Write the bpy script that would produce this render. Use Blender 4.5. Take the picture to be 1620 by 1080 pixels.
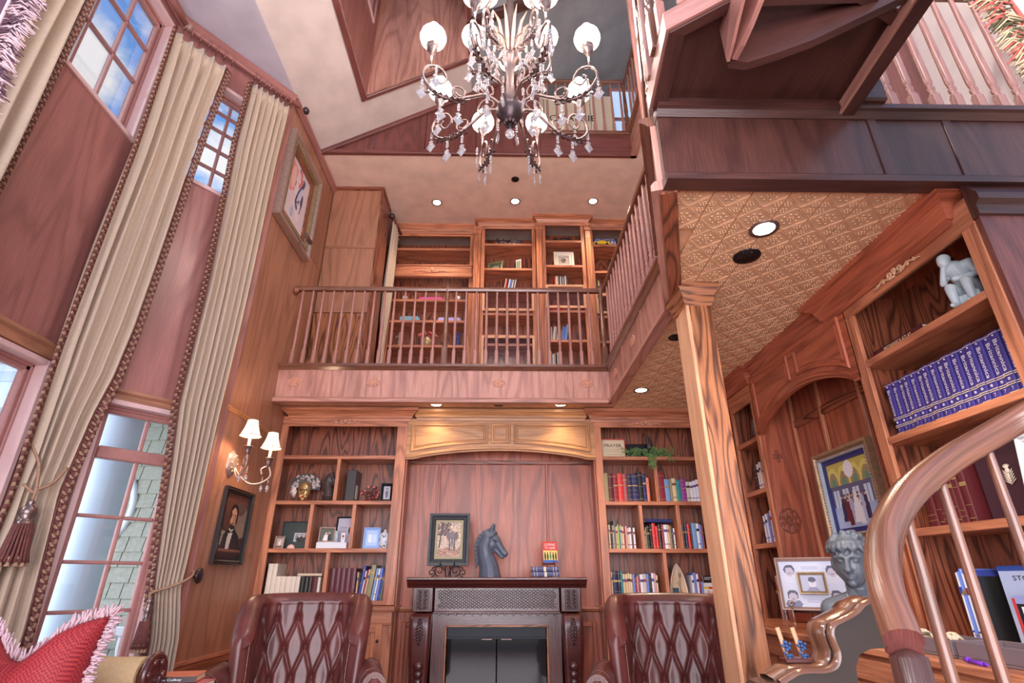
import bpy, bmesh, math, random
import numpy as np
from mathutils import Vector, Matrix, noise as mnoise
R = math.radians
PI = math.pi
random.seed(7)
S = bpy.context.scene
C = S.collection
for o in list(bpy.data.objects):
    bpy.data.objects.remove(o)

# ------------------------------------------------------------------ camera
cam_data = bpy.data.cameras.new('camera')
cam_data.sensor_fit = 'HORIZONTAL'
cam_data.sensor_width = 36.0
cam_data.lens = 36.0 * 852.0 / 1620.0
cam_data.clip_start = 0.05
cam_data.clip_end = 200
cam = bpy.data.objects.new('camera', cam_data)
C.objects.link(cam)
cam.location = (0, 0, 1.25)
cam.rotation_euler = (R(90 + 23.77), 0, R(-0.92))
S.camera = cam

# ------------------------------------------------------------------ view / exposure
S.view_settings.view_transform = 'Standard'
S.view_settings.look = 'None'
S.view_settings.gamma = 1.0
S.view_settings.use_curve_mapping = False
S.view_settings.exposure = 0.0
S.cycles.use_denoising = True
S.cycles.max_bounces = 8
S.cycles.diffuse_bounces = 4
S.cycles.sample_clamp_indirect = 6.0

def srgb(r, g, b):
    f = lambda c: (c / 255 / 12.92) if c / 255 <= 0.04045 else ((c / 255 + 0.055) / 1.055) ** 2.4
    return (f(r), f(g), f(b), 1.0)

# ------------------------------------------------------------------ world sky
SKY_STRENGTH = 1.15
W = bpy.data.worlds.new('sky')
S.world = W
W.use_nodes = True
nt = W.node_tree
nt.nodes.clear()
out = nt.nodes.new('ShaderNodeOutputWorld')
bgn = nt.nodes.new('ShaderNodeBackground')
tc = nt.nodes.new('ShaderNodeTexCoord')
sep = nt.nodes.new('ShaderNodeSeparateXYZ')
nt.links.new(tc.outputs['Generated'], sep.inputs[0])
grad = nt.nodes.new('ShaderNodeValToRGB')
grad.color_ramp.elements[0].position = 0.0
grad.color_ramp.elements[0].color = srgb(170, 165, 162)
grad.color_ramp.elements[1].position = 1.0
grad.color_ramp.elements[1].color = srgb(96, 158, 236)
e = grad.color_ramp.elements.new(0.5); e.color = srgb(225, 236, 250)
e = grad.color_ramp.elements.new(0.49); e.color = srgb(175, 172, 168)
e = grad.color_ramp.elements.new(0.68); e.color = srgb(128, 182, 244)
mr = nt.nodes.new('ShaderNodeMapRange')
mr.inputs['From Min'].default_value = -1
mr.inputs['From Max'].default_value = 1
nt.links.new(sep.outputs['Z'], mr.inputs['Value'])
nt.links.new(mr.outputs['Result'], grad.inputs['Fac'])
cn = nt.nodes.new('ShaderNodeTexNoise')
cn.inputs['Scale'].default_value = 6.5
cn.inputs['Detail'].default_value = 8
cn.inputs['Roughness'].default_value = 0.52
cmap = nt.nodes.new('ShaderNodeMapping')
cmap.inputs['Scale'].default_value = (1, 1, 1.7)
cmap.inputs['Location'].default_value = (0.35, 0.1, 0.2)
nt.links.new(tc.outputs['Generated'], cmap.inputs[0])
nt.links.new(cmap.outputs[0], cn.inputs['Vector'])
cr = nt.nodes.new('ShaderNodeValToRGB')
cr.color_ramp.elements[0].position = 0.47
cr.color_ramp.elements[0].color = (0, 0, 0, 1)
cr.color_ramp.elements[1].position = 0.60
cr.color_ramp.elements[1].color = (1, 1, 1, 1)
nt.links.new(cn.outputs['Fac'], cr.inputs['Fac'])
gt = nt.nodes.new('ShaderNodeMath'); gt.operation = 'GREATER_THAN'
nt.links.new(sep.outputs['Z'], gt.inputs[0]); gt.inputs[1].default_value = 0.0
mu = nt.nodes.new('ShaderNodeMath'); mu.operation = 'MULTIPLY'
nt.links.new(cr.outputs['Color'], mu.inputs[0]); nt.links.new(gt.outputs[0], mu.inputs[1])
mx = nt.nodes.new('ShaderNodeMixRGB')
mx.inputs['Color2'].default_value = (1.0, 0.97, 0.95, 1)
nt.links.new(mu.outputs[0], mx.inputs['Fac'])
nt.links.new(grad.outputs['Color'], mx.inputs['Color1'])
nt.links.new(mx.outputs[0], bgn.inputs['Color'])
bgn.inputs['Strength'].default_value = SKY_STRENGTH
nt.links.new(bgn.outputs[0], out.inputs[0])

def light(name, kind, loc, energy, color=(1, 1, 1), size=0.1, rot=None, spot=None):
    l = bpy.data.lights.new(name, kind)
    l.energy = energy
    l.color = color[:3]
    if kind == 'AREA':
        l.shape = 'RECTANGLE'
        l.size, l.size_y = size if isinstance(size, tuple) else (size, size)
    elif kind == 'SUN':
        l.angle = R(4)
    else:
        l.shadow_soft_size = size
    if spot:
        l.spot_size = R(spot); l.spot_blend = 0.8
    o = bpy.data.objects.new(name, l)
    C.objects.link(o)
    o.location = loc
    if rot:
        o.rotation_euler = rot
    return o

# broad fill light added behind the camera to brighten the room
light('rear_fill_light', 'AREA', (0.0, -2.4, 2.0), 430, (0.97, 0.93, 1.0), (5.0, 3.6), (R(112), 0, 0))
WARM = (1.0, 0.74, 0.50)
BULB = (1.0, 0.86, 0.76)

# ------------------------------------------------------------------ material helpers
MATS = {}
def new_mat(name):
    m = bpy.data.materials.new(name)
    m.use_nodes = True
    n = m.node_tree
    b = n.nodes['Principled BSDF']
    MATS[name] = m
    return m, n, b

def plain(name, col, rough=0.5, metal=0.0, noise=0.0, nscale=20, bump=0.0, coat=0.0, spec=0.5, sheen=0.0):
    m, n, b = new_mat(name)
    b.inputs['Base Color'].default_value = col
    b.inputs['Roughness'].default_value = rough
    b.inputs['Metallic'].default_value = metal
    b.inputs['Coat Weight'].default_value = coat
    b.inputs['Specular IOR Level'].default_value = spec
    b.inputs['Sheen Weight'].default_value = sheen
    if noise or bump:
        t = n.nodes.new('ShaderNodeTexCoord')
        x = n.nodes.new('ShaderNodeTexNoise')
        x.inputs['Scale'].default_value = nscale
        x.inputs['Detail'].default_value = 5
        n.links.new(t.outputs['Object'], x.inputs['Vector'])
        if noise:
            k = n.nodes.new('ShaderNodeMixRGB'); k.blend_type = 'MULTIPLY'
            k.inputs['Fac'].default_value = noise
            k.inputs['Color1'].default_value = col
            rr = n.nodes.new('ShaderNodeValToRGB')
            rr.color_ramp.elements[0].position = 0.3; rr.color_ramp.elements[0].color = (0.25, 0.25, 0.25, 1)
            rr.color_ramp.elements[1].position = 0.65
            n.links.new(x.outputs['Fac'], rr.inputs['Fac'])
            n.links.new(rr.outputs['Color'], k.inputs['Color2'])
            n.links.new(k.outputs[0], b.inputs['Base Color'])
        if bump:
            bb = n.nodes.new('ShaderNodeBump'); bb.inputs['Strength'].default_value = bump
            bb.inputs['Distance'].default_value = 0.01
            n.links.new(x.outputs['Fac'], bb.inputs['Height'])
            n.links.new(bb.outputs[0], b.inputs['Normal'])
    return m

def wood(name, light_c, dark_c, rings=9.0, scale=3.0, rough=0.38, contrast=0.8, pore=0.35, coat=0.25):
    """oak: contour lines of a stretched noise give cathedral grain; fine pores along the grain; UVs are metres, V along the grain"""
    m, n, b = new_mat(name)
    N = n.nodes.new; L = n.links.new
    uv = N('ShaderNodeUVMap')
    mp = N('ShaderNodeMapping'); mp.inputs['Scale'].default_value = (scale * 1.35, scale * 0.17, 1)
    L(uv.outputs[0], mp.inputs[0])
    nz = N('ShaderNodeTexNoise'); nz.inputs['Scale'].default_value = 1.0; nz.inputs['Detail'].default_value = 2.5
    nz.inputs['Roughness'].default_value = 0.35; nz.inputs['Distortion'].default_value = 0.25
    L(mp.outputs[0], nz.inputs['Vector'])
    m1 = N('ShaderNodeMath'); m1.operation = 'MULTIPLY'; m1.inputs[1].default_value = rings
    L(nz.outputs['Fac'], m1.inputs[0])
    fr = N('ShaderNodeMath'); fr.operation = 'PINGPONG'; fr.inputs[1].default_value = 0.5
    L(m1.outputs[0], fr.inputs[0])
    rp = N('ShaderNodeValToRGB')
    rp.color_ramp.elements[0].position = 0.02; rp.color_ramp.elements[0].color = (1, 1, 1, 1)
    rp.color_ramp.elements[1].position = 0.30; rp.color_ramp.elements[1].color = (0, 0, 0, 1)
    L(fr.outputs[0], rp.inputs['Fac'])
    mp2 = N('ShaderNodeMapping'); mp2.inputs['Scale'].default_value = (170, 5, 1)
    L(uv.outputs[0], mp2.inputs[0])
    n2 = N('ShaderNodeTexNoise'); n2.inputs['Scale'].default_value = 1.0; n2.inputs['Detail'].default_value = 3
    L(mp2.outputs[0], n2.inputs['Vector'])
    rp2 = N('ShaderNodeValToRGB')
    rp2.color_ramp.elements[0].position = 0.42; rp2.color_ramp.elements[0].color = (1, 1, 1, 1)
    rp2.color_ramp.elements[1].position = 0.60; rp2.color_ramp.elements[1].color = (0, 0, 0, 1)
    L(n2.outputs['Fac'], rp2.inputs['Fac'])
    mp3 = N('ShaderNodeMapping'); mp3.inputs['Scale'].default_value = (4.0, 0.35, 1)
    L(uv.outputs[0], mp3.inputs[0])
    n3 = N('ShaderNodeTexNoise'); n3.inputs['Scale'].default_value = 1.0; n3.inputs['Detail'].default_value = 4
    L(mp3.outputs[0], n3.inputs['Vector'])
    c1 = N('ShaderNodeMixRGB'); c1.inputs['Color1'].default_value = light_c; c1.inputs['Color2'].default_value = dark_c
    a1 = N('ShaderNodeMath'); a1.operation = 'MULTIPLY'; a1.inputs[1].default_value = contrast
    L(rp.outputs['Color'], a1.inputs[0]); L(a1.outputs[0], c1.inputs['Fac'])
    c2 = N('ShaderNodeMixRGB'); c2.inputs['Color2'].default_value = dark_c
    a2 = N('ShaderNodeMath'); a2.operation = 'MULTIPLY'; a2.inputs[1].default_value = pore
    L(rp2.outputs['Color'], a2.inputs[0]); L(a2.outputs[0], c2.inputs['Fac']); L(c1.outputs[0], c2.inputs['Color1'])
    hs = N('ShaderNodeHueSaturation')
    mr_ = N('ShaderNodeMapRange'); mr_.inputs['To Min'].default_value = 0.72; mr_.inputs['To Max'].default_value = 1.28
    L(n3.outputs['Fac'], mr_.inputs['Value']); L(mr_.outputs[0], hs.inputs['Value']); L(c2.outputs[0], hs.inputs['Color'])
    L(hs.outputs[0], b.inputs['Base Color'])
    b.inputs['Roughness'].default_value = rough
    b.inputs['Coat Weight'].default_value = coat
    b.inputs['Coat Roughness'].default_value = 0.22
    bp = N('ShaderNodeBump'); bp.inputs['Strength'].default_value = 0.25; bp.inputs['Distance'].default_value = 0.002
    bp.invert = True
    ad = N('ShaderNodeMath'); ad.operation = 'ADD'
    L(rp.outputs['Color'], ad.inputs[0]); L(rp2.outputs['Color'], ad.inputs[1])
    L(ad.outputs[0], bp.inputs['Height']); L(bp.outputs[0], b.inputs['Normal'])
    return m

def emit(name, col, strength):
    m, n, b = new_mat(name)
    b.inputs['Base Color'].default_value = col
    b.inputs['Emission Color'].default_value = col
    b.inputs['Emission Strength'].default_value = strength
    return m

def glassy(name, tint=(0.95, 0.97, 1, 1), gloss=0.12, rough=0.02):
    m, n, b = new_mat(name)
    N = n.nodes.new; L = n.links.new
    n.nodes.remove(b)
    o = n.nodes['Material Output']
    tr = N('ShaderNodeBsdfTransparent'); tr.inputs[0].default_value = tint
    gl = N('ShaderNodeBsdfGlossy'); gl.inputs['Roughness'].default_value = rough
    fz = N('ShaderNodeFresnel'); fz.inputs['IOR'].default_value = 1.45
    ma = N('ShaderNodeMath'); ma.operation = 'MULTIPLY_ADD'; ma.inputs[1].default_value = 0.3; ma.inputs[2].default_value = gloss * 0.3
    mxs = N('ShaderNodeMixShader')
    L(fz.outputs[0], ma.inputs[0]); L(ma.outputs[0], mxs.inputs[0]); L(tr.outputs[0], mxs.inputs[1]); L(gl.outputs[0], mxs.inputs[2])
    L(mxs.outputs[0], o.inputs[0])
    return m

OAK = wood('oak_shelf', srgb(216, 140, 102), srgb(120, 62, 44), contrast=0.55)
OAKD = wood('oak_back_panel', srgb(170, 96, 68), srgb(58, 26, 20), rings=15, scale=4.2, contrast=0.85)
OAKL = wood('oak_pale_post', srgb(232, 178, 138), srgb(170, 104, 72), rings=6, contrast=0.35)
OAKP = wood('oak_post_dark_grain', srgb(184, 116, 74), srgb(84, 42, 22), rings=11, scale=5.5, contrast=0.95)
OAKF = wood('oak_fascia_rose', srgb(212, 156, 138), srgb(138, 84, 78), contrast=0.5)
OAKW = wood('oak_wall_veneer', srgb(182, 126, 98), srgb(110, 66, 48), rings=10, scale=2.0, contrast=0.38, pore=.25, rough=0.42)
OAKM = wood('oak_bay_veneer_mauve', srgb(172, 112, 104), srgb(108, 62, 58), rings=10, scale=2.0, contrast=0.36, pore=.25, rough=0.42)
OAKN = wood('oak_niche_panel', srgb(192, 104, 74), srgb(112, 52, 36), contrast=0.6)
OAKG = wood('oak_valance_gold', srgb(208, 150, 98), srgb(134, 82, 46), contrast=0.45)
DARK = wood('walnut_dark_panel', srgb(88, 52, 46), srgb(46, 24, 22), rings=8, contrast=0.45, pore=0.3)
DARKR = wood('cherry_dark_red', srgb(128, 72, 66), srgb(70, 34, 34), rings=8, contrast=0.4)
MAHO = wood('mahogany_mantel', srgb(96, 42, 38), srgb(46, 18, 20), rings=5, contrast=0.35, rough=0.25, coat=0.6)
BALW = wood('baluster_wood', srgb(188, 132, 120), srgb(122, 74, 70), scale=8, contrast=0.3)
RAILW = wood('handrail_wood', srgb(132, 84, 64), srgb(72, 42, 34), rings=7, scale=6, contrast=0.35, rough=0.22, coat=0.7)
WINW = plain('window_sash_wood', srgb(178, 122, 116), 0.4, noise=0.15, nscale=30, coat=0.2)
WINL = plain('window_reveal_paint', srgb(222, 184, 182), 0.45, noise=0.05)
LEATH = plain('oxblood_leather', srgb(108, 52, 48), 0.38, noise=0.5, nscale=7, bump=0.1, coat=0.15)
LEATHD = plain('dark_leather_side', srgb(66, 34, 38), 0.3, noise=0.3, nscale=12, coat=0.3)
BLACK = plain('black_iron', srgb(34, 30, 32), 0.4, 0.4)
STONE = plain('charcoal_plaster_statue', srgb(92, 100, 116), 0.42, noise=0.2, nscale=12, coat=0.15)
BRONZE = plain('dark_bronze_statue', srgb(84, 68, 64), 0.35, noise=0.3)
GREYST = plain('grey_bust_plaster', srgb(98, 104, 112), 0.45, noise=0.3, nscale=8, coat=0.2)
PALE = plain('pale_blue_white_plaster', srgb(196, 208, 214), 0.4, noise=0.15, nscale=15)
METAL = plain('champagne_bronze_metal', srgb(146, 122, 118), 0.32, 0.75, noise=0.35, nscale=25)
METALD = plain('aged_dark_bronze', srgb(92, 76, 80), 0.35, 0.7, noise=0.4, nscale=25)
GOLD = plain('antique_gold', srgb(178, 150, 116), 0.38, 0.4, noise=0.35, nscale=30)
SILV = plain('aged_silver_gilt', srgb(190, 162, 150), 0.35, 0.5, noise=0.3, nscale=40)
CARV = plain('carved_oak', srgb(224, 162, 136), 0.4, noise=0.3, nscale=40)
CARVL = plain('carved_pale_oak', srgb(222, 176, 138), 0.4, noise=0.25, nscale=40)
CARVD = plain('carved_dark_wood', srgb(74, 40, 38), 0.3, coat=0.5)
PLAS = plain('plaster_pink', srgb(244, 214, 198), 0.7, noise=0.22, nscale=5, bump=0.12)
PLASV = plain('plaster_vault', srgb(222, 204, 198), 0.7, noise=0.22, nscale=4, bump=0.1)
PLASB = plain('plaster_bay', srgb(206, 198, 212), 0.7, noise=0.25, nscale=3, bump=0.1)
TIN = plain('embossed_tin_gold', srgb(244, 198, 158), 0.45, 0.15, noise=0.35, nscale=14, bump=0.3)
GREYC = plain('shaded_loft_ceiling', srgb(160, 160, 164), 0.7, noise=0.3, nscale=4)  # shade on the upper vault slope, painted in as a grey base colour
CLOTH = plain('beige_drapery', srgb(202, 178, 156), 0.75, noise=0.12, nscale=60, bump=0.05, sheen=0.3)
CREAM = plain('cream_cloth', srgb(238, 220, 196), 0.75, noise=0.1, nscale=40)
FRIN = plain('maroon_tassel', srgb(120, 66, 62), 0.8, noise=0.5, nscale=60)
FRINB = plain('gold_tassel', srgb(172, 132, 108), 0.8, noise=0.4, nscale=60)
REDF = plain('coral_fringe', srgb(206, 92, 82), 0.8, noise=0.3, nscale=60)
CRMF = plain('straw_fringe', srgb(216, 188, 148), 0.8, noise=0.3, nscale=60)
GRNF = plain('olive_fringe', srgb(92, 86, 60), 0.8)
PURP = plain('plum_drapery', srgb(92, 56, 74), 0.7, noise=0.6, nscale=9)
PURF = plain('lilac_fringe', srgb(206, 172, 178), 0.8)
WHITE = plain('white_paint', srgb(236, 238, 244), 0.5)
EXTW = plain('exterior_white', srgb(196, 214, 232), 0.5)
SHNG = plain('grey_green_shingle', srgb(176, 174, 160), 0.8, noise=0.25, nscale=30, bump=0.2)
PAGES = plain('book_pages', srgb(226, 212, 186), 0.8)
GLASS = glassy('window_glass')
FGLASS = glassy('picture_glass', (0.97, 0.97, 1, 1), 0.0, 0.12)
DGLASS = plain('fireplace_dark_glass', srgb(16, 17, 22), 0.06, coat=0.5)
SOOT = plain('firebox_black', srgb(20, 20, 24), 0.5)
GLOBE = emit('lit_globe_glass', (1.0, 0.91, 0.82, 1), 5.0)
SHADE = emit('lit_fabric_shade', (1.0, 0.86, 0.70, 1), 1.6)
CANL = emit('recessed_lamp_glow', (1.0, 0.88, 0.66, 1), 14.0)
CRYS = plain('cut_crystal', srgb(240, 236, 240), 0.03, spec=1.0)
CRYS.node_tree.nodes['Principled BSDF'].inputs['Transmission Weight'].default_value = 0.75
CRYS.node_tree.nodes['Principled BSDF'].inputs['IOR'].default_value = 1.5
GREEN = plain('leaf_green', srgb(150, 200, 128), 0.5, noise=0.4, nscale=60)
GILT = plain('gilt_lettering', srgb(236, 218, 180), 0.4)
INK = plain('black_ink', srgb(30, 26, 30), 0.6)
FLOORW = wood('floor_oak', srgb(150, 92, 66), srgb(84, 44, 32))
PRINT, _n, _b = new_mat('printed_picture')
_a = _n.nodes.new('ShaderNodeAttribute'); _a.attribute_name = 'Col'
_n.links.new(_a.outputs['Color'], _b.inputs['Base Color']); _b.inputs['Roughness'].default_value = 0.35

# woven red cushion
REDW, _n, _b = new_mat('red_woven_cushion')
_t = _n.nodes.new('ShaderNodeTexCoord'); _m = _n.nodes.new('ShaderNodeMapping'); _m.inputs['Scale'].default_value = (150, 150, 150)
_k = _n.nodes.new('ShaderNodeTexChecker'); _k.inputs['Scale'].default_value = 1
_k.inputs['Color1'].default_value = srgb(128, 10, 32); _k.inputs['Color2'].default_value = srgb(172, 52, 52)
_n.links.new(_t.outputs['Object'], _m.inputs[0]); _n.links.new(_m.outputs[0], _k.inputs['Vector']); _n.links.new(_k.outputs['Color'], _b.inputs['Base Color'])
_b.inputs['Roughness'].default_value = 0.7

_solid = {}
def solid(r, g, b, rough=0.45):
    k = (r, g, b)
    if k not in _solid:
        _solid[k] = plain('tint_%d_%d_%d' % k, srgb(r, g, b), rough, coat=0.15)
    return _solid[k]

# ------------------------------------------------------------------ mesh builder
class MB:
    def __init__(s, M=None):
        s.v = []; s.f = []; s.uv = []; s.mi = []; s.M = M; s.mat = 0; s.sm = []
        s.smooth = False
    def _p(s, p):
        p = Vector(p)
        return tuple(s.M @ p) if s.M else tuple(p)
    def face(s, pts, uvs, local=True):
        b = len(s.v)
        s.v += [s._p(p) for p in pts]
        s.f.append(tuple(range(b, b + len(pts))))
        s.uv.append(uvs); s.mi.append(s.mat); s.sm.append(s.smooth)
    def grid(s, P, close_u=False, close_v=False, off=None):
        """P[i][j] points; shared vertices, smooth"""
        n, m = len(P), len(P[0]); b = len(s.v)
        for row in P:
            s.v += [s._p(p) for p in row]
        ox, oy = off or (random.uniform(0, 9), random.uniform(0, 9))
        du = [0]
        for i in range(1, n): du.append(du[-1] + (Vector(P[i][m // 2]) - Vector(P[i - 1][m // 2])).length)
        dv = [0]
        for j in range(1, m): dv.append(dv[-1] + (Vector(P[n // 2][j]) - Vector(P[n // 2][j - 1])).length)
        du.append(du[-1] + 0.02); dv.append(dv[-1] + 0.02)
        for i in range(n if close_u else n - 1):
            for j in range(m if close_v else m - 1):
                i2, j2 = (i + 1) % n, (j + 1) % m
                s.f.append((b + i * m + j, b + i2 * m + j, b + i2 * m + j2, b + i * m + j2))
                s.uv.append([(ox + dv[j], oy + du[i]), (ox + dv[j], oy + du[i + 1]), (ox + dv[j + 1], oy + du[i + 1]), (ox + dv[j + 1], oy + du[i])])
                s.mi.append(s.mat); s.sm.append(True)
    def box(s, x0, x1, y0, y1, z0, z1, ax=None, ch=0.0):
        """axis aligned box in local space, grain along its longest side unless ax given; ch = chamfer"""
        if x1 < x0: x0, x1 = x1, x0
        if y1 < y0: y0, y1 = y1, y0
        if z1 < z0: z0, z1 = z1, z0
        d = (x1 - x0, y1 - y0, z1 - z0)
        if ax is None: ax = d.index(max(d))
        o = (random.uniform(0, 20), random.uniform(0, 20))
        c = min(ch, min(d) * 0.45)
        lo = (x0, y0, z0); hi = (x1, y1, z1)
        def uv(p, n):
            a = [k for k in range(3) if k != n]
            if ax == n: return (o[0] + p[a[0]], o[1] + p[a[1]])
            u = [k for k in a if k != ax][0]
            return (o[0] + p[u] + 0.37 * n, o[1] + p[ax])
        for n in range(3):
            a, b2 = [k for k in range(3) if k != n]
            for sd in (0, 1):
                q = []
                for (i, j) in ((0, 0), (1, 0), (1, 1), (0, 1)):
                    p = [0, 0, 0]
                    p[n] = hi[n] if sd else lo[n]
                    p[a] = (hi[a] - c) if i else (lo[a] + c)
                    p[b2] = (hi[b2] - c) if j else (lo[b2] + c)
                    q.append(tuple(p))
                fl = (sd == 0) ^ (n == 1)
                if fl: q.reverse()
                s.face(q, [uv(p, n) for p in q])
        if c > 0:
            for n in range(3):           # edges running along axis n
                a, b2 = [k for k in range(3) if k != n]
                for i in (0, 1):
                    for j in (0, 1):
                        q = []
                        for t, w in ((0, 0), (1, 0), (1, 1), (0, 1)):
                            p = [0, 0, 0]
                            p[n] = (hi[n] - c) if t else (lo[n] + c)
                            if w == 0:
                                p[a] = hi[a] if i else lo[a]; p[b2] = (hi[b2] - c) if j else (lo[b2] + c)
                            else:
                                p[a] = (hi[a] - c) if i else (lo[a] + c); p[b2] = hi[b2] if j else lo[b2]
                            q.append(tuple(p))
                        s.face(q, [uv(p, a) for p in q])
            for i in (0, 1):
                for j in (0, 1):
                    for k in (0, 1):
                        P = [hi[0] if i else lo[0], hi[1] if j else lo[1], hi[2] if k else lo[2]]
                        Q = [hi[0] - c if i else lo[0] + c, hi[1] - c if j else lo[1] + c, hi[2] - c if k else lo[2] + c]
                        q = [(P[0], Q[1], Q[2]), (Q[0], P[1], Q[2]), (Q[0], Q[1], P[2])]
                        s.face(q, [uv(p, 0) for p in q])
        return s
    def extrude(s, prof, f, t0, t1, alongv=True, smooth=False):
        """closed polygon prof [(a,b)], f(a,b,t) -> local point; grain runs along t"""
        o = (random.uniform(0, 20), random.uniform(0, 20))
        n = len(prof)
        per = [0]
        for i in range(n):
            per.append(per[-1] + math.dist(prof[i], prof[(i + 1) % n]))
        for i in range(n):
            a = prof[i]; b2 = prof[(i + 1) % n]
            q = [f(a[0], a[1], t0), f(b2[0], b2[1], t0), f(b2[0], b2[1], t1), f(a[0], a[1], t1)]
            u0, u1 = per[i], per[i + 1]
            if alongv: uvs = [(o[0] + u0, o[1] + t0), (o[0] + u1, o[1] + t0), (o[0] + u1, o[1] + t1), (o[0] + u0, o[1] + t1)]
            else: uvs = [(o[0] + t0, o[1] + u0), (o[0] + t0, o[1] + u1), (o[0] + t1, o[1] + u1), (o[0] + t1, o[1] + u0)]
            sv = s.smooth; s.smooth = smooth
            s.face(q, uvs); s.smooth = sv
        for t in (t0, t1):
            s.face([f(a, b2, t) for a, b2 in prof], [(o[0] + a, o[1] + b2) for a, b2 in prof])
        return s
    def tube(s, pts, r, n=8, cap=True):
        pts = [Vector(p) for p in pts]
        rs = r if isinstance(r, (list, tuple)) else [r] * len(pts)
        rows = []; up = None
        for i, p in enumerate(pts):
            d = (pts[min(i + 1, len(pts) - 1)] - pts[max(i - 1, 0)])
            d = d.normalized() if d.length > 1e-9 else Vector((0, 0, 1))
            if up is None:
                up = Vector((0, 0, 1)) if abs(d.z) < 0.9 else Vector((1, 0, 0))
            a = d.cross(up)
            if a.length < 1e-6: a = d.orthogonal()
            a.normalize(); b2 = a.cross(d).normalized(); up = b2
            rows.append([p + (a * math.cos(t) + b2 * math.sin(t)) * rs[i] for t in [2 * PI * k / n for k in range(n)]])
        s.grid(rows, close_v=True)
        if cap:
            for row in (rows[0], rows[-1]):
                s.face(row, [(0, 0)] * n)
        return s
    def lathe(s, prof, c=(0, 0, 0), n=12, ax='z', flute=0, fd=0.0):
        """prof [(r, h)]"""
        rows = []
        for r, h in prof:
            row = []
            for k in range(n):
                t = 2 * PI * k / n
                rr = r * (1 - fd * (0.5 + 0.5 * math.cos(t * flute))) if flute else r
                if ax == 'z': p = (c[0] + rr * math.cos(t), c[1] + rr * math.sin(t), c[2] + h)
                elif ax == 'y': p = (c[0] + rr * math.cos(t), c[1] + h, c[2] + rr * math.sin(t))
                else: p = (c[0] + h, c[1] + rr * math.cos(t), c[2] + rr * math.sin(t))
                row.append(p)
            rows.append(row)
        s.grid(rows, close_v=True)
        return s
    def sphere(s, c, r, n=10, m=6):
        rr = r if isinstance(r, (tuple, list)) else (r, r, r)
        rows = [[(c[0] + rr[0] * math.sin(PI * i / m) * math.cos(2 * PI * k / n), c[1] + rr[1] * math.sin(PI * i / m) * math.sin(2 * PI * k / n), c[2] + rr[2] * math.cos(PI * i / m)) for k in range(n)] for i in range(m + 1)]
        s.grid(rows, close_v=True)
        return s
    def build(s, name, mat, parent=None, kind=None, label=None):
        me = bpy.data.meshes.new(name)
        off = Vector((0, 0, 0)); loc_ = False
        p = parent
        while p is not None:
            if p.get('_local'): loc_ = True
            off += Vector(p.location); p = p.parent
        if loc_: off = Vector((0, 0, 0))
        v = [(a - off.x, b - off.y, c - off.z) for a, b, c in s.v]
        me.from_pydata(v, [], s.f)
        ul = me.uv_layers.new(name='UVMap')
        flat = [c for uvs in s.uv for uv in uvs for c in uv]
        ul.data.foreach_set('uv', flat)
        me.polygons.foreach_set('material_index', s.mi)
        me.polygons.foreach_set('use_smooth', s.sm)
        for m in (mat if isinstance(mat, (list, tuple)) else [mat]):
            me.materials.append(m)
        bm = bmesh.new(); bm.from_mesh(me)
        bmesh.ops.remove_doubles(bm, verts=bm.verts, dist=1e-5)
        bmesh.ops.recalc_face_normals(bm, faces=bm.faces)
        bm.to_mesh(me); bm.free()
        o = bpy.data.objects.new(name, me)
        C.objects.link(o)
        if parent is not None: o.parent = parent
        if kind: o['kind'] = kind
        if label: o['label'] = label
        return o

def thing(name, label, cat, loc=(0, 0, 0), rz=0.0, group=None, local=False):
    o = bpy.data.objects.new(name, None); C.objects.link(o)
    o.location = loc; o.rotation_euler = (0, 0, rz)
    o.empty_display_size = 0.05
    o['label'] = label; o['category'] = cat
    if group: o['group'] = group
    if local: o['_local'] = 1
    return o
def tag(o, label, cat, group=None, kind=None):
    o['label'] = label; o['category'] = cat
    if group: o['group'] = group
    if kind: o['kind'] = kind
    return o
def struct(name, label=None):
    o = bpy.data.objects.new(name, None); C.objects.link(o)
    o['kind'] = 'structure'
    if label: o['label'] = label
    return o
def inst(src, name, parent, loc, rot=(0, 0, 0), scale=None):
    o = src.copy(); o.name = name; C.objects.link(o); o.parent = parent
    o.location = loc; o.rotation_euler = rot
    if scale: o.scale = scale
    return o
def copy_tree(o, parent=None):
    c = o.copy(); C.objects.link(c); c.parent = parent
    for ch in list(o.children): copy_tree(ch, c)
    return c

def FR(origin, sx, dx):
    """frame matrix: local x = sx (along the wall), local y = dx (into the wall), local z = up"""
    sx = Vector(sx).normalized(); dx = Vector(dx).normalized()
    return Matrix(((sx.x, dx.x, 0, origin[0]), (sx.y, dx.y, 0, origin[1]), (sx.z, dx.z, 1, origin[2]), (0, 0, 0, 1)))

ORD = ['zeroth', 'first', 'second', 'third', 'fourth', 'fifth', 'sixth', 'seventh', 'eighth', 'ninth', 'tenth', 'eleventh', 'twelfth', 'thirteenth', 'fourteenth', 'fifteenth', 'sixteenth', 'seventeenth', 'eighteenth', 'nineteenth', 'twentieth', 'twenty-first', 'twenty-second', 'twenty-third', 'twenty-fourth']

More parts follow.
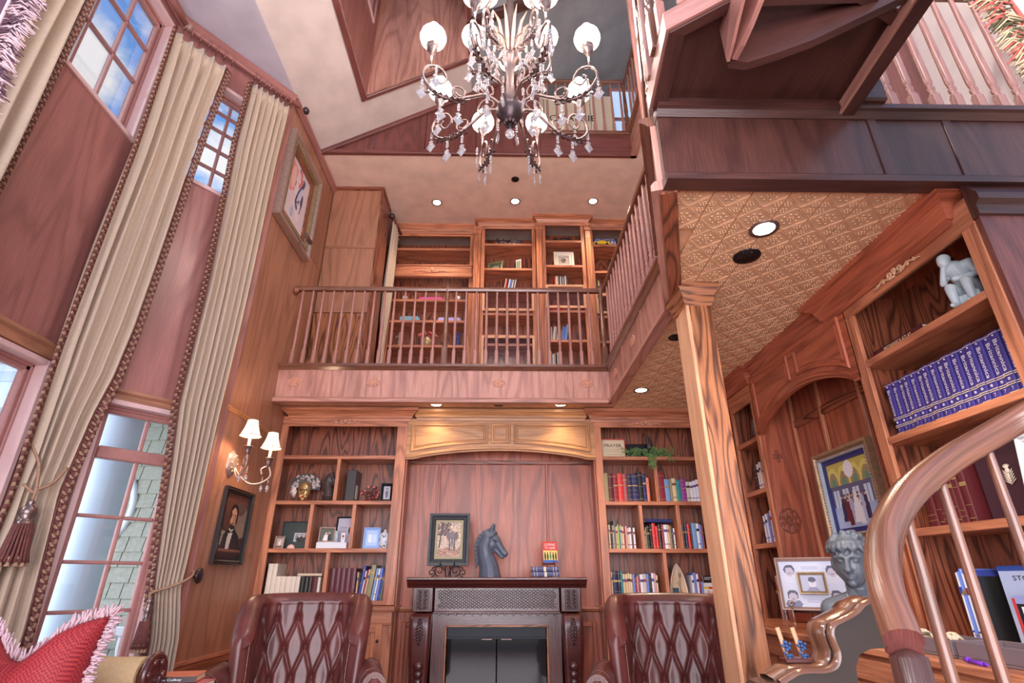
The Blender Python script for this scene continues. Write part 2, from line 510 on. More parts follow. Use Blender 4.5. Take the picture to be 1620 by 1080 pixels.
# pictures painted in numpy, stored as face-corner colours on a flat grid
class Pic:
    def __init__(s, w, h, bg):
        s.w, s.h = w, h
        s.a = np.zeros((h, w, 3)); s.a[:] = bg
        yy, xx = np.mgrid[0:h, 0:w]
        s.x = (xx + .5) / w; s.y = (yy + .5) / h
    def ell(s, cx, cy, rx, ry, c, rot=0):
        x = s.x - cx; y = s.y - cy
        ca, sa = math.cos(rot), math.sin(rot)
        m = ((x * ca + y * sa) / rx) ** 2 + ((-x * sa + y * ca) / ry) ** 2 < 1
        s.a[m] = c; return s
    def rect(s, x0, y0, x1, y1, c):
        m = (s.x >= x0) & (s.x < x1) & (s.y >= y0) & (s.y < y1)
        s.a[m] = c; return s
    def poly(s, P, c):
        m = np.zeros(s.x.shape, bool)
        for i in range(len(P)):
            (x0, y0), (x1, y1) = P[i], P[(i + 1) % len(P)]
            if y0 == y1: continue
            cr_ = ((y0 > s.y) != (y1 > s.y)) & (s.x < (x1 - x0) * (s.y - y0) / (y1 - y0) + x0)
            m ^= cr_
        s.a[m] = c; return s
    def grad(s, c0, c1):
        t = s.y[..., None]; s.a[:] = np.array(c0) * (1 - t) + np.array(c1) * t; return s
    def noise(s, amp, seed=1, size=1):
        r = np.random.RandomState(seed)
        n = r.rand(s.h // size + 1, s.w // size + 1)
        n = np.kron(n, np.ones((size, size)))[:s.h, :s.w]
        s.a *= (1 + (n[..., None] - .5) * amp); return s
def picture(name, pic, Wd, Ht, parent, M, kind=None):
    """flat print, M maps local (x right, z up, facing -y) to the parent's space; origin = lower left"""
    w, h = pic.w, pic.h
    vs = [tuple(M @ Vector((Wd * i / w, 0, Ht * j / h))) for j in range(h + 1) for i in range(w + 1)]
    fs = [(j * (w + 1) + i, j * (w + 1) + i + 1, (j + 1) * (w + 1) + i + 1, (j + 1) * (w + 1) + i) for j in range(h) for i in range(w)]
    me = bpy.data.meshes.new(name); me.from_pydata(vs, [], fs)
    a = np.clip(pic.a[::-1], 0, 255) / 255
    a = np.where(a <= 0.04045, a / 12.92, ((a + 0.055) / 1.055) ** 2.4)
    col = np.ones((w * h, 4, 4)); col[:, :, :3] = a.reshape(-1, 1, 3)
    ca = me.color_attributes.new('Col', 'FLOAT_COLOR', 'CORNER')
    ca.data.foreach_set('color', col.ravel())
    me.materials.append(PRINT)
    o = bpy.data.objects.new(name, me); C.objects.link(o); o.parent = parent
    return o

def text_obj(name, txt, height, mat, parent, M, width=None, ext=0.0006, bold=0.0):
    """M: 4x4, local x = reading direction, y = letter up, z = out of the surface; centred"""
    cu = bpy.data.curves.new(name, 'FONT')
    cu.body = txt; cu.size = 1.0; cu.extrude = 0; cu.align_x = 'CENTER'; cu.align_y = 'CENTER'; cu.resolution_u = 2; cu.offset = bold
    t = bpy.data.objects.new(name + '_tmp', cu); C.objects.link(t)
    dg = bpy.context.evaluated_depsgraph_get()
    me = bpy.data.meshes.new_from_object(t.evaluated_get(dg))
    bpy.data.objects.remove(t); bpy.data.curves.remove(cu)
    xs = [v.co.x for v in me.vertices]; ys = [v.co.y for v in me.vertices]
    w = max(xs) - min(xs); h = max(ys) - min(ys)
    sy = height / h; sx = (width / w) if width else sy
    me.transform(Matrix.Diagonal((sx, sy, 1, 1)))
    me.transform(M)
    me.materials.clear(); me.materials.append(mat)
    o = bpy.data.objects.new(name, me); C.objects.link(o); o.parent = parent
    return o
def TM(loc, xa, ya):
    xa = Vector(xa).normalized(); ya = Vector(ya).normalized(); za = xa.cross(ya)
    return Matrix(((xa.x, ya.x, za.x, loc[0]), (xa.y, ya.y, za.y, loc[1]), (xa.z, ya.z, za.z, loc[2]), (0, 0, 0, 1)))

# sculpted solids: capsules and ellipsoids fused with a voxel remesh
def sculpt(name, parts, voxel, mat, parent=None, smooth=4, M=None, detail=None):
    mb = MB()
    for p in parts:
        if p[0] == 'e':
            _, c, r = p[:3]
            rot = p[3] if len(p) > 3 else None
            t = MB(); t.sphere((0, 0, 0), r, 16, 10)
            if rot:
                q = Matrix.Rotation(rot[2], 3, 'Z') @ Matrix.Rotation(rot[1], 3, 'Y') @ Matrix.Rotation(rot[0], 3, 'X')
            else: q = Matrix.Identity(3)
            b = len(mb.v)
            mb.v += [tuple(q @ Vector(v) + Vector(c)) for v in t.v]
            mb.f += [tuple(i + b for i in f) for f in t.f]
        elif p[0] == 'c':
            _, pts, rs = p
            t = MB()
            # refine
            P = []; Q = []
            for i in range(len(pts) - 1):
                for k in range(4):
                    a = k / 4
                    P.append(Vector(pts[i]).lerp(Vector(pts[i + 1]), a)); Q.append(rs[i] * (1 - a) + rs[i + 1] * a)
            P.append(Vector(pts[-1])); Q.append(rs[-1])
            t.tube(P, Q, 12)
            t.sphere(P[0], Q[0], 12, 8); t.sphere(P[-1], Q[-1], 12, 8)
            b = len(mb.v); mb.v += t.v; mb.f += [tuple(i + b for i in f) for f in t.f]
        elif p[0] == 'b':
            _, x0, x1, y0, y1, z0, z1 = p
            t = MB(); t.box(x0, x1, y0, y1, z0, z1)
            b = len(mb.v); mb.v += t.v; mb.f += [tuple(i + b for i in f) for f in t.f]
        elif p[0] == 'p':     # prism: polygon in xz extruded in y
            _, poly, y0, y1 = p
            t = MB(); t.extrude(poly, lambda a, b2, tt: (a, tt, b2), y0, y1)
            b = len(mb.v); mb.v += t.v; mb.f += [tuple(i + b for i in f) for f in t.f]
    me = bpy.data.meshes.new(name); me.from_pydata(mb.v, [], mb.f)
    bm = bmesh.new(); bm.from_mesh(me); bmesh.ops.remove_doubles(bm, verts=bm.verts, dist=1e-6)
    bmesh.ops.recalc_face_normals(bm, faces=bm.faces); bm.to_mesh(me); bm.free()
    t = bpy.data.objects.new('tmp', me); C.objects.link(t)
    r = t.modifiers.new('r', 'REMESH'); r.mode = 'VOXEL'; r.voxel_size = voxel
    if smooth:
        k = t.modifiers.new('s', 'SMOOTH'); k.factor = 0.5; k.iterations = smooth
    dg = bpy.context.evaluated_depsgraph_get()
    m2 = bpy.data.meshes.new_from_object(t.evaluated_get(dg))
    bpy.data.objects.remove(t)
    if detail:
        for v in m2.vertices: v.co = Vector(v.co) + Vector(v.normal) * detail(v.co)
    if M: m2.transform(M)
    m2.polygons.foreach_set('use_smooth', [True] * len(m2.polygons))
    m2.materials.clear(); m2.materials.append(mat)
    m2.name = name
    o = bpy.data.objects.new(name, m2); C.objects.link(o)
    if parent: o.parent = parent
    return o
# ================================================================== THE ROOM
XL, XR, YB, ZC, ZU, ZT = -2.17, 1.93, 5.2, 2.79, 3.15, 5.8
K = 0.556
SHEAR = Matrix(((1, 0, 0, 0), (0, 1, 0, 0), (K, 0, 1, 5.8 - K * XL), (0, 0, 0, 1)))
BL = math.hypot(0.69, 0.86)
B_S = Vector((-0.69 / BL, -0.86 / BL, 0)); B_O = Vector((-0.86 / BL, 0.69 / BL, 0))
MBW = FR((XL, 4.1, 0), B_S, B_O)
MAW = FR((-2.86, 3.24, 0), (0, -1, 0), (-1, 0, 0))

def sbox(name, mat, *boxes, **k):
    m = MB(k.get('M'))
    for b in boxes: m.box(*b[:6], ax=(b[6] if len(b) > 6 else k.get('ax')))
    return m.build(name, mat, k.get('parent'), kind='structure')

sbox('floor', FLOORW, (-3.3, 2.6, -3.0, 5.6, -0.1, 0.0, 1))
# left wall, flat veneer sheets with a batten
wl = struct('wall_left')
for (y0, y1, z0, z1) in ((4.1, 5.55, 0.0, 0.66), (4.1, 5.55, 0.66, 2.48), (4.1, 5.55, 2.49, 4.55), (4.1, 5.0, 4.555, 5.8), (5.005, 5.55, 4.555, 5.8)):
    m = MB(); m.box(XL - 0.1, XL, y0, y1, z0, z1, ax=2); m.build('panel', OAKW, wl)
m = MB(); m.box(XL - 0.1, XL - 0.01, 4.05, 6.8, 0, 5.85, ax=2); m.build('backing', OAKW, wl)
# wall trims: chair rail, moulding above the sconce, crown
def rail_moulding(nm, M, s0, s1, z, h, proj, mat, parent=None):
    prof = [(0, z - h), (-proj * .35, z - h), (-proj * .55, z - h * .45), (-proj, z - h * .25), (-proj, z), (0, z)]
    m = MB(M); m.extrude(prof, lambda a, b, t: (t, a, b), s0, s1)
    o = m.build(nm, mat, parent, kind='structure'); return o
MCW = FR((XL, 0, 0), (0, 1, 0), (-1, 0, 0))
rail_moulding('trim_1', MCW, 4.1, 5.12, 0.74, 0.07, 0.05, OAK)
rail_moulding('trim_2', MCW, 4.1, 5.12, 2.50, 0.03, 0.018, OAKG)
rail_moulding('trim_3', MCW, 4.1, 5.55, 5.78, 0.09, 0.04, OAKM)
m = MB(MCW)
for (s0, s1) in ((4.16, 4.55), (4.62, 5.02)):
    for b in ((s0, s1, -0.025, 0.0, 0.12, 0.16), (s0, s1, -0.025, 0.0, 0.56, 0.60), (s0, s0 + .04, -0.025, 0.0, 0.16, 0.56), (s1 - .04, s1, -0.025, 0.0, 0.16, 0.56)):
        m.box(*b, ch=.006)
m.build('wainscot_moulding', DARKR, wl)
# bay walls with their openings
def wall_with_holes(name, M, L_, z1, holes, mat, th=0.16):
    """holes: (s0, s1, z0, z1) stacked in one column"""
    r = struct(name)
    s0 = min(h[0] for h in holes); s1 = max(h[1] for h in holes)
    def sheet(a, b, c, d, nm='panel'):
        if b - a > 0.005 and d - c > 0.005:
            m = MB(M); m.box(a, b, 0, th, c, d, ax=2); m.build(nm, mat, r)
    sheet(-0.02, s0, 0, z1)
    sheet(s1, L_, 0, z1)
    z = 0
    for h in sorted(holes, key=lambda h: h[2]):
        sheet(s0, s1, z, h[2]); z = h[3]
    sheet(s0, s1, z, z1)
    return r
wall_with_holes('wall_bay', MBW, 1.103, 5.8, [(0.20, 0.80, 0.12, 2.36), (0.20, 0.80, 4.24, 5.36)], OAKM)
wa = wall_with_holes('wall_bay_front', MAW, 2.6, 5.8, [(0.03, 1.05, 0.85, 2.50), (0.03, 1.05, 4.30, 5.60)], OAKM, 0.14)
# crown along the bay
for i, (M, a, b) in enumerate(((MBW, 0.0, 1.1), (MAW, 0, 2.6))):
    rail_moulding('trim_%d' % (4 + i), M, a, b, 5.78, 0.10, 0.05, OAKM)
rail_moulding('trim_6', MBW, 0.14, 0.86, 2.43, 0.08, 0.045, OAKW)
rail_moulding('trim_7', MAW, 0.0, 1.2, 2.60, 0.09, 0.05, OAKW)

def window(n, M, s0, s1, z0, z1, vs, hs, rec=0.10, sash=0.045, heavy=()):
    """frame, sash, muntins and every pane a part; vs/hs muntin positions"""
    r = struct('window_%d' % n)
    m = MB(M)
    w = 0.035
    for b in ((s0, s0 + w, -0.02, 0.16, z0, z1), (s1 - w, s1, -0.02, 0.16, z0, z1), (s0 + w, s1 - w, -0.02, 0.16, z1 - w, z1), (s0 + w, s1 - w, -0.02, 0.16, z0, z0 + w)):
        m.box(*b, ch=.004)
    m.build('window_frame', WINL, r)
    a, b, c, d = s0 + w, s1 - w, z0 + w, z1 - w
    m = MB(M)
    for q in ((a, a + sash, rec - .03, rec + .02, c, d), (b - sash, b, rec - .03, rec + .02, c, d), (a, b, rec - .03, rec + .02, c, c + sash), (a, b, rec - .03, rec + .02, d - sash, d)):
        m.box(*q, ch=.008)
    m.build('window_sash', WINW, r)
    m = MB(M)
    for q in ((a, a + .018, rec - .045, rec - .03, c, d), (b - .018, b, rec - .045, rec - .03, c, d), (a, b, rec - .045, rec - .03, d - .018, d)): m.box(*q, ch=.004)
    m.build('sash_bead', WINW, r)
    A, B_, C_, D = a + sash, b - sash, c + sash, d - sash
    for v in vs:
        m = MB(M); m.box(v - .011, v + .011, rec - .02, rec + .02, C_, D, ch=.006); m.build('muntin', WINW, r)
    for h in hs:
        t = .04 if h in heavy else .011
        m = MB(M); m.box(A, B_, rec - .02 - (.02 if h in heavy else 0), rec + .02, h - t, h + t, ch=.006); m.build('transom' if h in heavy else 'muntin', WINW, r)
    xs = [A] + list(vs) + [B_]; zs = [C_] + sorted(hs) + [D]
    for i in range(len(xs) - 1):
        for j in range(len(zs) - 1):
            m = MB(M); m.box(xs[i], xs[i + 1], rec + .004, rec + .008, zs[j], zs[j + 1]); m.build('pane', GLASS, r)
    return r
window(1, MBW, 0.20, 0.80, 0.12, 2.36, [0.47], [0.50, 0.78, 1.065, 1.345, 1.62, 2.02], heavy=(2.02,))
window(2, MBW, 0.20, 0.80, 4.24, 5.36, [0.505], [4.53, 4.74, 4.95, 5.14])
window(3, MAW, 0.03, 1.05, 4.30, 5.60, [0.36, 0.62, 0.86], [4.86, 5.22])
window(4, MAW, 0.03, 1.05, 0.85, 2.50, [0.36, 0.62, 0.86], [1.2, 1.55, 1.95], heavy=(1.95,))

# back and right walls behind the bookcases
sbox('wall_back', OAKN, (-2.3, 2.3, 5.56, 5.66, 0, 2.79, 2))
sbox('wall_right', OAKN, (2.26, 2.36, 1.86, 5.6, 0, 2.79, 2))
wr = struct('wall_right_front')
m = MB(); m.box(1.937, 2.9, 1.775, 1.797, 0, 2.63, ax=2); m.build('panel', DARKR, wr)
m = MB(); m.extrude([(1.80, 2.60), (1.762, 2.61), (1.762, 2.655), (1.74, 2.67), (1.74, 2.70), (1.80, 2.79)], lambda a, b, t: (t, a, b), 1.93, 2.9); m.build('moulding', DARK, wr)

# ------------------------------------------------------------ ceilings and upper floors
m = MB()
for q in ((-2.17, 2.8, 4.93, 6.9, 2.83, 3.13), (1.06, 2.8, 2.95, 4.93, 2.83, 3.13)): m.box(*q)
m.extrude([(0.70, 1.82), (1.06, 2.95), (2.8, 2.95), (2.8, 1.82)], lambda a, b, t: (a, b, t), 2.83, 3.13)
m.build('floor_upper', OAKD, kind='structure')
m = MB()
m.box(-2.17, 1.06, 4.93, 5.56, 2.80, 2.83); m.box(1.06, 2.3, 2.95, 5.56, 2.80, 2.83)
m.extrude([(0.70, 1.82), (1.06, 2.95), (2.3, 2.95), (2.3, 1.82)], lambda a, b, t: (a, b, t), 2.80, 2.83)
ct = m.build('ceiling_lower', TIN, kind='structure')
# pressed-tin tile: diamond ribs and scroll bosses, mesh shared by every tile
T = 0.17
m = MB()
m.box(0.002, T - 0.002, 0.002, T - 0.002, 0.0, 0.010)
def rib(x0, y0, x1, y1, r=.0022, dz=-.001):
    m.tube([(x0, y0, dz), (x1, y1, dz)], r, 4, cap=False)
q = T / 2
for d in (0, .011):
    rib(.004, q - d, q - d, .004); rib(q + d, .004, T - .004, q - d)
    rib(T - .004, q + d, q + d, T - .004); rib(q - d, T - .004, .004, q + d)
for cx, cy in ((q, q), (.022, .022), (T - .022, .022), (.022, T - .022), (T - .022, T - .022)):
    for k in range(6):
        a = k * PI / 3
        m.sphere((cx + .014 * math.cos(a), cy + .014 * math.sin(a), 0), (.006, .006, .004), 5, 3)
    m.sphere((cx, cy, -.001), (.005, .005, .004), 5, 3)
for k in range(8):
    a = k * PI / 4 + .4
    m.sphere((q + .036 * math.cos(a), q + .036 * math.sin(a), 0), (.008, .008, .004), 5, 3)
tile0 = None
def in_ceiling(x, y):
    if y + T > 5.2 or x + T > 1.95: return False
    if y < 1.80: return False
    left = 1.06 if y > 2.95 else 0.70 + (y + T * .5 - 1.82) * (0.36 / 1.13)
    return x > left - 0.05
yy = 1.80
while yy < 5.2:
    xx = 1.93 - T
    while xx > 0.5:
        if in_ceiling(xx, yy):
            if tile0 is None:
                tile0 = m.build('tin_tile', TIN, ct); tile0.location = (xx, yy, 2.79)
            else: inst(tile0, 'tin_tile', ct, (xx, yy, 2.79))
        xx -= T
    yy += T
sbox('ceiling_upper', PLAS, (-2.17, 2.8, 4.93, 6.9, 5.80, 5.9))
m = MB(); m.extrude([(-2.16, 4.12), (-2.9, 3.26), (-2.9, 0.9), (-2.16, 0.9)], lambda a, b, t: (a, b, t), 5.79, 5.86)
m.build('ceiling_bay', PLASB, kind='structure')
HX0, HX1, HY0, HY1 = -1.545, -0.42, 2.5, 4.385
m = MB(SHEAR)
for q in ((XL, HX0, .9, 4.95, 0, .08), (HX0, HX1, HY1, 4.95, 0, .08), (HX0, HX1, .9, HY0, 0, .08)): m.box(*q)
m.build('ceiling_vault', PLASV, kind='structure')
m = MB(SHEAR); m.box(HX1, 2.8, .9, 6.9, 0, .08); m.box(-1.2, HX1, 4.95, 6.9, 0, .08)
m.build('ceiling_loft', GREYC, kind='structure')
m = MB(SHEAR); m.box(HX1, 2.7, 3.9, 4.02, -.07, 0.0, ax=0, ch=.01); m.build('trim_8', DARK, kind='structure')
# roof-light shaft lined with wood
sh = struct('wall_skylight_shaft')
def zv(x): return 5.8 + K * (x - XL)
m = MB(); m.extrude([(HX0, zv(HX0)), (HX1 + .1, zv(HX1 + .1)), (HX1 + .1, 9.2), (HX0, 9.2)], lambda a, b, t: (a, t, b), HY1 - .012, HY1 + .06, alongv=False)
m.build('panel', OAKF, sh)
MSH = FR((HX0 + .012, HY1, 0), (0, -1, 0), (-1, 0, 0))
for q in ((0, 0.16, 0, .05, zv(HX0), 9.2), (0.16, 1.9, 0, .05, zv(HX0), 7.1), (1.7, 1.9, 0, .05, 7.1, 9.2), (.16, 1.7, 0, .05, 8.6, 9.2)):
    m = MB(MSH); m.box(*q, ax=2); m.build('panel', OAKM, sh)
m = MB(); m.box(HX1 - .012, HX1 + .05, HY0, HY1, zv(HX1), 9.2, ax=2); m.build('panel', OAKM, sh)
m = MB(); m.box(HX0, HX1, HY0 - .05, HY0, zv(HX0), 9.2, ax=2); m.build('panel', OAKM, sh)
m = MB(); m.box(HX0 - .1, HX1 + .1, HY0 - .1, HY1 + .1, 9.2, 9.25); m.build('shaft_ceiling', PLAS, sh)
window(5, MSH, 0.16, 1.7, 7.1, 8.6, [0.55, 0.93, 1.3], [7.6, 8.1], rec=.03)
m = MB(SHEAR)
for q in ((HX0 - .05, HX0, HY0 - .05, HY1 + .05, -.03, .0), (HX1, HX1 + .05, HY0 - .05, HY1 + .05, -.03, .0), (HX0, HX1, HY1, HY1 + .05, -.03, 0), (HX0, HX1, HY0 - .05, HY0, -.03, 0)):
    m.box(*q, ch=.008)
m.build('trim_9', DARKR, kind='structure')
# gable between the vault and the upper ceiling, and the loft behind it
gb = struct('wall_gable')
gx = [XL, -1.55, -0.95, -0.35, 0.42]
for a, b in zip(gx[:-1], gx[1:]):
    m = MB(); m.extrude([(a + .004, 5.84), (b - .004, 5.84), (b - .004, zv(b)), (a + .004, zv(a) + .001)], lambda p, q2, t: (p, t, q2), 4.90, 4.95, alongv=False)
    m.build('panel', DARKR, gb)
m = MB(); m.box(0.42, 1.52, 4.90, 4.95, 5.84, 6.12, ax=0); m.build('panel', DARKR, gb)
m = MB(); m.box(XL, 1.55, 4.875, 4.93, 5.79, 5.84, ax=0, ch=.008); m.build('moulding', DARKR, gb)
m = MB(); m.box(0.40, 1.55, 4.865, 4.93, 6.12, 6.17, ax=0, ch=.01); m.build('cap', RAILW, gb)
m = MB(SHEAR); m.box(XL, 0.42, 4.86, 4.90, -.06, -.001, ax=0, ch=.006); m.build('moulding', DARKR, gb)
lb = struct('wall_loft')
m = MB(); m.box(-.3, 2.6, 6.3, 6.36, 6.1, 8.3, ax=2); m.build('panel', CREAM, lb)
m = MB(); m.box(0.2, 2.6, 4.95, 6.3, 6.05, 6.10); m.build('floor', OAKD, lb)
sbox('wall_right_upper', PLASV, (2.7, 2.8, 1.8, 6.9, 3.13, 8.6))
sbox('wall_upper_back', OAKN, (-2.17, 2.8, 6.82, 6.9, 3.13, 5.8, 2))
sbox('wall_upper_left', OAKM, (XL - .08, XL, 5.5, 6.9, 2.8, 5.8, 2))
# plum wood partition behind the landing balustrade
pw = struct('wall_landing')
for i in range(5):
    m = MB(); m.box(1.78 + i * .2, 1.975 + i * .2, 2.45, 2.5, 3.13, 5.4, ax=2); m.build('panel', DARKR, pw)
CARVR = plain('carved_red_oak', srgb(140, 76, 62), .35, noise=.2, nscale=30, coat=.3)
# ================================================================== carved ornaments
def spiral(cx, cz, r0, r1, a0, turns, n=18, y=0.0, flip=1):
    return [(cx + flip * (r0 + (r1 - r0) * t) * math.cos(a0 + turns * 2 * PI * t), y, cz + (r0 + (r1 - r0) * t) * math.sin(a0 + turns * 2 * PI * t)) for t in [i / n for i in range(n + 1)]]
def scroll_mesh(w, h, M=None):
    """low wide carved crest: C-scrolls either side of a palmette"""
    m = MB(M)
    for f in (-1, 1):
        m.tube(spiral(f * w * .10, h * .38, h * .32, h * .08, -PI / 2, 1.2, flip=f), [.006 * (1 - .5 * i / 18) + .002 for i in range(19)], 6)
        m.tube([(f * x * w, 0, z * h) for x, z in ((.02, .05), (.12, .05), (.2, .25), (.28, .42), (.34, .30), (.40, .12), (.46, .14), (.5, .05))], [.005, .007, .007, .006, .006, .005, .004, .002], 6)
        m.tube(spiral(f * w * .26, h * .26, h * .22, h * .06, PI / 2, 1.0, flip=f), .0045, 5)
        m.tube(spiral(f * w * .40, h * .22, h * .16, h * .05, PI / 2, 1.0, flip=f), .004, 5)
    for a in (-40, -20, 0, 20, 40):
        dx, dz = math.sin(R(a)), math.cos(R(a))
        m.tube([(0, 0, h * .25), (dx * h * .3, -.002, h * .25 + dz * h * .4), (dx * h * .45, 0, h * .25 + dz * h * .72)], [.006, .007, .002], 6)
    m.sphere((0, -.003, h * .25), .009, 8, 5)
    return m
def rosette_mesh(w, h, M=None, pet=8):
    m = MB(M)
    for k in range(pet):
        a = 2 * PI * k / pet
        cx, cz = w * .31 * math.cos(a), h * .31 * math.sin(a)
        m.tube([(cx + w * .15 * math.cos(b), 0, cz + h * .15 * math.sin(b)) for b in [i * PI / 5 for i in range(11)]], max(.0045, w * .045), 6)
        m.sphere((w * .46 * math.cos(a + .4), 0, h * .46 * math.sin(a + .4)), .006, 6, 4)
    m.tube([(w * .1 * math.cos(b), -.002, h * .1 * math.sin(b)) for b in [i * PI / 6 for i in range(13)]], .004, 5)
    m.sphere((0, -.004, 0), .008, 8, 5)
    return m

# ================================================================== balconies
def fascia(name, label, M, s0, s1, z0, z1, seams, rosettes, mat=OAKF, panels_mat=None, cat='balcony front', rw=.13):
    r = thing(name, label, cat, tuple((M @ Vector(((s0 + s1) / 2, 0, z0)))[:]))
    xs = [s0] + seams + [s1]
    for a, b in zip(xs[:-1], xs[1:]):
        m = MB(M); m.box(a + .002, b - .002, 0, .03, z0 + .05, z1 - .03, ax=2); m.build('panel', panels_mat or mat, r)
    for x in seams:
        m = MB(M); m.box(x - .02, x + .02, -.006, .0, z0 + .05, z1 - .03, ax=2, ch=.003); m.build('batten', mat, r)
    m = MB(M); m.extrude([(.05, z0), (-.03, z0), (-.03, z0 + .03), (-.012, z0 + .05), (.05, z0 + .05)], lambda a, b, t: (t, a, b), s0, s1); m.build('lower_moulding', mat, r)
    m = MB(M); m.extrude([(.06, z1 - .055), (-.008, z1 - .055), (-.03, z1 - .03), (-.045, z1 - .025), (-.045, z1), (.06, z1)], lambda a, b, t: (t, a, b), s0, s1); m.build('cap_moulding', RAILW if mat is OAKF else mat, r)
    for x in rosettes:
        rosette_mesh(rw, rw * .62, M @ Matrix.Translation((x, -.004, (z0 + z1) / 2 + .01))).build('rosette', CARV, r)
    return r
MF = FR((0, 4.90, 0), (1, 0, 0), (0, 1, 0))
fascia('balcony_fascia', 'rose oak balcony front with four carved rosettes, above the fireplace wall', MF, XL, 1.02, 2.77, 3.15, [-1.85, -.66, .60], [-2.0, -1.25, -.05, .79])
MWG = FR((1.02, 4.90, 0), (0, -1, 0), (1, 0, 0))
fascia('balcony_fascia', 'rose oak balcony front of the right wing running towards the viewer', MWG, 0, 1.95, 2.77, 3.15, [.62, 1.3], [.30, 1.02])
# slanting piece between the wing and the landing
SL = math.hypot(.37, 1.13)
MSL = FR((1.02, 2.95, 0), (-.37 / SL, -1.13 / SL, 0), (1.13 / SL, -.37 / SL, 0))
fs = fascia('slanted_fascia', 'narrow slanting balcony edge between the right wing and the dark landing', MSL, 0.01, SL - .02, 2.772, 3.19, [], [])
m = MB(MSL); m.box(0.03, SL - .04, .003, .078, 2.764, 2.795, ax=0, ch=.004); m.build('soffit_trim', OAKD, fs)

# turned baluster, mesh shared by all
def baluster_mb(h, r=.0135, sq=.017):
    m = MB()
    m.box(-sq, sq, -sq, sq, 0, h * .20, ax=2, ch=.003)
    m.lathe([(sq * .9, h * .20), (sq * 1.0, h * .208), (sq * .6, h * .222), (sq * .95, h * .238), (sq * .95, h * .250), (sq * .55, h * .262), (sq * .8, h * .275), (sq * .95, h * .30), (r * 1.15, h * .45), (r, h * .7), (r * .75, h)], n=10)
    return m
def newel_mb(h, r=.032, sq=.04):
    m = MB()
    m.box(-sq, sq, -sq, sq, 0, h * .24, ax=2, ch=.005)
    m.lathe([(sq * .95, h * .24), (sq * 1.05, h * .25), (sq * .6, h * .27), (sq * 1.0, h * .30), (sq * 1.0, h * .315), (sq * .55, h * .335), (sq * .8, h * .36), (r, h * .42), (r * .8, h * .7), (r * .72, h * .88), (r * 1.1, h * .90), (r * 1.1, h * .92), (r * .7, h * .94), (r * 1.15, h * .97), (r * 1.15, h * 1.03), (r * .8, h * 1.045)], n=14)
    return m
BALM = {}
def balustrade(name, label, p0, p1, z0, z1, sp, newels=(), mat=BALW, first=.06, rail=RAILW, rs=1.0, ends=0.0):
    p0 = Vector(p0); p1 = Vector(p1); d = p1 - p0; L_ = d.length; d.normalize(); ang = math.atan2(d.y, d.x)
    r = thing(name, label, 'railing', (p0.x, p0.y, z0))
    h = z1 - z0
    M = FR((p0.x, p0.y, 0), (d.x, d.y, 0), (-d.y, d.x, 0))
    m = MB(M)
    pr = [(-.022, -.05), (-.03, -.03), (-.026, -.008), (-.012, .0), (.012, .0), (.026, -.008), (.03, -.03), (.022, -.05)]
    m.extrude([(a * rs, b * rs + z1) for a, b in pr], lambda a, b, t: (t, a, b), -ends, L_ + ends)
    m.build('handrail', rail, r)
    key = (round(h, 2), mat.name, rs)
    n = int((L_ - first) / sp) + 1
    for i in range(n):
        s = first + i * sp
        if s > L_ - .01: break
        if any(abs(s - q) < .045 for q in newels): continue
        q = p0 + d * s
        if key not in BALM:
            b = baluster_mb(h - .045 * rs, .0135 * rs, .017 * rs); b.M = None
            o = b.build('baluster', mat, None); BALM[key] = o; o.parent = r
        else:
            o = BALM[key].copy(); C.objects.link(o); o.parent = r
        o.location = (q.x - p0.x, q.y - p0.y, 0); o.rotation_euler = (0, 0, ang)
    for s in newels:
        q = p0 + d * s
        o = newel_mb(h - .01, .026 * rs, .028 * rs).build('newel_post', RAILW, None); o.parent = r
        o.location = (q.x - p0.x, q.y - p0.y, 0); o.rotation_euler = (0, 0, ang)
    return r
balustrade('balcony_railing', 'long oak railing with turned balusters along the front of the balcony', (-2.15, 4.93), (1.02, 4.93), 3.15, 4.03, .1055, newels=(1.56, 3.15), first=.07)
balustrade('balcony_railing', 'oak railing of the right wing, slanting up towards the chandelier side of the landing', (1.04, 4.90), (1.04, 2.95), 3.15, 4.03, .118, first=.12)
balustrade('landing_railing', 'oak railing on the slanting edge beside the dark landing', (1.05, 2.93), (.70, 1.84), 3.19, 4.2, .13, newels=(1.02,), first=.1, rs=1.3)
m = MB(); m.box(1.00, 1.05, 2.90, 2.95, 3.15, 7.6, ax=2, ch=.006)
m.lathe([(.03, 3.06), (.045, 3.10), (.045, 3.16)], (1.025, 2.925, 0), 12)
tag(m.build('slim_post', BALW), 'slim pale vertical post where the wing railing ends', 'post')
# rail bracket on the left wall
m = MB(); m.lathe([(0, 0), (.035, 0), (.05, .012), (.05, .02), (.03, .03), (.03, .05)], (XL, 4.93, 3.985), 14, ax='x')
tag(m.build('rail_rosette', OAKD), 'round wooden end plate fixing the balcony handrail to the left wall', 'bracket')

# third level
MG3 = FR((1.50, 4.92, 0), (0, -1, 0), (1, 0, 0))
f3 = fascia('loft_fascia', 'wooden edge of the loft wing high above the right railing', MG3, 0, 1.5, 5.79, 6.17, [], [], mat=OAKF)
balustrade('loft_railing', 'highest railing in front of the loft, behind the chandelier', (.46, 4.93), (1.50, 4.93), 6.17, 7.06, .115, newels=(1.03,), mat=BALW, first=.06)
balustrade('loft_railing', 'highest railing on the loft wing, running towards the viewer', (1.52, 4.90), (1.52, 3.45), 6.17, 7.06, .12, mat=BALW, first=.1)
sbox('floor_loft', PLAS, (1.53, 2.8, 3.4, 4.93, 5.8, 6.14))

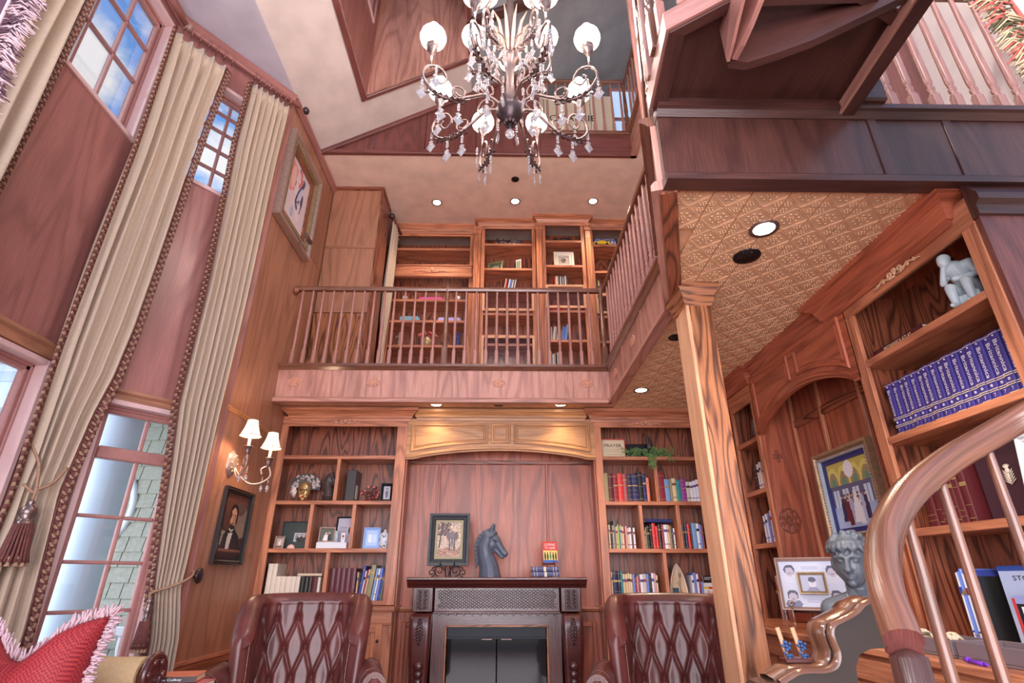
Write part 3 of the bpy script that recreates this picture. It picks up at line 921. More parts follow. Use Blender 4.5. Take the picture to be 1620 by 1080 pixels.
# ================================================================== square oak column
cl = thing('column', 'square oak column with a pale left face and dark cathedral grain, under the landing', 'column', (1.04, 2.80, 0))
CX0, CX1, CY0, CY1 = 1.022, 1.167, 2.68, 2.87
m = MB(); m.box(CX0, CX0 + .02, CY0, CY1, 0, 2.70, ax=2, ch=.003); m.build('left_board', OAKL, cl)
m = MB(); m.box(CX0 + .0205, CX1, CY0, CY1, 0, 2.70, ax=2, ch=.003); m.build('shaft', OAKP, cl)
m = MB()
rows = []
for o_, z in ((0.0, 2.66), (.012, 2.68), (.018, 2.72), (.04, 2.76), (.045, 2.79)):
    rows.append([(CX0 - o_, CY0 - o_, z), (CX1 + o_, CY0 - o_, z), (CX1 + o_, CY1 + o_, z), (CX0 - o_, CY1 + o_, z)])
for a, b in zip(rows[:-1], rows[1:]):
    for k in range(4):
        q = [a[k], a[(k + 1) % 4], b[(k + 1) % 4], b[k]]
        m.face(q, [(0, 0), (0, .2), (.04, .2), (.04, 0)])
m.build('capital', OAKP, cl)

# ================================================================== dark landing
MFD = FR((0, 1.79, 0), (1, 0, 0), (0, 1, 0))
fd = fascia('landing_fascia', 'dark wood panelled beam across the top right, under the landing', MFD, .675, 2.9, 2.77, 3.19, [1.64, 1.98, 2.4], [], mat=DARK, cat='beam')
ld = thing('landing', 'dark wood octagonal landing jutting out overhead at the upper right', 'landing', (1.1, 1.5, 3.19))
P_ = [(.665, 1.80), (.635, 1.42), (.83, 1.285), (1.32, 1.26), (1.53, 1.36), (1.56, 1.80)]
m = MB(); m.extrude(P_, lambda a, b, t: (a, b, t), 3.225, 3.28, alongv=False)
m.build('underside_panel', DARK, ld)
def inner(P, o_):
    c = Vector((sum(p[0] for p in P) / len(P), sum(p[1] for p in P) / len(P)))
    return [tuple(c + (Vector(p) - c) * (1 - o_)) for p in P]
def strips(P, Q, z0, z1, z2, nm, mat, par, sl):
    n = len(P)
    for k in sl:
        a, b, c, d = P[k], P[(k + 1) % n], Q[(k + 1) % n], Q[k]
        m = MB()
        e1, e2 = [(x, y, z0) for x, y in (a, b, c, d)], [(x, y, z1) for x, y in (a, b, c, d)]
        L_ = math.dist(a, b); w_ = math.dist(a, d)
        m.face(e1, [(0, 0), (0, L_), (w_, L_), (w_, 0)]); m.face(e2, [(0, 0), (0, L_), (w_, L_), (w_, 0)])
        for i in range(4):
            j = (i + 1) % 4
            ll = (Vector(e1[i]) - Vector(e1[j])).length
            m.face([e1[i], e1[j], e2[j], e2[i]], [(0, 0), (0, ll), (z1 - z0, ll), (z1 - z0, 0)])
        m.build(nm, mat, par)
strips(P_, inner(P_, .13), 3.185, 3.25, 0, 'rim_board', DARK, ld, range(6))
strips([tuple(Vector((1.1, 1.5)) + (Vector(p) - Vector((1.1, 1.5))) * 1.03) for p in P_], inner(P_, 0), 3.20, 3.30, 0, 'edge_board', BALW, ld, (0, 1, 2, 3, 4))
# rafters of the stair that climbs from the landing, and its curved stringers
def board(P, h0, h1, th, nm, mat, par):
    """vertical board following plan points P=(x,y,z), between z+h0 and z+h1"""
    n = len(P); rows = []
    nr = []
    for i in range(n):
        d = Vector(P[min(i + 1, n - 1)][:2]) - Vector(P[max(i - 1, 0)][:2]); d.normalize(); nr.append(Vector((-d.y, d.x)))
    for i, p in enumerate(P):
        a = Vector(p[:2]); b = a + nr[i] * th
        rows.append([(a.x, a.y, p[2] + h0), (b.x, b.y, p[2] + h0), (b.x, b.y, p[2] + h1), (a.x, a.y, p[2] + h1)])
    m = MB(); m.grid(rows, close_v=True)
    m.face(rows[0], [(0, 0), (.03, 0), (.03, .3), (0, .3)]); m.face(rows[-1], [(0, 0), (.03, 0), (.03, .3), (0, .3)])
    m.sm = [False] * len(m.f)
    return m.build(nm, mat, par)
stn = thing('stair_stringer', 'curved dark stair stringer with a pointed corner hanging below the landing', 'staircase', (.86, 1.42, 3.05))
board([(.860, 1.425, 3.05), (.92, 1.435, 3.05), (1.02, 1.40, 3.06), (1.14, 1.36, 3.08), (1.26, 1.32, 3.12), (1.42, 1.26, 3.17), (1.6, 1.2, 3.22)], 0, .3, .035, 'outer_stringer', DARK, stn)
board([(.855, 1.42, 3.05), (.86, 1.36, 3.05), (.865, 1.30, 3.06), (.87, 1.22, 3.08), (.88, 1.1, 3.12)], -.005, .34, .02, 'inner_stringer', BALW, stn)
board([(.838, 1.43, 3.05), (.83, 1.36, 3.055), (.82, 1.28, 3.07), (.80, 1.1, 3.1)], -.005, .34, .012, 'inner_stringer', BALW, stn)
bm_ = thing('landing_bracket', 'dark slanting wooden strut with a painted lit edge at the right of the landing', 'beam', (1.5, 1.6, 3.05))
m = MB(); m.extrude([(1.505, 1.80), (1.475, 1.24), (1.53, 1.24), (1.56, 1.80)], lambda a, b, t: (a, b, t), 3.145, 3.2, alongv=False); m.build('strut', DARK, bm_)
m = MB(); m.extrude([(1.493, 1.80), (1.463, 1.24), (1.475, 1.24), (1.505, 1.80)], lambda a, b, t: (a, b, t), 3.15, 3.2, alongv=False); m.build('lit_strut_edge', OAKF, bm_)  # lit left side of the strut, its light put into a paler strip
m = MB(); m.box(1.56, 1.70, 1.72, 1.78, 3.19, 3.32, ax=0, ch=.01); m.build('block', DARK, bm_)
balustrade('landing_railing', 'oak railing on top of the dark beam at the upper right', (1.60, 1.86), (2.75, 1.86), 3.19, 4.15, .105, mat=BALW, first=.14, rs=1.1)
balustrade('landing_railing', 'oak railing on the outer left edge of the octagonal landing', (.655, 1.79), (.64, 1.43), 3.30, 4.2, .11, newels=(.20,), first=.07, rs=1.05)
balustrade('landing_railing', 'short oak railing on the front corner of the octagonal landing', (.64, 1.42), (.83, 1.285), 3.30, 4.2, .09, first=.06, rs=1.05)

# ================================================================== built-in bookcases
def bookcase(name, label, M, s0, s1, dep, z0, z1, shelves, dividers, stile=.06, trail=.12, sh_t=.035, crest=True, mat=OAK, back=OAKD, stile_w=None, shelf_in=.0, frieze=True, sides=True, carve=CARV):
    o = M @ Vector(((s0 + s1) / 2, 0, z0))
    r = thing(name, label, 'bookcase', tuple(o))
    sl, sr = stile if isinstance(stile, tuple) else (stile, stile)
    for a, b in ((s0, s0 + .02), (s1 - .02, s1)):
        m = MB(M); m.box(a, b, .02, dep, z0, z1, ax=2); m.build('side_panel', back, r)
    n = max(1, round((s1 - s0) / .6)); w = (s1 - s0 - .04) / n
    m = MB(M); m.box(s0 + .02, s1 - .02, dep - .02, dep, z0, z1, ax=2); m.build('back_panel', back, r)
    for a, b in ((s0, s0 + sl), (s1 - sr, s1)):
        m = MB(M); m.box(a, b, 0, .022, z0, z1 - trail, ax=2, ch=.003); m.build('stile', mat, r)
    m = MB(M); m.box(s0, s1, 0, .022, z1 - trail, z1, ax=0, ch=.003); m.build('top_rail', mat, r)
    for z in shelves:
        m = MB(M); m.box(s0 + sl, s1 - sr, .002, .022, z - sh_t, z, ax=0, ch=.003); m.box(s0 + .02, s1 - .02, .022, dep - .02, z - sh_t + .004, z - .001, ax=0); m.build('shelf', mat, r)
    for s, a, b in dividers:
        m = MB(M); m.box(s - .017, s + .017, .003, dep - .02, a, b - sh_t, ax=2, ch=.002); m.build('divider', mat, r)
    if crest:
        scroll_mesh(.34, .055, M @ Matrix.Translation(((s0 + s1) / 2, -.010, z1 - trail + .022))).build('carved_crest', carve, r)
    return r
def crown(name, label, M, s0, s1, z1, h=.15, proj=.10, mat=OAK, ret=None):
    """mitred crown moulding; returns at the ends"""
    prof = [(.0, z1 - h), (-.012, z1 - h), (-.018, z1 - h + .022), (-.028, z1 - h + .028), (-.034, z1 - h + .045), (-proj * .55, z1 - .055), (-proj * .85, z1 - .035), (-proj, z1 - .028), (-proj, z1), (.0, z1)]
    m = MB(M)
    n = len(prof)
    for i in range(n):
        a, b = prof[i], prof[(i + 1) % n]
        q = [(s0 + a[0], a[0], a[1]), (s0 + b[0], b[0], b[1]), (s1 - b[0], b[0], b[1]), (s1 - a[0], a[0], a[1])]
        l0 = math.dist(a, b); ox = random.random() * 5
        m.face(q, [(ox, s0), (ox + l0, s0), (ox + l0, s1), (ox, s1)])
        for s in (s0, s1):
            sg = 1 if s == s0 else -1
            q = [(s + sg * a[0], a[0], a[1]), (s + sg * b[0], b[0], b[1]), (s + sg * b[0] * 0, .0, b[1]) if False else (s + sg * b[0], .05, b[1]), (s + sg * a[0], .05, a[1])]
            m.face(q, [(ox, 0), (ox + l0, 0), (ox + l0, .1), (ox, .1)])
    return tag(m.build(name, mat), label, 'cornice')
MK = FR((0, YB, 0), (1, 0, 0), (0, 1, 0))
Z1, Z2, Z3, Z0 = 2.335, 1.915, 1.50, 1.04
caseL = bookcase('bookcase', 'built-in oak bookcase left of the fireplace, with statues and albums', MK, XL, -.94, .32, Z0, 2.72, [Z1, Z2, Z3, Z0 + .035], [(-1.57, Z2, Z1), (-1.765, Z3, Z2), (-1.375, Z3, Z2), (-1.56, Z0 + .03, Z3)], stile=(.065, .10), trail=.10)
caseR = bookcase('bookcase', 'built-in oak bookcase right of the fireplace, filled with books', MK, .89, 1.93, .32, Z0, 2.72, [Z1, Z2, Z3, Z0 + .035], [(1.46, Z2, Z1), (1.28, Z3, Z2), (1.63, Z3, Z2), (1.46, Z0 + .03, Z3)], stile=(.07, .05), trail=.10)
crown('cornice', 'oak crown moulding on the bookcase left of the fireplace', MK, XL + .09, -.93, 2.79, .12, .09)
crown('cornice', 'oak crown moulding on the bookcase right of the fireplace', MK, .88, 1.95, 2.79, .12, .09)
def base_cabinet(name, label, M, s0, s1, z1, proj, doors, dep=.32, door_z=(.12, .9), mat=OAK, top_over=.03):
    o = M @ Vector(((s0 + s1) / 2, -proj, 0))
    r = thing(name, label, 'cabinet', tuple(o))
    m = MB(M); m.box(s0, s1, -proj + .02, dep, 0, z1 - .04, ax=2); m.build('body', mat, r)
    m = MB(M); m.extrude([(-proj - top_over, z1 - .028), (-proj - top_over, z1 - .006), (-proj - top_over + .006, z1), (dep, z1), (dep, z1 - .04), (-proj, z1 - .04), (-proj - .005, z1 - .032)], lambda a, b, t: (t, a, b), s0 - (.02 if proj else 0), s1 + .02); m.build('countertop', mat, r)
    m = MB(M); m.box(s0, s1, -proj, -proj + .02, z1 - .14, z1 - .04, ax=0, ch=.003); m.build('top_rail', mat, r)
    m = MB(M); m.box(s0, s1, -proj, -proj + .02, 0, .1, ax=0, ch=.003); m.build('plinth', mat, r)
    for a, b in doors:
        d = MB(M); za, zb = door_z
        w = .06
        for q in ((a, a + w, za, zb, 2), (b - w, b, za, zb, 2), (a + w, b - w, za, za + w, 0), (a + w, b - w, zb - w, zb, 0)):
            d.box(q[0], q[1], -proj - .012, -proj + .01, q[2], q[3], ax=q[4], ch=.004)
        dd_ = d.build('door', mat, r)
        d = MB(M); d.extrude([(a + w, za + w), (b - w, za + w), (b - w, zb - w), (a + w, zb - w)], lambda p, q, t: (p, t, q), -proj + .001, -proj + .004)
        d.box(a + w + .03, b - w - .03, -proj - .008, -proj + .004, za + w + .03, zb - w - .03, ax=2, ch=.007)
        d.build('raised_panel', mat, dd_)
        d = MB(M); d.sphere((b - .03, -proj - .03, zb - .12), .013, 8, 6); d.tube([(b - .03, -proj - .012, zb - .12), (b - .03, -proj - .026, zb - .12)], .005, 6); d.build('knob', METALD, dd_)
    return r
base_cabinet('base_cabinet', 'oak base cabinet under the bookcase left of the fireplace', MK, XL, -.93, 1.035, .10, [(-2.12, -1.58), (-1.54, -1.0)])
base_cabinet('base_cabinet', 'oak base cabinet under the bookcase right of the fireplace', MK, .88, 1.62, 1.035, .10, [(.95, 1.26), (1.28, 1.6)])

# ---- alcove over the fireplace
al = thing('fireplace_alcove', 'recessed oak panelling behind the mantel, between the two bookcases', 'wall panelling', (0, 5.42, 0))
xs = [-.94, -.63, .43, .89]
seq = [-.94, -.625, -.27, .085, .43, .89]
for a, b in zip(seq[:-1], seq[1:]):
    m = MB(); m.box(a, b, 5.42, 5.45, 1.02, 2.72, ax=2); m.build('panel', OAKN, al)
for x in (-.625, .43):
    m = MB(); m.box(x - .012, x + .012, 5.405, 5.42, 1.02, 2.32, ax=2, ch=.004); m.build('batten', OAKN, al)
m = MB(); m.box(-.94, .89, 5.40, 5.42, 2.29, 2.33, ax=0, ch=.006); m.build('cross_rail', OAKD, al)
for x0, x1 in ((-.939, -.925), (.875, .889)):
    m = MB(); m.box(x0, x1, 5.235, 5.42, 0, 2.72, ax=2); m.build('side_board', OAKN, al)
for x0, x1 in ((-.94, -.62), (.55, .89)):
    m = MB(); m.box(x0, x1, 5.40, 5.45, 0, 1.0, ax=2); m.build('panel', OAKN, al)
    m = MB()
    for q in ((x0 + .05, x0 + .09, .15, .9, 2), (x1 - .09, x1 - .05, .15, .9, 2), (x0 + .09, x1 - .09, .86, .9, 0), (x0 + .09, x1 - .09, .15, .19, 0)): m.box(q[0], q[1], 5.38, 5.40, q[2], q[3], ax=q[4], ch=.006)
    m.build('panel_moulding', OAKN, al)
m = MB(); m.extrude([(5.42, .97), (5.37, .985), (5.36, 1.0), (5.35, 1.005), (5.35, 1.02), (5.42, 1.02)], lambda a, b, t: (t, a, b), -.94, .89); m.build('chair_rail', OAK, al)
# arched valance over the alcove
def arch_valance(name, label, M, s0, s1, z_end, z_mid, z_top, panels, mat=OAKG, th=.03, n=24, pmat=None):
    o = M @ Vector(((s0 + s1) / 2, 0, z_end))
    r = thing(name, label, 'valance', tuple(o))
    def zb(s):
        t = (s - s0) / (s1 - s0); t = min(max((t - .04) / .92, 0), 1)
        return z_end + (z_mid - z_end) * (math.sin(PI * t) ** .75)
    top = [(s0, z_top), (s1, z_top)]
    m = MB(M); ss = [s0 + (s1 - s0) * i / n for i in range(n + 1)]
    for i in range(n):
        a, b = ss[i], ss[i + 1]
        for d in (0, th):
            m.face([(a, d, zb(a)), (b, d, zb(b)), (b, d, z_top), (a, d, z_top)], [(zb(a), a), (zb(b), b), (z_top, b), (z_top, a)])
        m.face([(a, 0, zb(a)), (b, 0, zb(b)), (b, th, zb(b)), (a, th, zb(a))], [(0, a), (0, b), (th, b), (th, a)])
    for s in (s0, s1): m.face([(s, 0, zb(s)), (s, th, zb(s)), (s, th, z_top), (s, 0, z_top)], [(0, 0), (th, 0), (th, .3), (0, .3)])
    m.build('arched_board', mat, r)
    # moulding that follows the arch
    m = MB(M)
    rows = [[(s, -.002, zb(s) + .012), (s, -.012, zb(s) + .018), (s, -.012, zb(s) + .034), (s, -.002, zb(s) + .042)] for s in ss]
    m.grid(rows); m.sm = [False] * len(m.f); m.build('arch_moulding', mat, r)
    for a, b in panels:
        # raised panel: flat top, bottom following the arch
        def loop(o_, d):
            k = 10; q = []
            for i in range(k + 1):
                s = a + o_ + (b - a - 2 * o_) * i / k; q.append((s, d, max(zb(s), zb(a + .02) * 0 + zb(s)) + .07 + o_))
            q += [(b - o_, d, z_top - .05 - o_), (a + o_, d, z_top - .05 - o_)]
            return q
        m = MB(M)
        for (o1, d1), (o2, d2) in zip(((0, -.001), (.006, -.012), (.018, -.012), (.03, .004), (.045, -.006)), ((.006, -.012), (.018, -.012), (.03, .004), (.045, -.006), (.046, -.006))):
            A, B_ = loop(o1, d1), loop(o2, d2)
            for i in range(len(A)):
                j = (i + 1) % len(A)
                m.face([A[i], A[j], B_[j], B_[i]], [(0, A[i][0]), (0, A[j][0]), (.01, B_[j][0]), (.01, B_[i][0])])
        A = loop(.046, -.006); m.face(A, [(p[2], p[0]) for p in A])
        m.build('raised_panel', pmat or mat, r)
    return r
arch_valance('arch_valance', 'arched golden oak valance with three raised panels over the fireplace alcove', MK, -.94, .89, 2.30, 2.385, 2.70, [(-.90, -.15), (-.12, .07), (.10, .85)])
crown('cornice', 'oak crown moulding over the fireplace alcove, under two spotlights', FR((0, 5.20, 0), (1, 0, 0), (0, 1, 0)), -.84, .79, 2.79, .11, .05, mat=OAKG)

# ---- right wall: near bookcase, arched niche, far bookcase (local x runs towards the camera)
MR = FR((XR, 0, 0), (0, -1, 0), (1, 0, 0))
caseN = bookcase('bookcase', 'built-in oak bookcase on the right wall, nearest the stair handrail', MR, -2.72, -1.80, .33, 0.95, 2.72, [2.315, 1.90, 1.465], [], stile=(.07, .07), trail=.13, carve=CARVL)
# nearest side only is narrow
caseF = bookcase('bookcase', 'narrow built-in oak bookcase in the far right corner behind the column', MR, -4.42, -3.98, .33, 0.95, 2.66, [2.25, 1.87, 1.49], [], stile=(.03, .05), trail=.14, crest=False)
crown('cornice', 'oak crown moulding on the near bookcase of the right wall', MR, -2.86, -1.905, 2.79, .15, .10, mat=OAKN)
crown('cornice', 'oak crown moulding over the arched niche of the right wall', FR((XR + .05, 0, 0), (0, -1, 0), (1, 0, 0)), -4.0, -2.80, 2.79, .13, .09, mat=OAKN)
crown('cornice', 'oak crown moulding on the narrow far corner bookcase', MR, -4.42, -4.0, 2.79, .13, .08, mat=OAKN)
nc = thing('wall_niche', 'arched oak niche in the right wall holding two framed pictures', 'niche', (2.2, 3.3, .99))
seq = [2.72, 3.12, 3.56, 3.98]
for a, b in zip(seq[:-1], seq[1:]):
    m = MB(); m.box(2.20, 2.24, a, b, .99, 2.72, ax=2); m.build('panel', OAKN, nc)
for y in (3.12, 3.56, 3.93):
    m = MB(); m.box(2.175, 2.20, y - .016, y + .016, .99, 2.72, ax=2, ch=.006); m.build('batten', OAK, nc)
m = MB(); m.box(2.178, 2.20, 2.72, 3.98, 2.28, 2.34, ax=1, ch=.006); m.build('cross_rail', OAKD, nc)
m = MB(); m.box(1.945, 2.24, 3.965, 3.985, .99, 2.72, ax=2); m.build('side_board', OAKN, nc)
m = MB(); m.box(1.945, 2.24, 2.715, 2.725, .99, 2.72, ax=2); m.build('side_board', OAKN, nc)
MSB = FR((2.03, 3.963, 0), (1, 0, 0), (0, 1, 0))
rosette_mesh(.16, .18, MSB @ Matrix.Translation((0, 0, 1.625)), 8).build('rosette', CARVR, nc)
rosette_mesh(.07, .09, MSB @ Matrix.Translation((0, 0, 2.08)), 4).build('small_rosette', CARVR, nc)
arch_valance('arch_valance', 'arched oak valance with two raised panels over the right wall niche', FR((XR, 0, 0), (0, -1, 0), (1, 0, 0)), -3.99, -2.71, 2.24, 2.40, 2.70, [(-3.93, -3.38), (-3.30, -2.77)], mat=OAKN)
base_cabinet('counter_cabinet', 'long oak counter cabinet along the right wall', MR, -5.0, -1.82, .985, .34, [(-3.6, -3.15), (-3.1, -2.65), (-2.6, -2.15)], dep=.33, door_z=(.1, .80))

# ---- upper library
YU = 6.32
MU = FR((0, YU, 0), (1, 0, 0), (0, 1, 0)); MU2 = FR((0, YU - .13, 0), (1, 0, 0), (0, 1, 0)); MU3 = FR((0, YU - .22, 0), (1, 0, 0), (0, 1, 0))
bookcase('upper_bookcase', 'upper floor oak shelves left, with two empty shelves above a carved panel', MU, -1.55, -.42, .35, 3.15, 5.70, [5.44, 4.64, 4.33, 3.98], [], stile=(.06, .06), trail=.06, crest=False)
pn = thing('carved_panel', 'oak panel with carved garland between the empty shelves and the lower shelves upstairs', 'panel', (-.98, YU, 4.98))
m = MB(MU); m.box(-1.53, -.44, -.03, .02, 4.97, 5.14, ax=0, ch=.006); m.build('board', OAK, pn)
m = MB(MU); m.box(-1.54, -.43, -.05, .0, 4.955, 4.985, ax=0, ch=.008); m.box(-1.54, -.43, -.045, .0, 5.13, 5.15, ax=0, ch=.006); m.build('moulding', OAK, pn)
scroll_mesh(.5, .08, MU @ Matrix.Translation((-.98, -.035, 5.03))).build('carved_garland', CARV, pn)
bookcase('upper_bookcase', 'upper floor oak bookcase with glazed cupboards, second from the left', MU2, -.32, .42, .35, 3.15, 5.72, [5.44, 5.05, 4.72, 4.38, 4.07, 3.95], [], stile=(.05, .05), trail=.04, crest=False)
bookcase('upper_bookcase', 'upper floor oak bookcase with a red bag behind glass, third from the left', MU3, .50, 1.08, .35, 3.15, 5.74, [5.44, 5.05, 4.72, 4.38, 3.97], [], stile=(.05, .05), trail=.04, crest=False)
bookcase('upper_bookcase', 'upper floor oak bookcase at the right, partly hidden by the wing railing', MU2, 1.16, 1.80, .35, 3.15, 5.72, [5.44, 5.02, 4.68, 4.35, 4.0], [], stile=(.05, .05), trail=.04, crest=False)
for i, (x, M_, w_, lb_) in enumerate(((-.37, MU2, .09, 'between the first and second upstairs bookcases'), (.46, MU3, .075, 'between the second and third upstairs bookcases'), (1.12, MU3, .075, 'between the third and fourth upstairs bookcases'))):
    p_ = thing('pilaster', 'fluted oak pilaster ' + lb_, 'pilaster', (x, YU - .25, 3.15))
    m = MB(M_)
    m.box(x - w_ / 2, x + w_ / 2, -.05, .02, 3.15, 5.62, ax=2, ch=.006)
    for k in (-1, 0, 1): m.tube([(x + k * w_ * .26, -.052, 3.3), (x + k * w_ * .26, -.052, 5.45)], .006, 6)
    m.build('shaft', OAK, p_)
    m = MB(M_); m.box(x - w_ / 2 - .01, x + w_ / 2 + .01, -.065, .02, 5.56, 5.68, ax=2, ch=.01)
    for k in (-1, 1): m.tube(spiral(x + k * .02, 5.62, .02, .006, 0, 1.3, y=-.07), .004, 5)
    m.build('capital', OAK, p_)
crown('cornice', 'crown moulding over the leftmost upstairs bookcase', MU, -1.5, -.42, ZT, .13, .07)
crown('cornice', 'crown moulding over the second upstairs bookcase', MU2, -.33, .42, ZT, .13, .08)
crown('cornice', 'crown moulding over the third upstairs bookcase, furthest forward', MU3, .47, 1.11, ZT, .13, .09)
crown('cornice', 'crown moulding over the rightmost upstairs bookcase', MU2, 1.14, 1.8, ZT, .13, .08)
def glazed_door(M, s0, s1, z0, z1, label, flap=False):
    r = thing('glazed_door', label, 'cabinet door', tuple(M @ Vector(((s0 + s1) / 2, -.02, z0))))
    m = MB(M)
    w = .035
    for q in ((s0, s0 + w, z0, z1, 2), (s1 - w, s1, z0, z1, 2), (s0 + w, s1 - w, z0, z0 + w, 0), (s0 + w, s1 - w, z1 - w, z1, 0)): m.box(q[0], q[1], -.022, -.002, q[2], q[3], ax=q[4], ch=.004)
    m.build('door_frame', OAKL, r)
    m = MB(M); m.box(s0 + w, s1 - w, -.013, -.009, z0 + w, z1 - w); m.build('glass_pane', FGLASS, r)
    return r
glazed_door(MU2, -.29, .39, 4.40, 4.72, 'small glazed door, upper, in the second upstairs bookcase')
glazed_door(MU2, -.29, .39, 3.60, 4.05, 'glazed door behind the balusters, lower, in the second upstairs bookcase')
glazed_door(MU3, .53, 1.05, 4.40, 4.74, 'small glazed door showing a red bag in the third upstairs bookcase')
glazed_door(MU2, 1.19, 1.7, 4.37, 4.66, 'small glazed door in the rightmost upstairs bookcase')
# closet box at the upper left
cb = thing('closet', 'tall plain oak closet at the left end of the balcony', 'closet', (-1.86, 5.72, 3.15))
for (z0, z1) in ((3.15, 4.02), (4.03, 4.90), (4.91, 5.76)):
    m = MB(); m.box(XL, -1.56, 5.52, 5.54, z0, z1, ax=2); m.build('panel', OAKP if z0 < 4 else OAKW, cb)
m = MB(); m.box(XL, -1.56, 5.51, 5.52, 4.89, 4.93, ax=0, ch=.003); m.build('batten', OAKW, cb)
m = MB(); m.box(-1.56, -1.54, 5.50, 5.95, 3.15, 5.78, ax=2, ch=.003); m.build('side_panel', OAKD, cb)
m = MB(); m.box(XL, -1.53, 5.49, 5.96, 5.76, 5.80, ax=0); m.build('top_moulding', OAKD, cb)
# ================================================================== fireplace and mantel
fp = thing('fireplace', 'dark mahogany fireplace mantel with lattice frieze, acanthus corbels and black glass firebox', 'fireplace', (-.045, 5.1, 0))
XM = -.045
m = MB(); m.extrude([(5.42, 1.262), (4.86, 1.262), (4.85, 1.255), (4.85, 1.245), (4.865, 1.235), (4.88, 1.23), (4.89, 1.215), (4.92, 1.195), (4.935, 1.18), (5.42, 1.18)], lambda a, b, t: (t, a, b), XM - .745, XM + .745)
m.build('mantel_shelf', MAHO, fp)
m = MB(); m.box(XM - .52, XM + .52, 4.99, 5.40, 1.005, 1.18, ax=0); m.build('frieze', MAHO, fp)
# crossing lattice ribs of the frieze, each rib clipped to the field
m = MB(); z0_, z1_ = 1.025, 1.165
for sgn in (1, -1):
    x = -.9
    while x < .9:
        a0, a1 = x, x + sgn * (z1_ - z0_) * 1.6
        lo, hi = (a0, z0_), (a1, z1_)
        q = []
        for t in range(9):
            xx = a0 + (a1 - a0) * t / 8; zz = z0_ + (z1_ - z0_) * t / 8
            if abs(xx) < .50: q.append((XM + xx, 4.986, zz))
        if len(q) > 1: m.tube(q, .0028, 4, cap=False)
        x += .034
o = m.build('lattice', CARVD, fp); o['kind'] = 'stuff'
m = MB(); m.box(XM - .53, XM + .53, 4.965, 4.99, .985, 1.005, ax=0, ch=.006); m.build('dentil_rail', MAHO, fp)
for i in range(-7, 8):
    m = MB(); m.box(XM + i * .068 - .007, XM + i * .068 + .007, 4.955, 4.975, .972, .992, ch=.003); m.build('dentil', CARVD, fp)
for f in (-1, 1):
    cx = XM + f * .615
    m = MB(); m.box(cx - .085, cx + .085, 4.95, 5.40, 1.0, 1.19, ax=2, ch=.006); m.build('corner_block', MAHO, fp)
    m = MB(); m.box(cx - .05, cx + .05, 4.940, 4.95, 1.02, 1.17, ch=.003)
    for k in range(5):
        for j in (-1, 1): m.tube(spiral(cx + j * .02, 1.035 + k * .028, .014, .004, 0, 1.2, 10, y=4.938, flip=j), .004, 4)
    m.build('carved_block', CARVD, fp)
    # curved corbel: S profile in y/z
    prof = [(5.40, .99), (4.90, .99), (4.872, .95), (4.866, .88), (4.872, .78), (4.89, .68), (4.915, .58), (4.93, .50), (4.94, .40), (4.93, .3), (4.95, .2), (5.0, .12), (5.40, .12)]
    m = MB(); wfun = lambda z: .085 - .035 * max(0, (.8 - z) / .7)
    rows = [[(cx + k * wfun(b), a, b) for a, b in prof] for k in (-1, -.86, -.6, 0, .6, .86, 1)]
    for j in (0, 6): rows[j] = [(x, y + .02, z) for x, y, z in rows[j]]
    m.grid(rows, close_v=True)
    for k in (-1, 1): m.face([(cx + k * wfun(b), a + .02, b) for a, b in prof], [(a, b) for a, b in prof])
    m.build('corbel', MAHO, fp)
    m = MB()
    for k in range(9):      # acanthus leaf
        t = k / 8; z = .955 - .17 * t; wv = .03 * math.sin(PI * (1 - t) * .8 + .25)
        for j in (-1, 1):
            m.tube([(cx, 4.868 - .002, z), (cx + j * wv * .6, 4.856, z + .006), (cx + j * wv, 4.862, z - .014)], [.005, .007, .002], 5)
    m.tube([(cx, 4.86, .965), (cx - .006, 4.852, .88), (cx + .004, 4.856, .80), (cx, 4.864, .765)], [.006, .008, .006, .002], 6)
    m.build('acanthus_leaf', CARVD, fp)
    m = MB()
    for k in range(6):
        z = .62 - k * .055
        m.sphere((cx, 4.905 + k * .008, z), (.042 - k * .003, .02, .034), 10, 6)
    m.build('husk_carving', MAHO, fp)
m = MB()
for q in ((XM - .53, XM - .42, .0, .985, 2), (XM + .42, XM + .53, .0, .985, 2), (XM - .42, XM + .42, .885, .985, 0)): m.box(q[0], q[1], 5.0, 5.40, q[2], q[3], ax=q[4])
m.build('surround', MAHO, fp)
m = MB()
for q in ((XM - .425, XM - .408, 0, .90, 2), (XM + .408, XM + .425, 0, .90, 2), (XM - .42, XM + .42, .888, .903, 0)): m.box(q[0], q[1], 4.985, 5.0, q[2], q[3], ax=q[4], ch=.004)
m.build('surround_bead', OAKP, fp)
m = MB(); m.box(XM - .408, XM + .408, 5.02, 5.04, .81, .888, ch=.004); m.box(XM - .408, XM + .408, 5.01, 5.03, .80, .812)
m.build('vent_hood', plain('firebox_grey_trim', srgb(40, 44, 52), .6), fp)
for a, b in ((-.405, -.003), (.003, .405)):
    m = MB(); m.box(XM + a, XM + b, 5.03, 5.038, .1, .80, ch=.003); m.build('glass_door', DGLASS, fp)
m = MB()
for f in (-1, 1): m.box(XM + f * .08 - .045, XM + f * .08 + .045, 5.005, 5.03, .792, .802, ch=.003)
m.build('door_handle', METAL, fp)

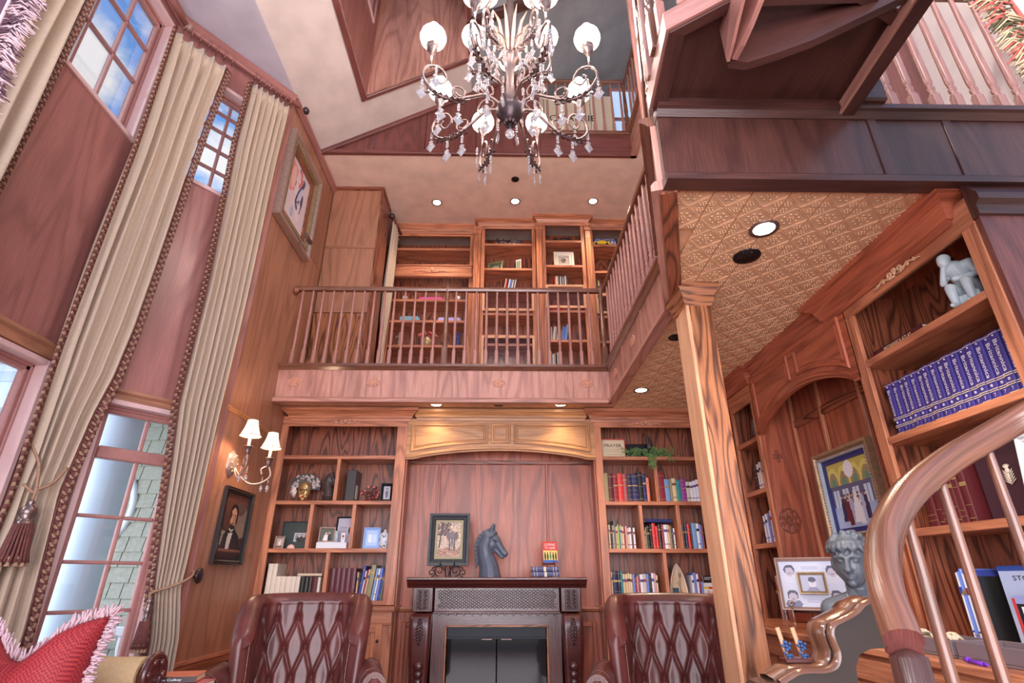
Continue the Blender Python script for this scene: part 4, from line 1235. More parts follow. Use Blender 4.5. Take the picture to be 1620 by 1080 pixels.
# ================================================================== mantel ornaments
def frame_mb(w, h, t, d, M=None, steps=((0, 0), (.0, 1), (.35, 1.0), (.6, .6), (.85, .75), (1, .3))):
    """mitred frame around an opening w x h; profile t wide, d deep; front at -d; origin lower left of the outer size"""
    m = MB(M)
    W_, H_ = w + 2 * t, h + 2 * t
    for (a0, d0), (a1, d1) in zip(steps[:-1], steps[1:]):
        A = [(a0 * t, a0 * t), (W_ - a0 * t, a0 * t), (W_ - a0 * t, H_ - a0 * t), (a0 * t, H_ - a0 * t)]
        B_ = [(a1 * t, a1 * t), (W_ - a1 * t, a1 * t), (W_ - a1 * t, H_ - a1 * t), (a1 * t, H_ - a1 * t)]
        for i in range(4):
            j = (i + 1) % 4
            l_ = math.dist(A[i], A[j])
            m.face([(A[i][0], -d0 * d, A[i][1]), (A[j][0], -d0 * d, A[j][1]), (B_[j][0], -d1 * d, B_[j][1]), (B_[i][0], -d1 * d, B_[i][1])], [(0, 0), (0, l_), (.02, l_), (.02, 0)])
    m.face([(0, 0, 0), (W_, 0, 0), (W_, 0, H_), (0, 0, H_)], [(0, 0)] * 4)
    return m
def framed(name, label, loc, rz, w, h, t, d, mat, pic, tilt=0.0, mat_w=0.0, mat_col=None, group=None, cat='picture', bead=None, glass=False, liner=None):
    r = thing(name, label, cat, loc, rz, group, local=True)
    Tl = Matrix.Rotation(-tilt, 4, 'X') @ Matrix.Translation((-(w + 2 * t) / 2, 0, 0))
    frame_mb(w, h, t, d, Tl).build('frame', mat, r)
    if mat_w:
        m = MB(Tl)
        for q in ((t, t + w, t, t + mat_w), (t, t + w, t + h - mat_w, t + h), (t, t + mat_w, t + mat_w, t + h - mat_w), (t + w - mat_w, t + w, t + mat_w, t + h - mat_w)):
            m.box(q[0], q[1], -d * .28, -d * .12, q[2], q[3])
        m.build('mat_board', mat_col, r)
    if liner:
        m = MB(Tl)
        k = .006
        for q in ((t - k, t + w + k, t - k, t), (t - k, t + w + k, t + h, t + h + k), (t - k, t, t, t + h), (t + w, t + w + k, t, t + h)):
            m.box(q[0], q[1], -d * .8, -d * .1, q[2], q[3])
        m.build('inner_liner', liner, r)
    if bead:
        m = MB(Tl)
        W_, H_ = w + 2 * t, h + 2 * t; n = int(W_ / .022)
        for i in range(n + 1):
            for z in (t * .82, H_ - t * .82): m.sphere((t * .8 + (W_ - 1.6 * t) * i / n, -d * .82, z), .007, 6, 4)
        n = int(H_ / .022)
        for i in range(1, n):
            for x in (t * .82, W_ - t * .82): m.sphere((x, -d * .82, t * .8 + (H_ - 1.6 * t) * i / n), .007, 6, 4)
        m.build('beading', bead, r)
    picture('print', pic, w - 2 * mat_w, h - 2 * mat_w, r, Tl @ Matrix.Translation((t + mat_w, -d * .10, t + mat_w)))
    if glass:
        m = MB(Tl); m.box(t, t + w, -d * .36, -d * .34, t, t + h); m.build('glass', FGLASS, r)
    return r
def wire(paths, r, name, mat, parent, n=5, M=None):
    m = MB(M)
    for p in paths: m.tube(p, r, n)
    return m.build(name, mat, parent)

# elephant picture
p = Pic(56, 76, (206, 176, 150)).noise(.5, 3, 2)
rs = np.random.RandomState(5)
for i in range(130):
    x, y = rs.rand() * .55, rs.rand() * .38; p.ell(x, y, .03 + rs.rand() * .03, .012 + rs.rand() * .02, [(70, 44, 40), (120, 78, 60), (160, 110, 90), (40, 26, 28)][i % 4])
p.poly([(.16, .05), (.22, .05), (.12, .75), (.05, .75)], (70, 42, 34)); p.poly([(.16, .3), (.45, .08), (.48, .1), (.18, .36)], (80, 50, 40))
p.rect(0, .78, 1, 1, (176, 126, 96)); 
for i in range(60): p.ell(rs.rand(), .72 + rs.rand() * .28, .05, .012, [(120, 70, 50), (214, 170, 130), (150, 90, 60)][i % 3])
p.ell(.62, .44, .17, .17, (92, 72, 72)); p.ell(.48, .40, .10, .12, (108, 86, 84)); p.ell(.80, .40, .09, .12, (100, 78, 76)); p.ell(.63, .36, .11, .11, (120, 100, 98))
p.poly([(.50, .5), (.58, .5), (.58, .84), (.50, .84)], (84, 64, 62)); p.poly([(.68, .5), (.77, .5), (.76, .84), (.69, .84)], (80, 60, 60)); p.poly([(.59, .42), (.67, .42), (.645, .80), (.61, .80)], (110, 88, 86))
p.poly([(.56, .5), (.59, .5), (.56, .62)], (236, 220, 200)); p.poly([(.67, .5), (.70, .5), (.71, .62)], (236, 220, 200)); p.ell(.6, .36, .012, .01, (20, 14, 14)); p.ell(.67, .36, .012, .01, (20, 14, 14))
WEATH = plain('weathered_charcoal_frame', srgb(66, 70, 74), .5, noise=.5, nscale=40)
framed('elephant_picture', 'weathered black framed painting of an elephant under a tree, on the mantel', (-.475, 5.06, 1.352), 0, .245, .325, .055, .03, WEATH, p, tilt=R(4), mat_w=.02, mat_col=plain('olive_mat', srgb(176, 162, 128), .6))
ez = thing('scroll_easel', 'black wrought iron scroll easel holding the elephant picture on the mantel', 'easel', (-.475, 5.04, 1.262), local=True)
ps = []
for f in (-1, 1):
    ps.append(spiral(f * .07, .052, .045, .012, -PI / 2, 1.25, 20, y=0, flip=f))
    ps.append(spiral(f * .135, .035, .032, .01, -PI / 2, 1.2, 18, y=0, flip=-f))
    ps.append([(f * .01, 0, .004), (f * .02, 0, .05), (f * .05, 0, .09), (f * .06, -.02, .1), (f * .06, -.045, .1), (f * .06, -.05, .125)])
    ps.append([(f * .135, 0, .068), (f * .10, 0, .085), (f * .06, 0, .092)])
    ps.append([(f * .02, 0, .09), (f * .02, .09, .003)])
wire(ps, .0045, 'scrollwork', BLACK, ez)

# horse head
def horse_head(name, label, loc, rz, s, mat, parts_cat='statue', base=False):
    P = [('c', [(0, 0, .0), (-.008, 0, .08), (-.035, 0, .16), (-.05, 0, .25), (-.02, 0, .33), (.008, 0, .355)], [.10, .088, .076, .070, .056, .042]),
         ('c', [(.008, 0, .345), (.05, 0, .30), (.092, 0, .24), (.125, 0, .195)], [.042, .045, .034, .029]),
         ('e', (.012, 0, .272), (.056, .045, .056)), ('e', (.133, 0, .192), (.028, .029, .030)), ('c', [(.05, 0, .225), (.10, 0, .168)], [.022, .017]), ('e', (.108, 0, .160), (.020, .019, .012)),
         ('c', [(.012, -.024, .385), (.022, -.030, .415), (.036, -.032, .45)], [.019, .016, .004]), ('c', [(.014, .024, .385), (.026, .030, .415), (.042, .032, .445)], [.019, .016, .004]),
         ('e', (.046, -.040, .308), (.030, .013, .008), (0, .5, 0)), ('e', (.046, .040, .308), (.030, .013, .008), (0, .5, 0)), ('e', (.05, -.042, .296), (.014, .008, .010)), ('e', (.05, .042, .296), (.014, .008, .010)),
         ('e', (.148, -.018, .205), (.009, .008, .009)), ('e', (.148, .018, .205), (.009, .008, .009))]
    C_ = [(.01, .400), (-.025, .398), (-.058, .382), (-.085, .358), (-.106, .328), (-.118, .295), (-.122, .262), (-.118, .228), (-.112, .195), (-.108, .162), (-.105, .130)]
    for i, (x, z) in enumerate(C_):         # mane locks along the crest
        t = i / 10
        for k in (-1, 1):
            P.append(('c', [(x + .045 - .01 * t, k * .022, z - .035 + .02 * t), (x + .016, k * .018, z - .004), (x - .008, k * .014, z - .008), (x - .018, k * .016, z - .030 - .03 * t)], [.008, .012, .011, .004]))
    P += [('c', [(.01, -.006, .40), (.05, -.026, .375), (.03, -.045, .345), (-.005, -.058, .325)], [.010, .010, .009, .004]), ('c', [(.01, 0, .40), (.045, 0, .37), (.07, 0, .34)], [.012, .011, .004])]
    r = thing(name, label, 'statue', loc, rz, local=True)
    sculpt('body', P, .0062, mat, r, smooth=3, M=Matrix.Scale(s, 4))
    for f in (-1, 1):
        m = MB(Matrix.Scale(s, 4)); m.sphere((.052, f * .050, .297), (.008, .005, .006), 8, 6); m.build('eye', BLACK, r)
    return r
horse_head('horse_bust', 'charcoal horse head statue facing right, in the middle of the mantel', (-.11, 5.05, 1.262), R(-6), .98, STONE)
# two old books and the paperback on its stand
bookid = [0]
def book_obj(w, h, d, cover, bands=None, label_col=None, pages=PAGES, name='book', round_=True):
    """upright book: spine faces -y, width x, height z; origin at the bottom centre of the spine"""
    r = bpy.data.objects.new(name, None); C.objects.link(r); r['_local'] = 1
    m = MB(); t = min(.003, w * .14)
    if round_ and w > .012:
        sp = [(-w / 2, .004)] + [(-w / 2 * math.cos(a), .004 - .005 * math.sin(a)) for a in (PI * .25, PI * .5, PI * .75)] + [(w / 2, .004)]
    else: sp = [(-w / 2, 0), (w / 2, 0)]
    pr = sp + [(w / 2, d), (w / 2 - t, d), (w / 2 - t, .008), (-w / 2 + t, .008), (-w / 2 + t, d), (-w / 2, d)]
    m.extrude(pr, lambda a, b, t_: (a, b, t_), 0, h)
    m.build('cover', cover, r)
    m = MB(); m.box(-w / 2 + t, w / 2 - t, .008, d - .004, .003, h - .004); m.build('page_block', pages, r)
    if bands:
        m = MB()
        for f, th in bands: m.box(-w / 2 * .92, w / 2 * .92, -.0022, .003, h * f - th / 2, h * f + th / 2)
        m.build('spine_band', label_col or GILT, r)['kind'] = 'stuff'
    return r
NAVY = solid(62, 60, 112)
def flat_book(loc, w, h, d, cover, rz, label, group, bands=((.1, .003), (.2, .003), (.5, .02), (.8, .003), (.9, .003)), bc=None):
    o = book_obj(w, h, d, cover, bands, bc)
    o.rotation_euler = (0, R(90), rz)     # lying: height axis to +x
    # spine still faces -y
    o.location = loc; tag(o, label, 'book', group); return o
flat_book((.245, 4.93, 1.262 + .022), .04, .235, .19, NAVY, 0, 'lower of the two old blue leather books lying on the mantel', 'old blue books on the mantel')
flat_book((.24, 4.94, 1.305 + .020), .038, .235, .19, NAVY, R(-2), 'upper of the two old blue leather books lying on the mantel', 'old blue books on the mantel')
st = thing('book_stand', 'small dark wooden stand on top of the two blue books', 'stand', (.395, 5.02, 1.346), local=True)
wire([[(-.055, -.035, .004), (-.05, -.03, .03), (-.03, 0, .055)], [(.055, -.035, .004), (.05, -.03, .03), (.03, 0, .055)], [(-.055, -.035, .004), (-.055, .04, .004)], [(.055, -.035, .004), (.055, .04, .004)], [(-.05, -.02, .02), (.05, -.02, .02)], [(-.03, 0, .055), (-.03, .02, .12)], [(.03, 0, .055), (.03, .02, .12)]], .005, 'stand_frame', MAHO, st)
p = Pic(44, 66, (222, 74, 66)); p.rect(.0, .42, 1, .9, (238, 214, 130)); p.rect(0, .88, 1, 1, (60, 110, 190))
for x in (.12, .3, .7, .88): p.ell(x, .72, .06, .17, (40, 40, 44)); p.ell(x, .54, .04, .04, (90, 60, 50))
p.ell(.5, .70, .06, .16, (70, 140, 80)); p.ell(.5, .53, .045, .045, (120, 80, 60))
r = thing('small_book', 'small red and white paperback with figures on the cover, standing on the little stand', 'book', (.415, 5.00, 1.375), R(8), local=True)
Tl = Matrix.Rotation(R(-12), 4, 'X')
m = MB(Tl); m.box(-.062, .062, 0, .016, 0, .175); m.build('page_block', WHITE, r)
m = MB(Tl); m.box(-.064, .064, -.002, 0, 0, .178); m.box(-.064, .064, .016, .018, 0, .178); m.build('cover', solid(222, 74, 66), r)
picture('cover_print', p, .124, .174, r, Tl @ Matrix.Translation((-.062, -.0035, .002)))
text_obj('title', 'LOSING', .02, WHITE, r, Tl @ TM((0, -.005, .150), (1, 0, 0), (0, 0, 1)), width=.095)
text_obj('title', 'TO LEAD', .02, WHITE, r, Tl @ TM((0, -.005, .122), (1, 0, 0), (0, 0, 1)), width=.095)

# ================================================================== sconce
sc = thing('wall_sconce', 'two-armed carved wall sconce with lit bell shades and hanging crystals, left wall', 'lamp', (XL, 4.36, 2.08))
m = MB(); m.lathe([(0, .035), (.03, .034), (.05, .03), (.062, .02), (.075, .012), (.08, 0)], (XL, 4.36, 2.09), 20, ax='x', flute=14, fd=.12)
m.v = [(x, y, 2.09 + (z - 2.09) * 1.4) for x, y, z in m.v]
for k in range(10): m.sphere((XL + .025, 4.36 + .045 * math.cos(k * PI / 5), 2.09 + .065 * math.sin(k * PI / 5)), .012, 6, 4)
m.build('backplate', SILV, sc)
for ai, (dy, dx, dz) in enumerate(((-.13, .17, .045), (.10, .25, .0))):
    a = Vector((XL + .03, 4.36, 2.06)); e = Vector((XL + dx, 4.36 + dy, 2.05 + dz))
    arm = MB(); pts = []
    mid = (a + e) / 2
    pts = [a, a + (e - a) * .2 + Vector((0, 0, -.06)), mid + Vector((0, 0, -.11)), a + (e - a) * .85 + Vector((0, 0, -.10)), a + (e - a) * 1.12 + Vector((0, 0, -.04)), a + (e - a) * 1.05 + Vector((0, 0, .03)), e + Vector((0, 0, .04)), a + (e - a) * .82 + Vector((0, 0, .01)), a + (e - a) * .86 + Vector((0, 0, -.03))]
    # smooth by Catmull sampling
    def cat(P, n=6):
        q = []
        for i in range(len(P) - 1):
            p0, p1, p2, p3 = P[max(i - 1, 0)], P[i], P[i + 1], P[min(i + 2, len(P) - 1)]
            for k in range(n):
                t = k / n
                q.append(.5 * ((2 * p1) + (-p0 + p2) * t + (2 * p0 - 5 * p1 + 4 * p2 - p3) * t * t + (-p0 + 3 * p1 - 3 * p2 + p3) * t ** 3))
        q.append(P[-1]); return q
    arm.tube(cat(pts), .0075, 8); ao = arm.build('arm', SILV, sc)
    m = MB(); m.lathe([(.008, .03), (.018, .045), (.024, .07), (.030, .095), (.036, .10), (.036, .108), (.02, .11)], e, 14, flute=7, fd=.12); m.build('candle_cup', METAL, ao)
    m = MB(); m.lathe([(.011, .10), (.011, .22), (0, .22)], e, 10); m.build('candle', CREAM, ao)
    prof = [(.078, .19), (.066, .215), (.055, .245), (.046, .28), (.04, .315)]
    m = MB(); m.lathe(prof, e, 20); m.build('lamp_shade', SHADE, ao)
    m = MB()
    m.lathe([(.080, .186), (.080, .193)], e, 20); m.lathe([(.042, .312), (.042, .318)], e, 20)
    for k in range(6): m.tube([(e.x + r_ * 1.015 * math.cos(k * PI / 3), e.y + r_ * 1.015 * math.sin(k * PI / 3), e.z + h) for r_, h in prof], .0022, 4)
    m.build('shade_trim', GOLD, ao)
    for cx in (0.02, -.03):
        q = e + Vector((cx, .01, -.05)); m = MB()
        for k in range(4): m.sphere((q.x, q.y, q.z - k * .014), .006, 6, 4)
        m.lathe([(0, -.02), (.012, -.035), (.015, -.055), (.008, -.07), (0, -.085)], (q.x, q.y, q.z - .035), 6); m.build('crystal_drop', CRYS, ao)
    light('sconce_bulb', 'POINT', (e.x, e.y, e.z + .25), 9, WARM, .03)

# ================================================================== chandelier
CH = Vector((.03, 2.72, 4.12))
cd = thing('chandelier', 'large bronze chandelier with lit glass globes, scroll arms and crystal drops', 'chandelier', tuple(CH), local=True)
m = MB()
m.lathe([(0, -.075), (.02, -.07), (.055, -.045), (.085, -.01), (.098, .03), (.10, .05), (.092, .055), (.055, .06), (.05, .09), (.072, .115), (.06, .14), (.035, .15)], (0, 0, 0), 32, flute=16, fd=.10)
m.build('fluted_bowl', METALD, cd)
m = MB(); m.lathe([(.034, .15), (.034, .26), (.028, .30), (.032, .42), (.045, .50), (.07, .52), (.075, .55), (.06, .56), (.04, .58), (.03, .7), (.03, 1.2), (.012, 1.4), (.012, 3.3)], (0, 0, 0), 24, flute=8, fd=.15)
m.build('stem', METAL, cd)
m = MB()
for k in range(10):
    a = k * PI / 5; u = Vector((math.cos(a), math.sin(a), 0))
    m.tube([u * .04 + Vector((0, 0, .58)), u * .07 + Vector((0, 0, .72)), u * .10 + Vector((0, 0, .86)), u * .15 + Vector((0, 0, .93))], [.012, .016, .012, .003], 6)
m.build('leaf_spray', SILV, cd)
m = MB(); m.lathe([(0, -.135), (.012, -.12), (.008, -.10), (.02, -.085), (.014, -.075)], (0, 0, 0), 12)
for k in range(8): m.sphere((.03 * math.cos(k * PI / 4), .03 * math.sin(k * PI / 4), -.068), (.015, .015, .02), 6, 4)
m.build('finial', METALD, cd)
m = MB(); m.sphere((0, 0, -.165), .032, 10, 7); m.sm = [False] * len(m.f); m.build('crystal_ball', CRYS, cd)
def crystal_mb(q, s=1.0):
    m = MB()
    m.tube([q, (q[0], q[1], q[2] - .035 * s)], .0015, 4)
    for k in range(3): m.sphere((q[0], q[1], q[2] - (.012 + k * .013) * s), .0065 * s, 6, 4)
    P = [(0, 0), (.012, -.010), (.008, -.018), (.022, -.040), (.014, -.048), (0, -.068), (-.014, -.048), (-.022, -.040), (-.008, -.018), (-.012, -.010)]
    z = q[2] - .05 * s
    for sgn in (-1, 1):
        for i in range(len(P)):
            a, b = P[i], P[(i + 1) % len(P)]
            m.face([(q[0] + a[0] * s, q[1], z + a[1] * s), (q[0] + b[0] * s, q[1], z + b[1] * s), (q[0], q[1] + sgn * .007 * s, z - .033 * s)], [(0, 0)] * 3)
    return m
ARM = None
def chand_arm(Rr, hub_z, drop, gz):
    """radial arm in local x/z"""
    ao = bpy.data.objects.new('arm', None); C.objects.link(ao); ao['_local'] = 1
    V = lambda x, z: Vector((x, 0, z))
    m = MB()
    P = [V(.05, hub_z), V(Rr * .30, hub_z + .05), V(Rr * .50, hub_z - .02), V(Rr * .72, drop), V(Rr * .92, drop + .02), V(Rr * 1.05, drop + .12), V(Rr * 1.0, drop + .22), V(Rr * .86, drop + .24), V(Rr * .78, drop + .16), V(Rr * .86, drop + .10), V(Rr * .93, drop + .15), V(Rr * .89, drop + .18)]
    m.tube(cat(P, 6), [.011] * 30 + [.009] * 20 + [.006] * 17, 8)
    m.tube([V(*q) for q in [(Rr * .30 + .07 * math.cos(a) * (1 - a / 12), hub_z - .0 + .10 + .07 * math.sin(a) * (1 - a / 12)) for a in [i * .45 - 1.2 for i in range(18)]]], .006, 6)
    m.tube([V(*q) for q in [(Rr * .62 + .05 * math.cos(a) * (1 - a / 14), drop + .085 + .05 * math.sin(a) * (1 - a / 14)) for a in [i * .45 - 1.8 for i in range(18)]]], .006, 6)
    o1 = m.build('scroll', METAL, ao)
    m = MB()
    for k in range(7):
        t = k / 6; x = Rr * (.55 + .4 * t); z = drop + .01 - .012 * math.sin(PI * t)
        for f in (-1, 1): m.tube([(x, f * .006, z), (x + .016, f * .020, z + .004), (x + .032, f * .012, z - .006)], [.006, .007, .002], 5)
    m.build('leaf', METALD, ao)
    gx = Rr * .97
    m = MB(); m.lathe([(.008, -.17), (.014, -.15), (.012, -.13), (.034, -.11), (.038, -.085), (.036, -.075), (.042, -.07), (.042, -.06), (.03, -.055)], (gx, 0, gz), 14, flute=7, fd=.1); m.build('cup', METAL, ao)
    m = MB(); m.tube([(gx, 0, drop + .22), (gx, 0, gz - .16)], .007, 6); m.build('riser', METAL, ao)
    m = MB(); m.lathe([(.030, -.062), (.060, -.052), (.082, -.022), (.090, .012), (.082, .047), (.060, .075), (.040, .088), (.037, .106), (.033, .128), (.0, .134)], (gx, 0, gz), 18); m.build('globe', GLOBE, ao)
    m = MB(); m.lathe([(.040, .078), (.040, .084), (.036, .086)], (gx, 0, gz), 16); m.lathe([(.010, .118), (.012, .126), (.004, .134), (0, .142)], (gx, 0, gz), 8)
    for k in range(6): m.tube([(gx + .036 * math.cos(k * PI / 3), .036 * math.sin(k * PI / 3), gz + .085), (gx + .031 * math.cos(k * PI / 3), .031 * math.sin(k * PI / 3), gz + .12)], .002, 4)
    m.build('chimney_cap', METAL, ao)
    for q in ((Rr * 1.05, 0, drop + .12), (Rr * .82, 0, drop - .01), (Rr * .62, 0, drop - .005), (Rr * .92, .05, drop + .20), (Rr * .3, .02, hub_z + .03)):
        crystal_mb(q, 1.7).build('crystal', CRYS, ao)
    return ao
def put(ao, ang, first):
    o = ao if first else copy_tree(ao)
    o.parent = cd; o.location = (0, 0, 0); o.rotation_euler = (0, 0, ang)
    return o
def mark(o):
    """arm empties become mesh-rooted parts: the scroll carries the rest"""
    return o
lowA = chand_arm(.58, .06, -.03, .46)
for k in range(8):
    a = R(67 + 45 * k); put(lowA, a, k == 0)
    light('chandelier_bulb', 'POINT', (CH.x + .56 * math.cos(a), CH.y + .56 * math.sin(a), CH.z + .44), 30.0, BULB, .10)
upA = chand_arm(.30, .52, .50, .88)
for k in range(5):
    a = R(90 + 72 * k); put(upA, a, k == 0)
    light('chandelier_bulb', 'POINT', (CH.x + .29 * math.cos(a), CH.y + .29 * math.sin(a), CH.z + .88 - .02), 30.0, BULB, .10)

# ================================================================== recessed spots
def can_light(x, y, z, label, energy=16, col=WARM, r=.05, on=True, spot=110):
    t = thing('ceiling_spot' if on else 'ceiling_speaker', label, 'spotlight' if on else 'speaker', (x, y, z))
    m = MB(); m.lathe([(r, 0), (r * 1.35, -.004), (r * 1.4, .0), (r * 1.4, .01)], (x, y, z), 24); m.build('trim_ring', METAL if on else BLACK, t)
    m = MB(); m.lathe([(0, -.001), (r, -.001), (r, .004)], (x, y, z), 24); m.build('bulb' if on else 'grille', CANL if on else BLACK, t)
    if on: light('spot_lamp', 'SPOT', (x, y, z - .02), energy, col, .04, (0, 0, 0), spot)
can_light(1.245, 2.13, 2.787, 'bright recessed spotlight in the embossed ceiling, nearest the viewer', 50)
can_light(1.262, 2.37, 2.787, 'dark round speaker in the embossed ceiling beside the nearest spotlight', on=False, r=.05)
can_light(1.224, 4.55, 2.787, 'recessed spotlight in the embossed ceiling in front of the right bookcase', 50)
can_light(1.2, 3.40, 2.787, 'small dark round speaker in the embossed ceiling beside the column', on=False, r=.04)
can_light(-.655, 5.045, 2.798, 'recessed spotlight over the left end of the golden valance', 16, (1, .78, .45))
can_light(.553, 5.03, 2.798, 'recessed spotlight over the right end of the golden valance', 16, (1, .78, .45))
can_light(-.05, 5.04, 2.798, 'dark round speaker between the two spotlights over the valance', on=False, r=.035)
can_light(-.90, 5.79, 5.798, 'left recessed spotlight in the upper ceiling', 60)
can_light(.134, 5.75, 5.798, 'middle recessed spotlight in the upper ceiling', 60)
can_light(1.158, 5.73, 5.798, 'right recessed spotlight in the upper ceiling', 60)
can_light(.125, 5.32, 5.798, 'dark round speaker in the upper ceiling behind the chandelier', on=False, r=.035)
# ================================================================== curtains
def cpt(q, off=0.0):
    """point along the bay walls: q=0 at the corner with the left wall, runs over the narrow wall, turns onto the front wall at 1.067"""
    if q < 1.03: p = Vector((-2.092, 4.0375)) + Vector((B_S.x, B_S.y)) * q; n = Vector((.78, -.626))
    elif q > 1.10: p = Vector((-2.76, 3.205 - (q - 1.067))); n = Vector((1, 0))
    else:
        a = Vector((-2.092, 4.0375)) + Vector((B_S.x, B_S.y)) * 1.03; b = Vector((-2.76, 3.172)); t = (q - 1.03) / .07
        p = a.lerp(b, t); n = Vector((.78, -.626)).lerp(Vector((1, 0)), t).normalized()
    return p + n * off
def interp(T, z):
    for (z0, v0), (z1, v1) in zip(T[:-1], T[1:]):
        if z <= z0 and z >= z1:
            t = (z0 - z) / (z0 - z1); t = t * t * (3 - 2 * t) if False else t
            return v0 + (v1 - v0) * t
    return T[-1][1] if z < T[-1][0] else T[0][1]
def curtain(label, right, left, folds, ztop, zbot, amp=.035, tie=None, path=cpt, fr=(True, True), name='curtain'):
    """right/left: [(z, q)] edges from the top down"""
    r = thing(name, label, 'curtain', (path((right[0][1] + left[0][1]) / 2)[0], path((right[0][1] + left[0][1]) / 2)[1], zbot))
    nu, nv = folds * 10 + 1, 90
    rows = []; ed = [[], []]
    for j in range(nv):
        z = ztop + (zbot - ztop) * j / (nv - 1)
        a, b = interp(right, z), interp(left, z)
        row = []
        head = max(0, 1 - (ztop - z) / .16)
        w = b - a
        am = amp * (1 - .55 * head)
        if tie: am *= 1 - .45 * math.exp(-((z - tie) / .12) ** 2)
        for i in range(nu):
            u = i / (nu - 1)
            ph = u * folds * 2 * PI
            k = math.sin(ph) + .25 * math.sin(2 * ph + 1.3 + z) + .12 * math.sin(ph * .5 + z * 2)
            if head > 0: k = k * (1 - head) + head * (1.6 * max(0, math.sin(ph)) ** 3)
            q = a + w * (u + .012 * math.sin(ph * .7 + z * 1.7))
            p = path(q, am * k + .012 * math.sin(z * 2.3 + u * 4))
            row.append((p[0], p[1], z + (.012 * math.sin(ph) if j == 0 else 0)))
        rows.append(row)
        ed[0].append((a, z)); ed[1].append((b, z))
    m = MB(); m.grid(rows); o = m.build('fabric', CLOTH, r)
    sm = o.modifiers.new('thick', 'SOLIDIFY'); sm.thickness = .004
    # button tufts at the pleats
    m = MB()
    for k in range(folds):
        q = interp(right, ztop) + (interp(left, ztop) - interp(right, ztop)) * (k + .25) / folds
        p = path(q, amp * .75); m.sphere((p[0], p[1], ztop - .11), .011, 6, 4)
    m.build('pleat_button', CLOTH, r)
    for si, (E_, sg) in enumerate(zip(ed, (-1, 1))):
        if not fr[si]: continue
        for mi, (mt, ph) in enumerate(((FRIN, 0), (FRINB, 1))):
            m = MB(); z = ztop - .02; i = 0
            while z > zbot + .03:
                q = interp(right if si == 0 else left, z)
                if i % 2 == ph:
                    p = path(q + sg * .012, .018); p2 = path(q + sg * .034, .022)
                    m.tube([(p[0], p[1], z), (p2[0], p2[1], z - .012), (p2[0], p2[1], z - .045)], [.009, .007, .013], 5)
                    m.sphere((p[0], p[1], z + .004), .009, 5, 3)
                i += 1; z -= .024
            o = m.build('tassel_fringe', mt, r); o['kind'] = 'stuff'
        m = MB(); m.tube([(*path(q, .014), z) for q, z in ed[si][::3]], .006, 5); m.build('braid_edge', FRIN, r)
    return r
c1 = curtain('beige tied-back curtain with long tassel fringe in the corner between the two tall windows', [(5.46, .69), (4.77, .725), (3.4, .76), (2.83, .775), (2.47, .80), (2.2, .845), (1.72, .885), (1.5, .87), (1.0, .84), (.03, .84)], [(5.46, 1.17), (4.2, 1.13), (2.6, 1.15), (2.0, 1.13), (1.72, 1.11), (1.3, 1.14), (.03, 1.2)], 5, 5.46, .03, amp=.042, tie=1.72)
c2 = curtain('beige curtain with narrow folds beside the left wall, held back by a cord', [(5.5, .08), (4.5, .08), (2.4, .085), (1.19, .08), (.9, .03), (.03, 0.0)], [(5.5, .455), (4.8, .455), (4.2, .425), (3.35, .39), (2.4, .38), (2.03, .337), (1.58, .295), (1.19, .25), (.9, .20), (.03, .16)], 7, 5.5, .03, amp=.034, tie=1.19, fr=(False, True))
c3 = curtain('beige curtain at the top left edge, nearest the viewer', [(5.5, 1.90), (1.0, 1.94)], [(5.5, 2.32), (1.0, 2.34)], 4, 5.46, 1.0, amp=.045)
rod = thing('curtain_rod', 'fluted wooden curtain rod with rings running around the bay under the ceiling', 'curtain rod', (-2.5, 3.6, 5.66))
m = MB(); m.tube([(*cpt(q, .0), 5.61) for q in (-.03, .3, .6, .9, 1.02)] + [(*cpt(1.067, .0), 5.61)], .024, 12); m.tube([(*cpt(q, 0), 5.61) for q in (1.08, 1.4, 1.9, 2.4)], .024, 12); m.build('pole', OAKM, rod)
m = MB(); p = cpt(1.06); m.sphere((p[0], p[1], 5.61), .036, 12, 8); m.build('elbow', SILV, rod)
m = MB(); p = cpt(-.05); m.lathe([(.0, -.03), (.03, -.02), (.04, .0), (.03, .02), (0, .035)], (p[0] + .03, p[1] + .03, 5.61), 12, ax='x'); m.build('finial', METALD, rod)
for qs in ([.08 + k * .052 for k in range(8)], [.66 + k * .07 for k in range(7)], [1.94 + k * .1 for k in range(4)]):
    for q in qs:
        p = cpt(q); t = cpt(q + .01) - p; t.normalize()
        m = MB(); m.tube([(p[0] + (-t.y) * .032 * math.cos(a), p[1] + t.x * .032 * math.cos(a), 5.60 + .034 * math.sin(a)) for a in [i * PI / 6 for i in range(13)]], .006, 6); m.build('ring', OAKM, rod)
        m = MB(); m.tube([(p[0], p[1], 5.565), (p[0], p[1], 5.50)], .003, 4); m.build('hook', METALD, rod)
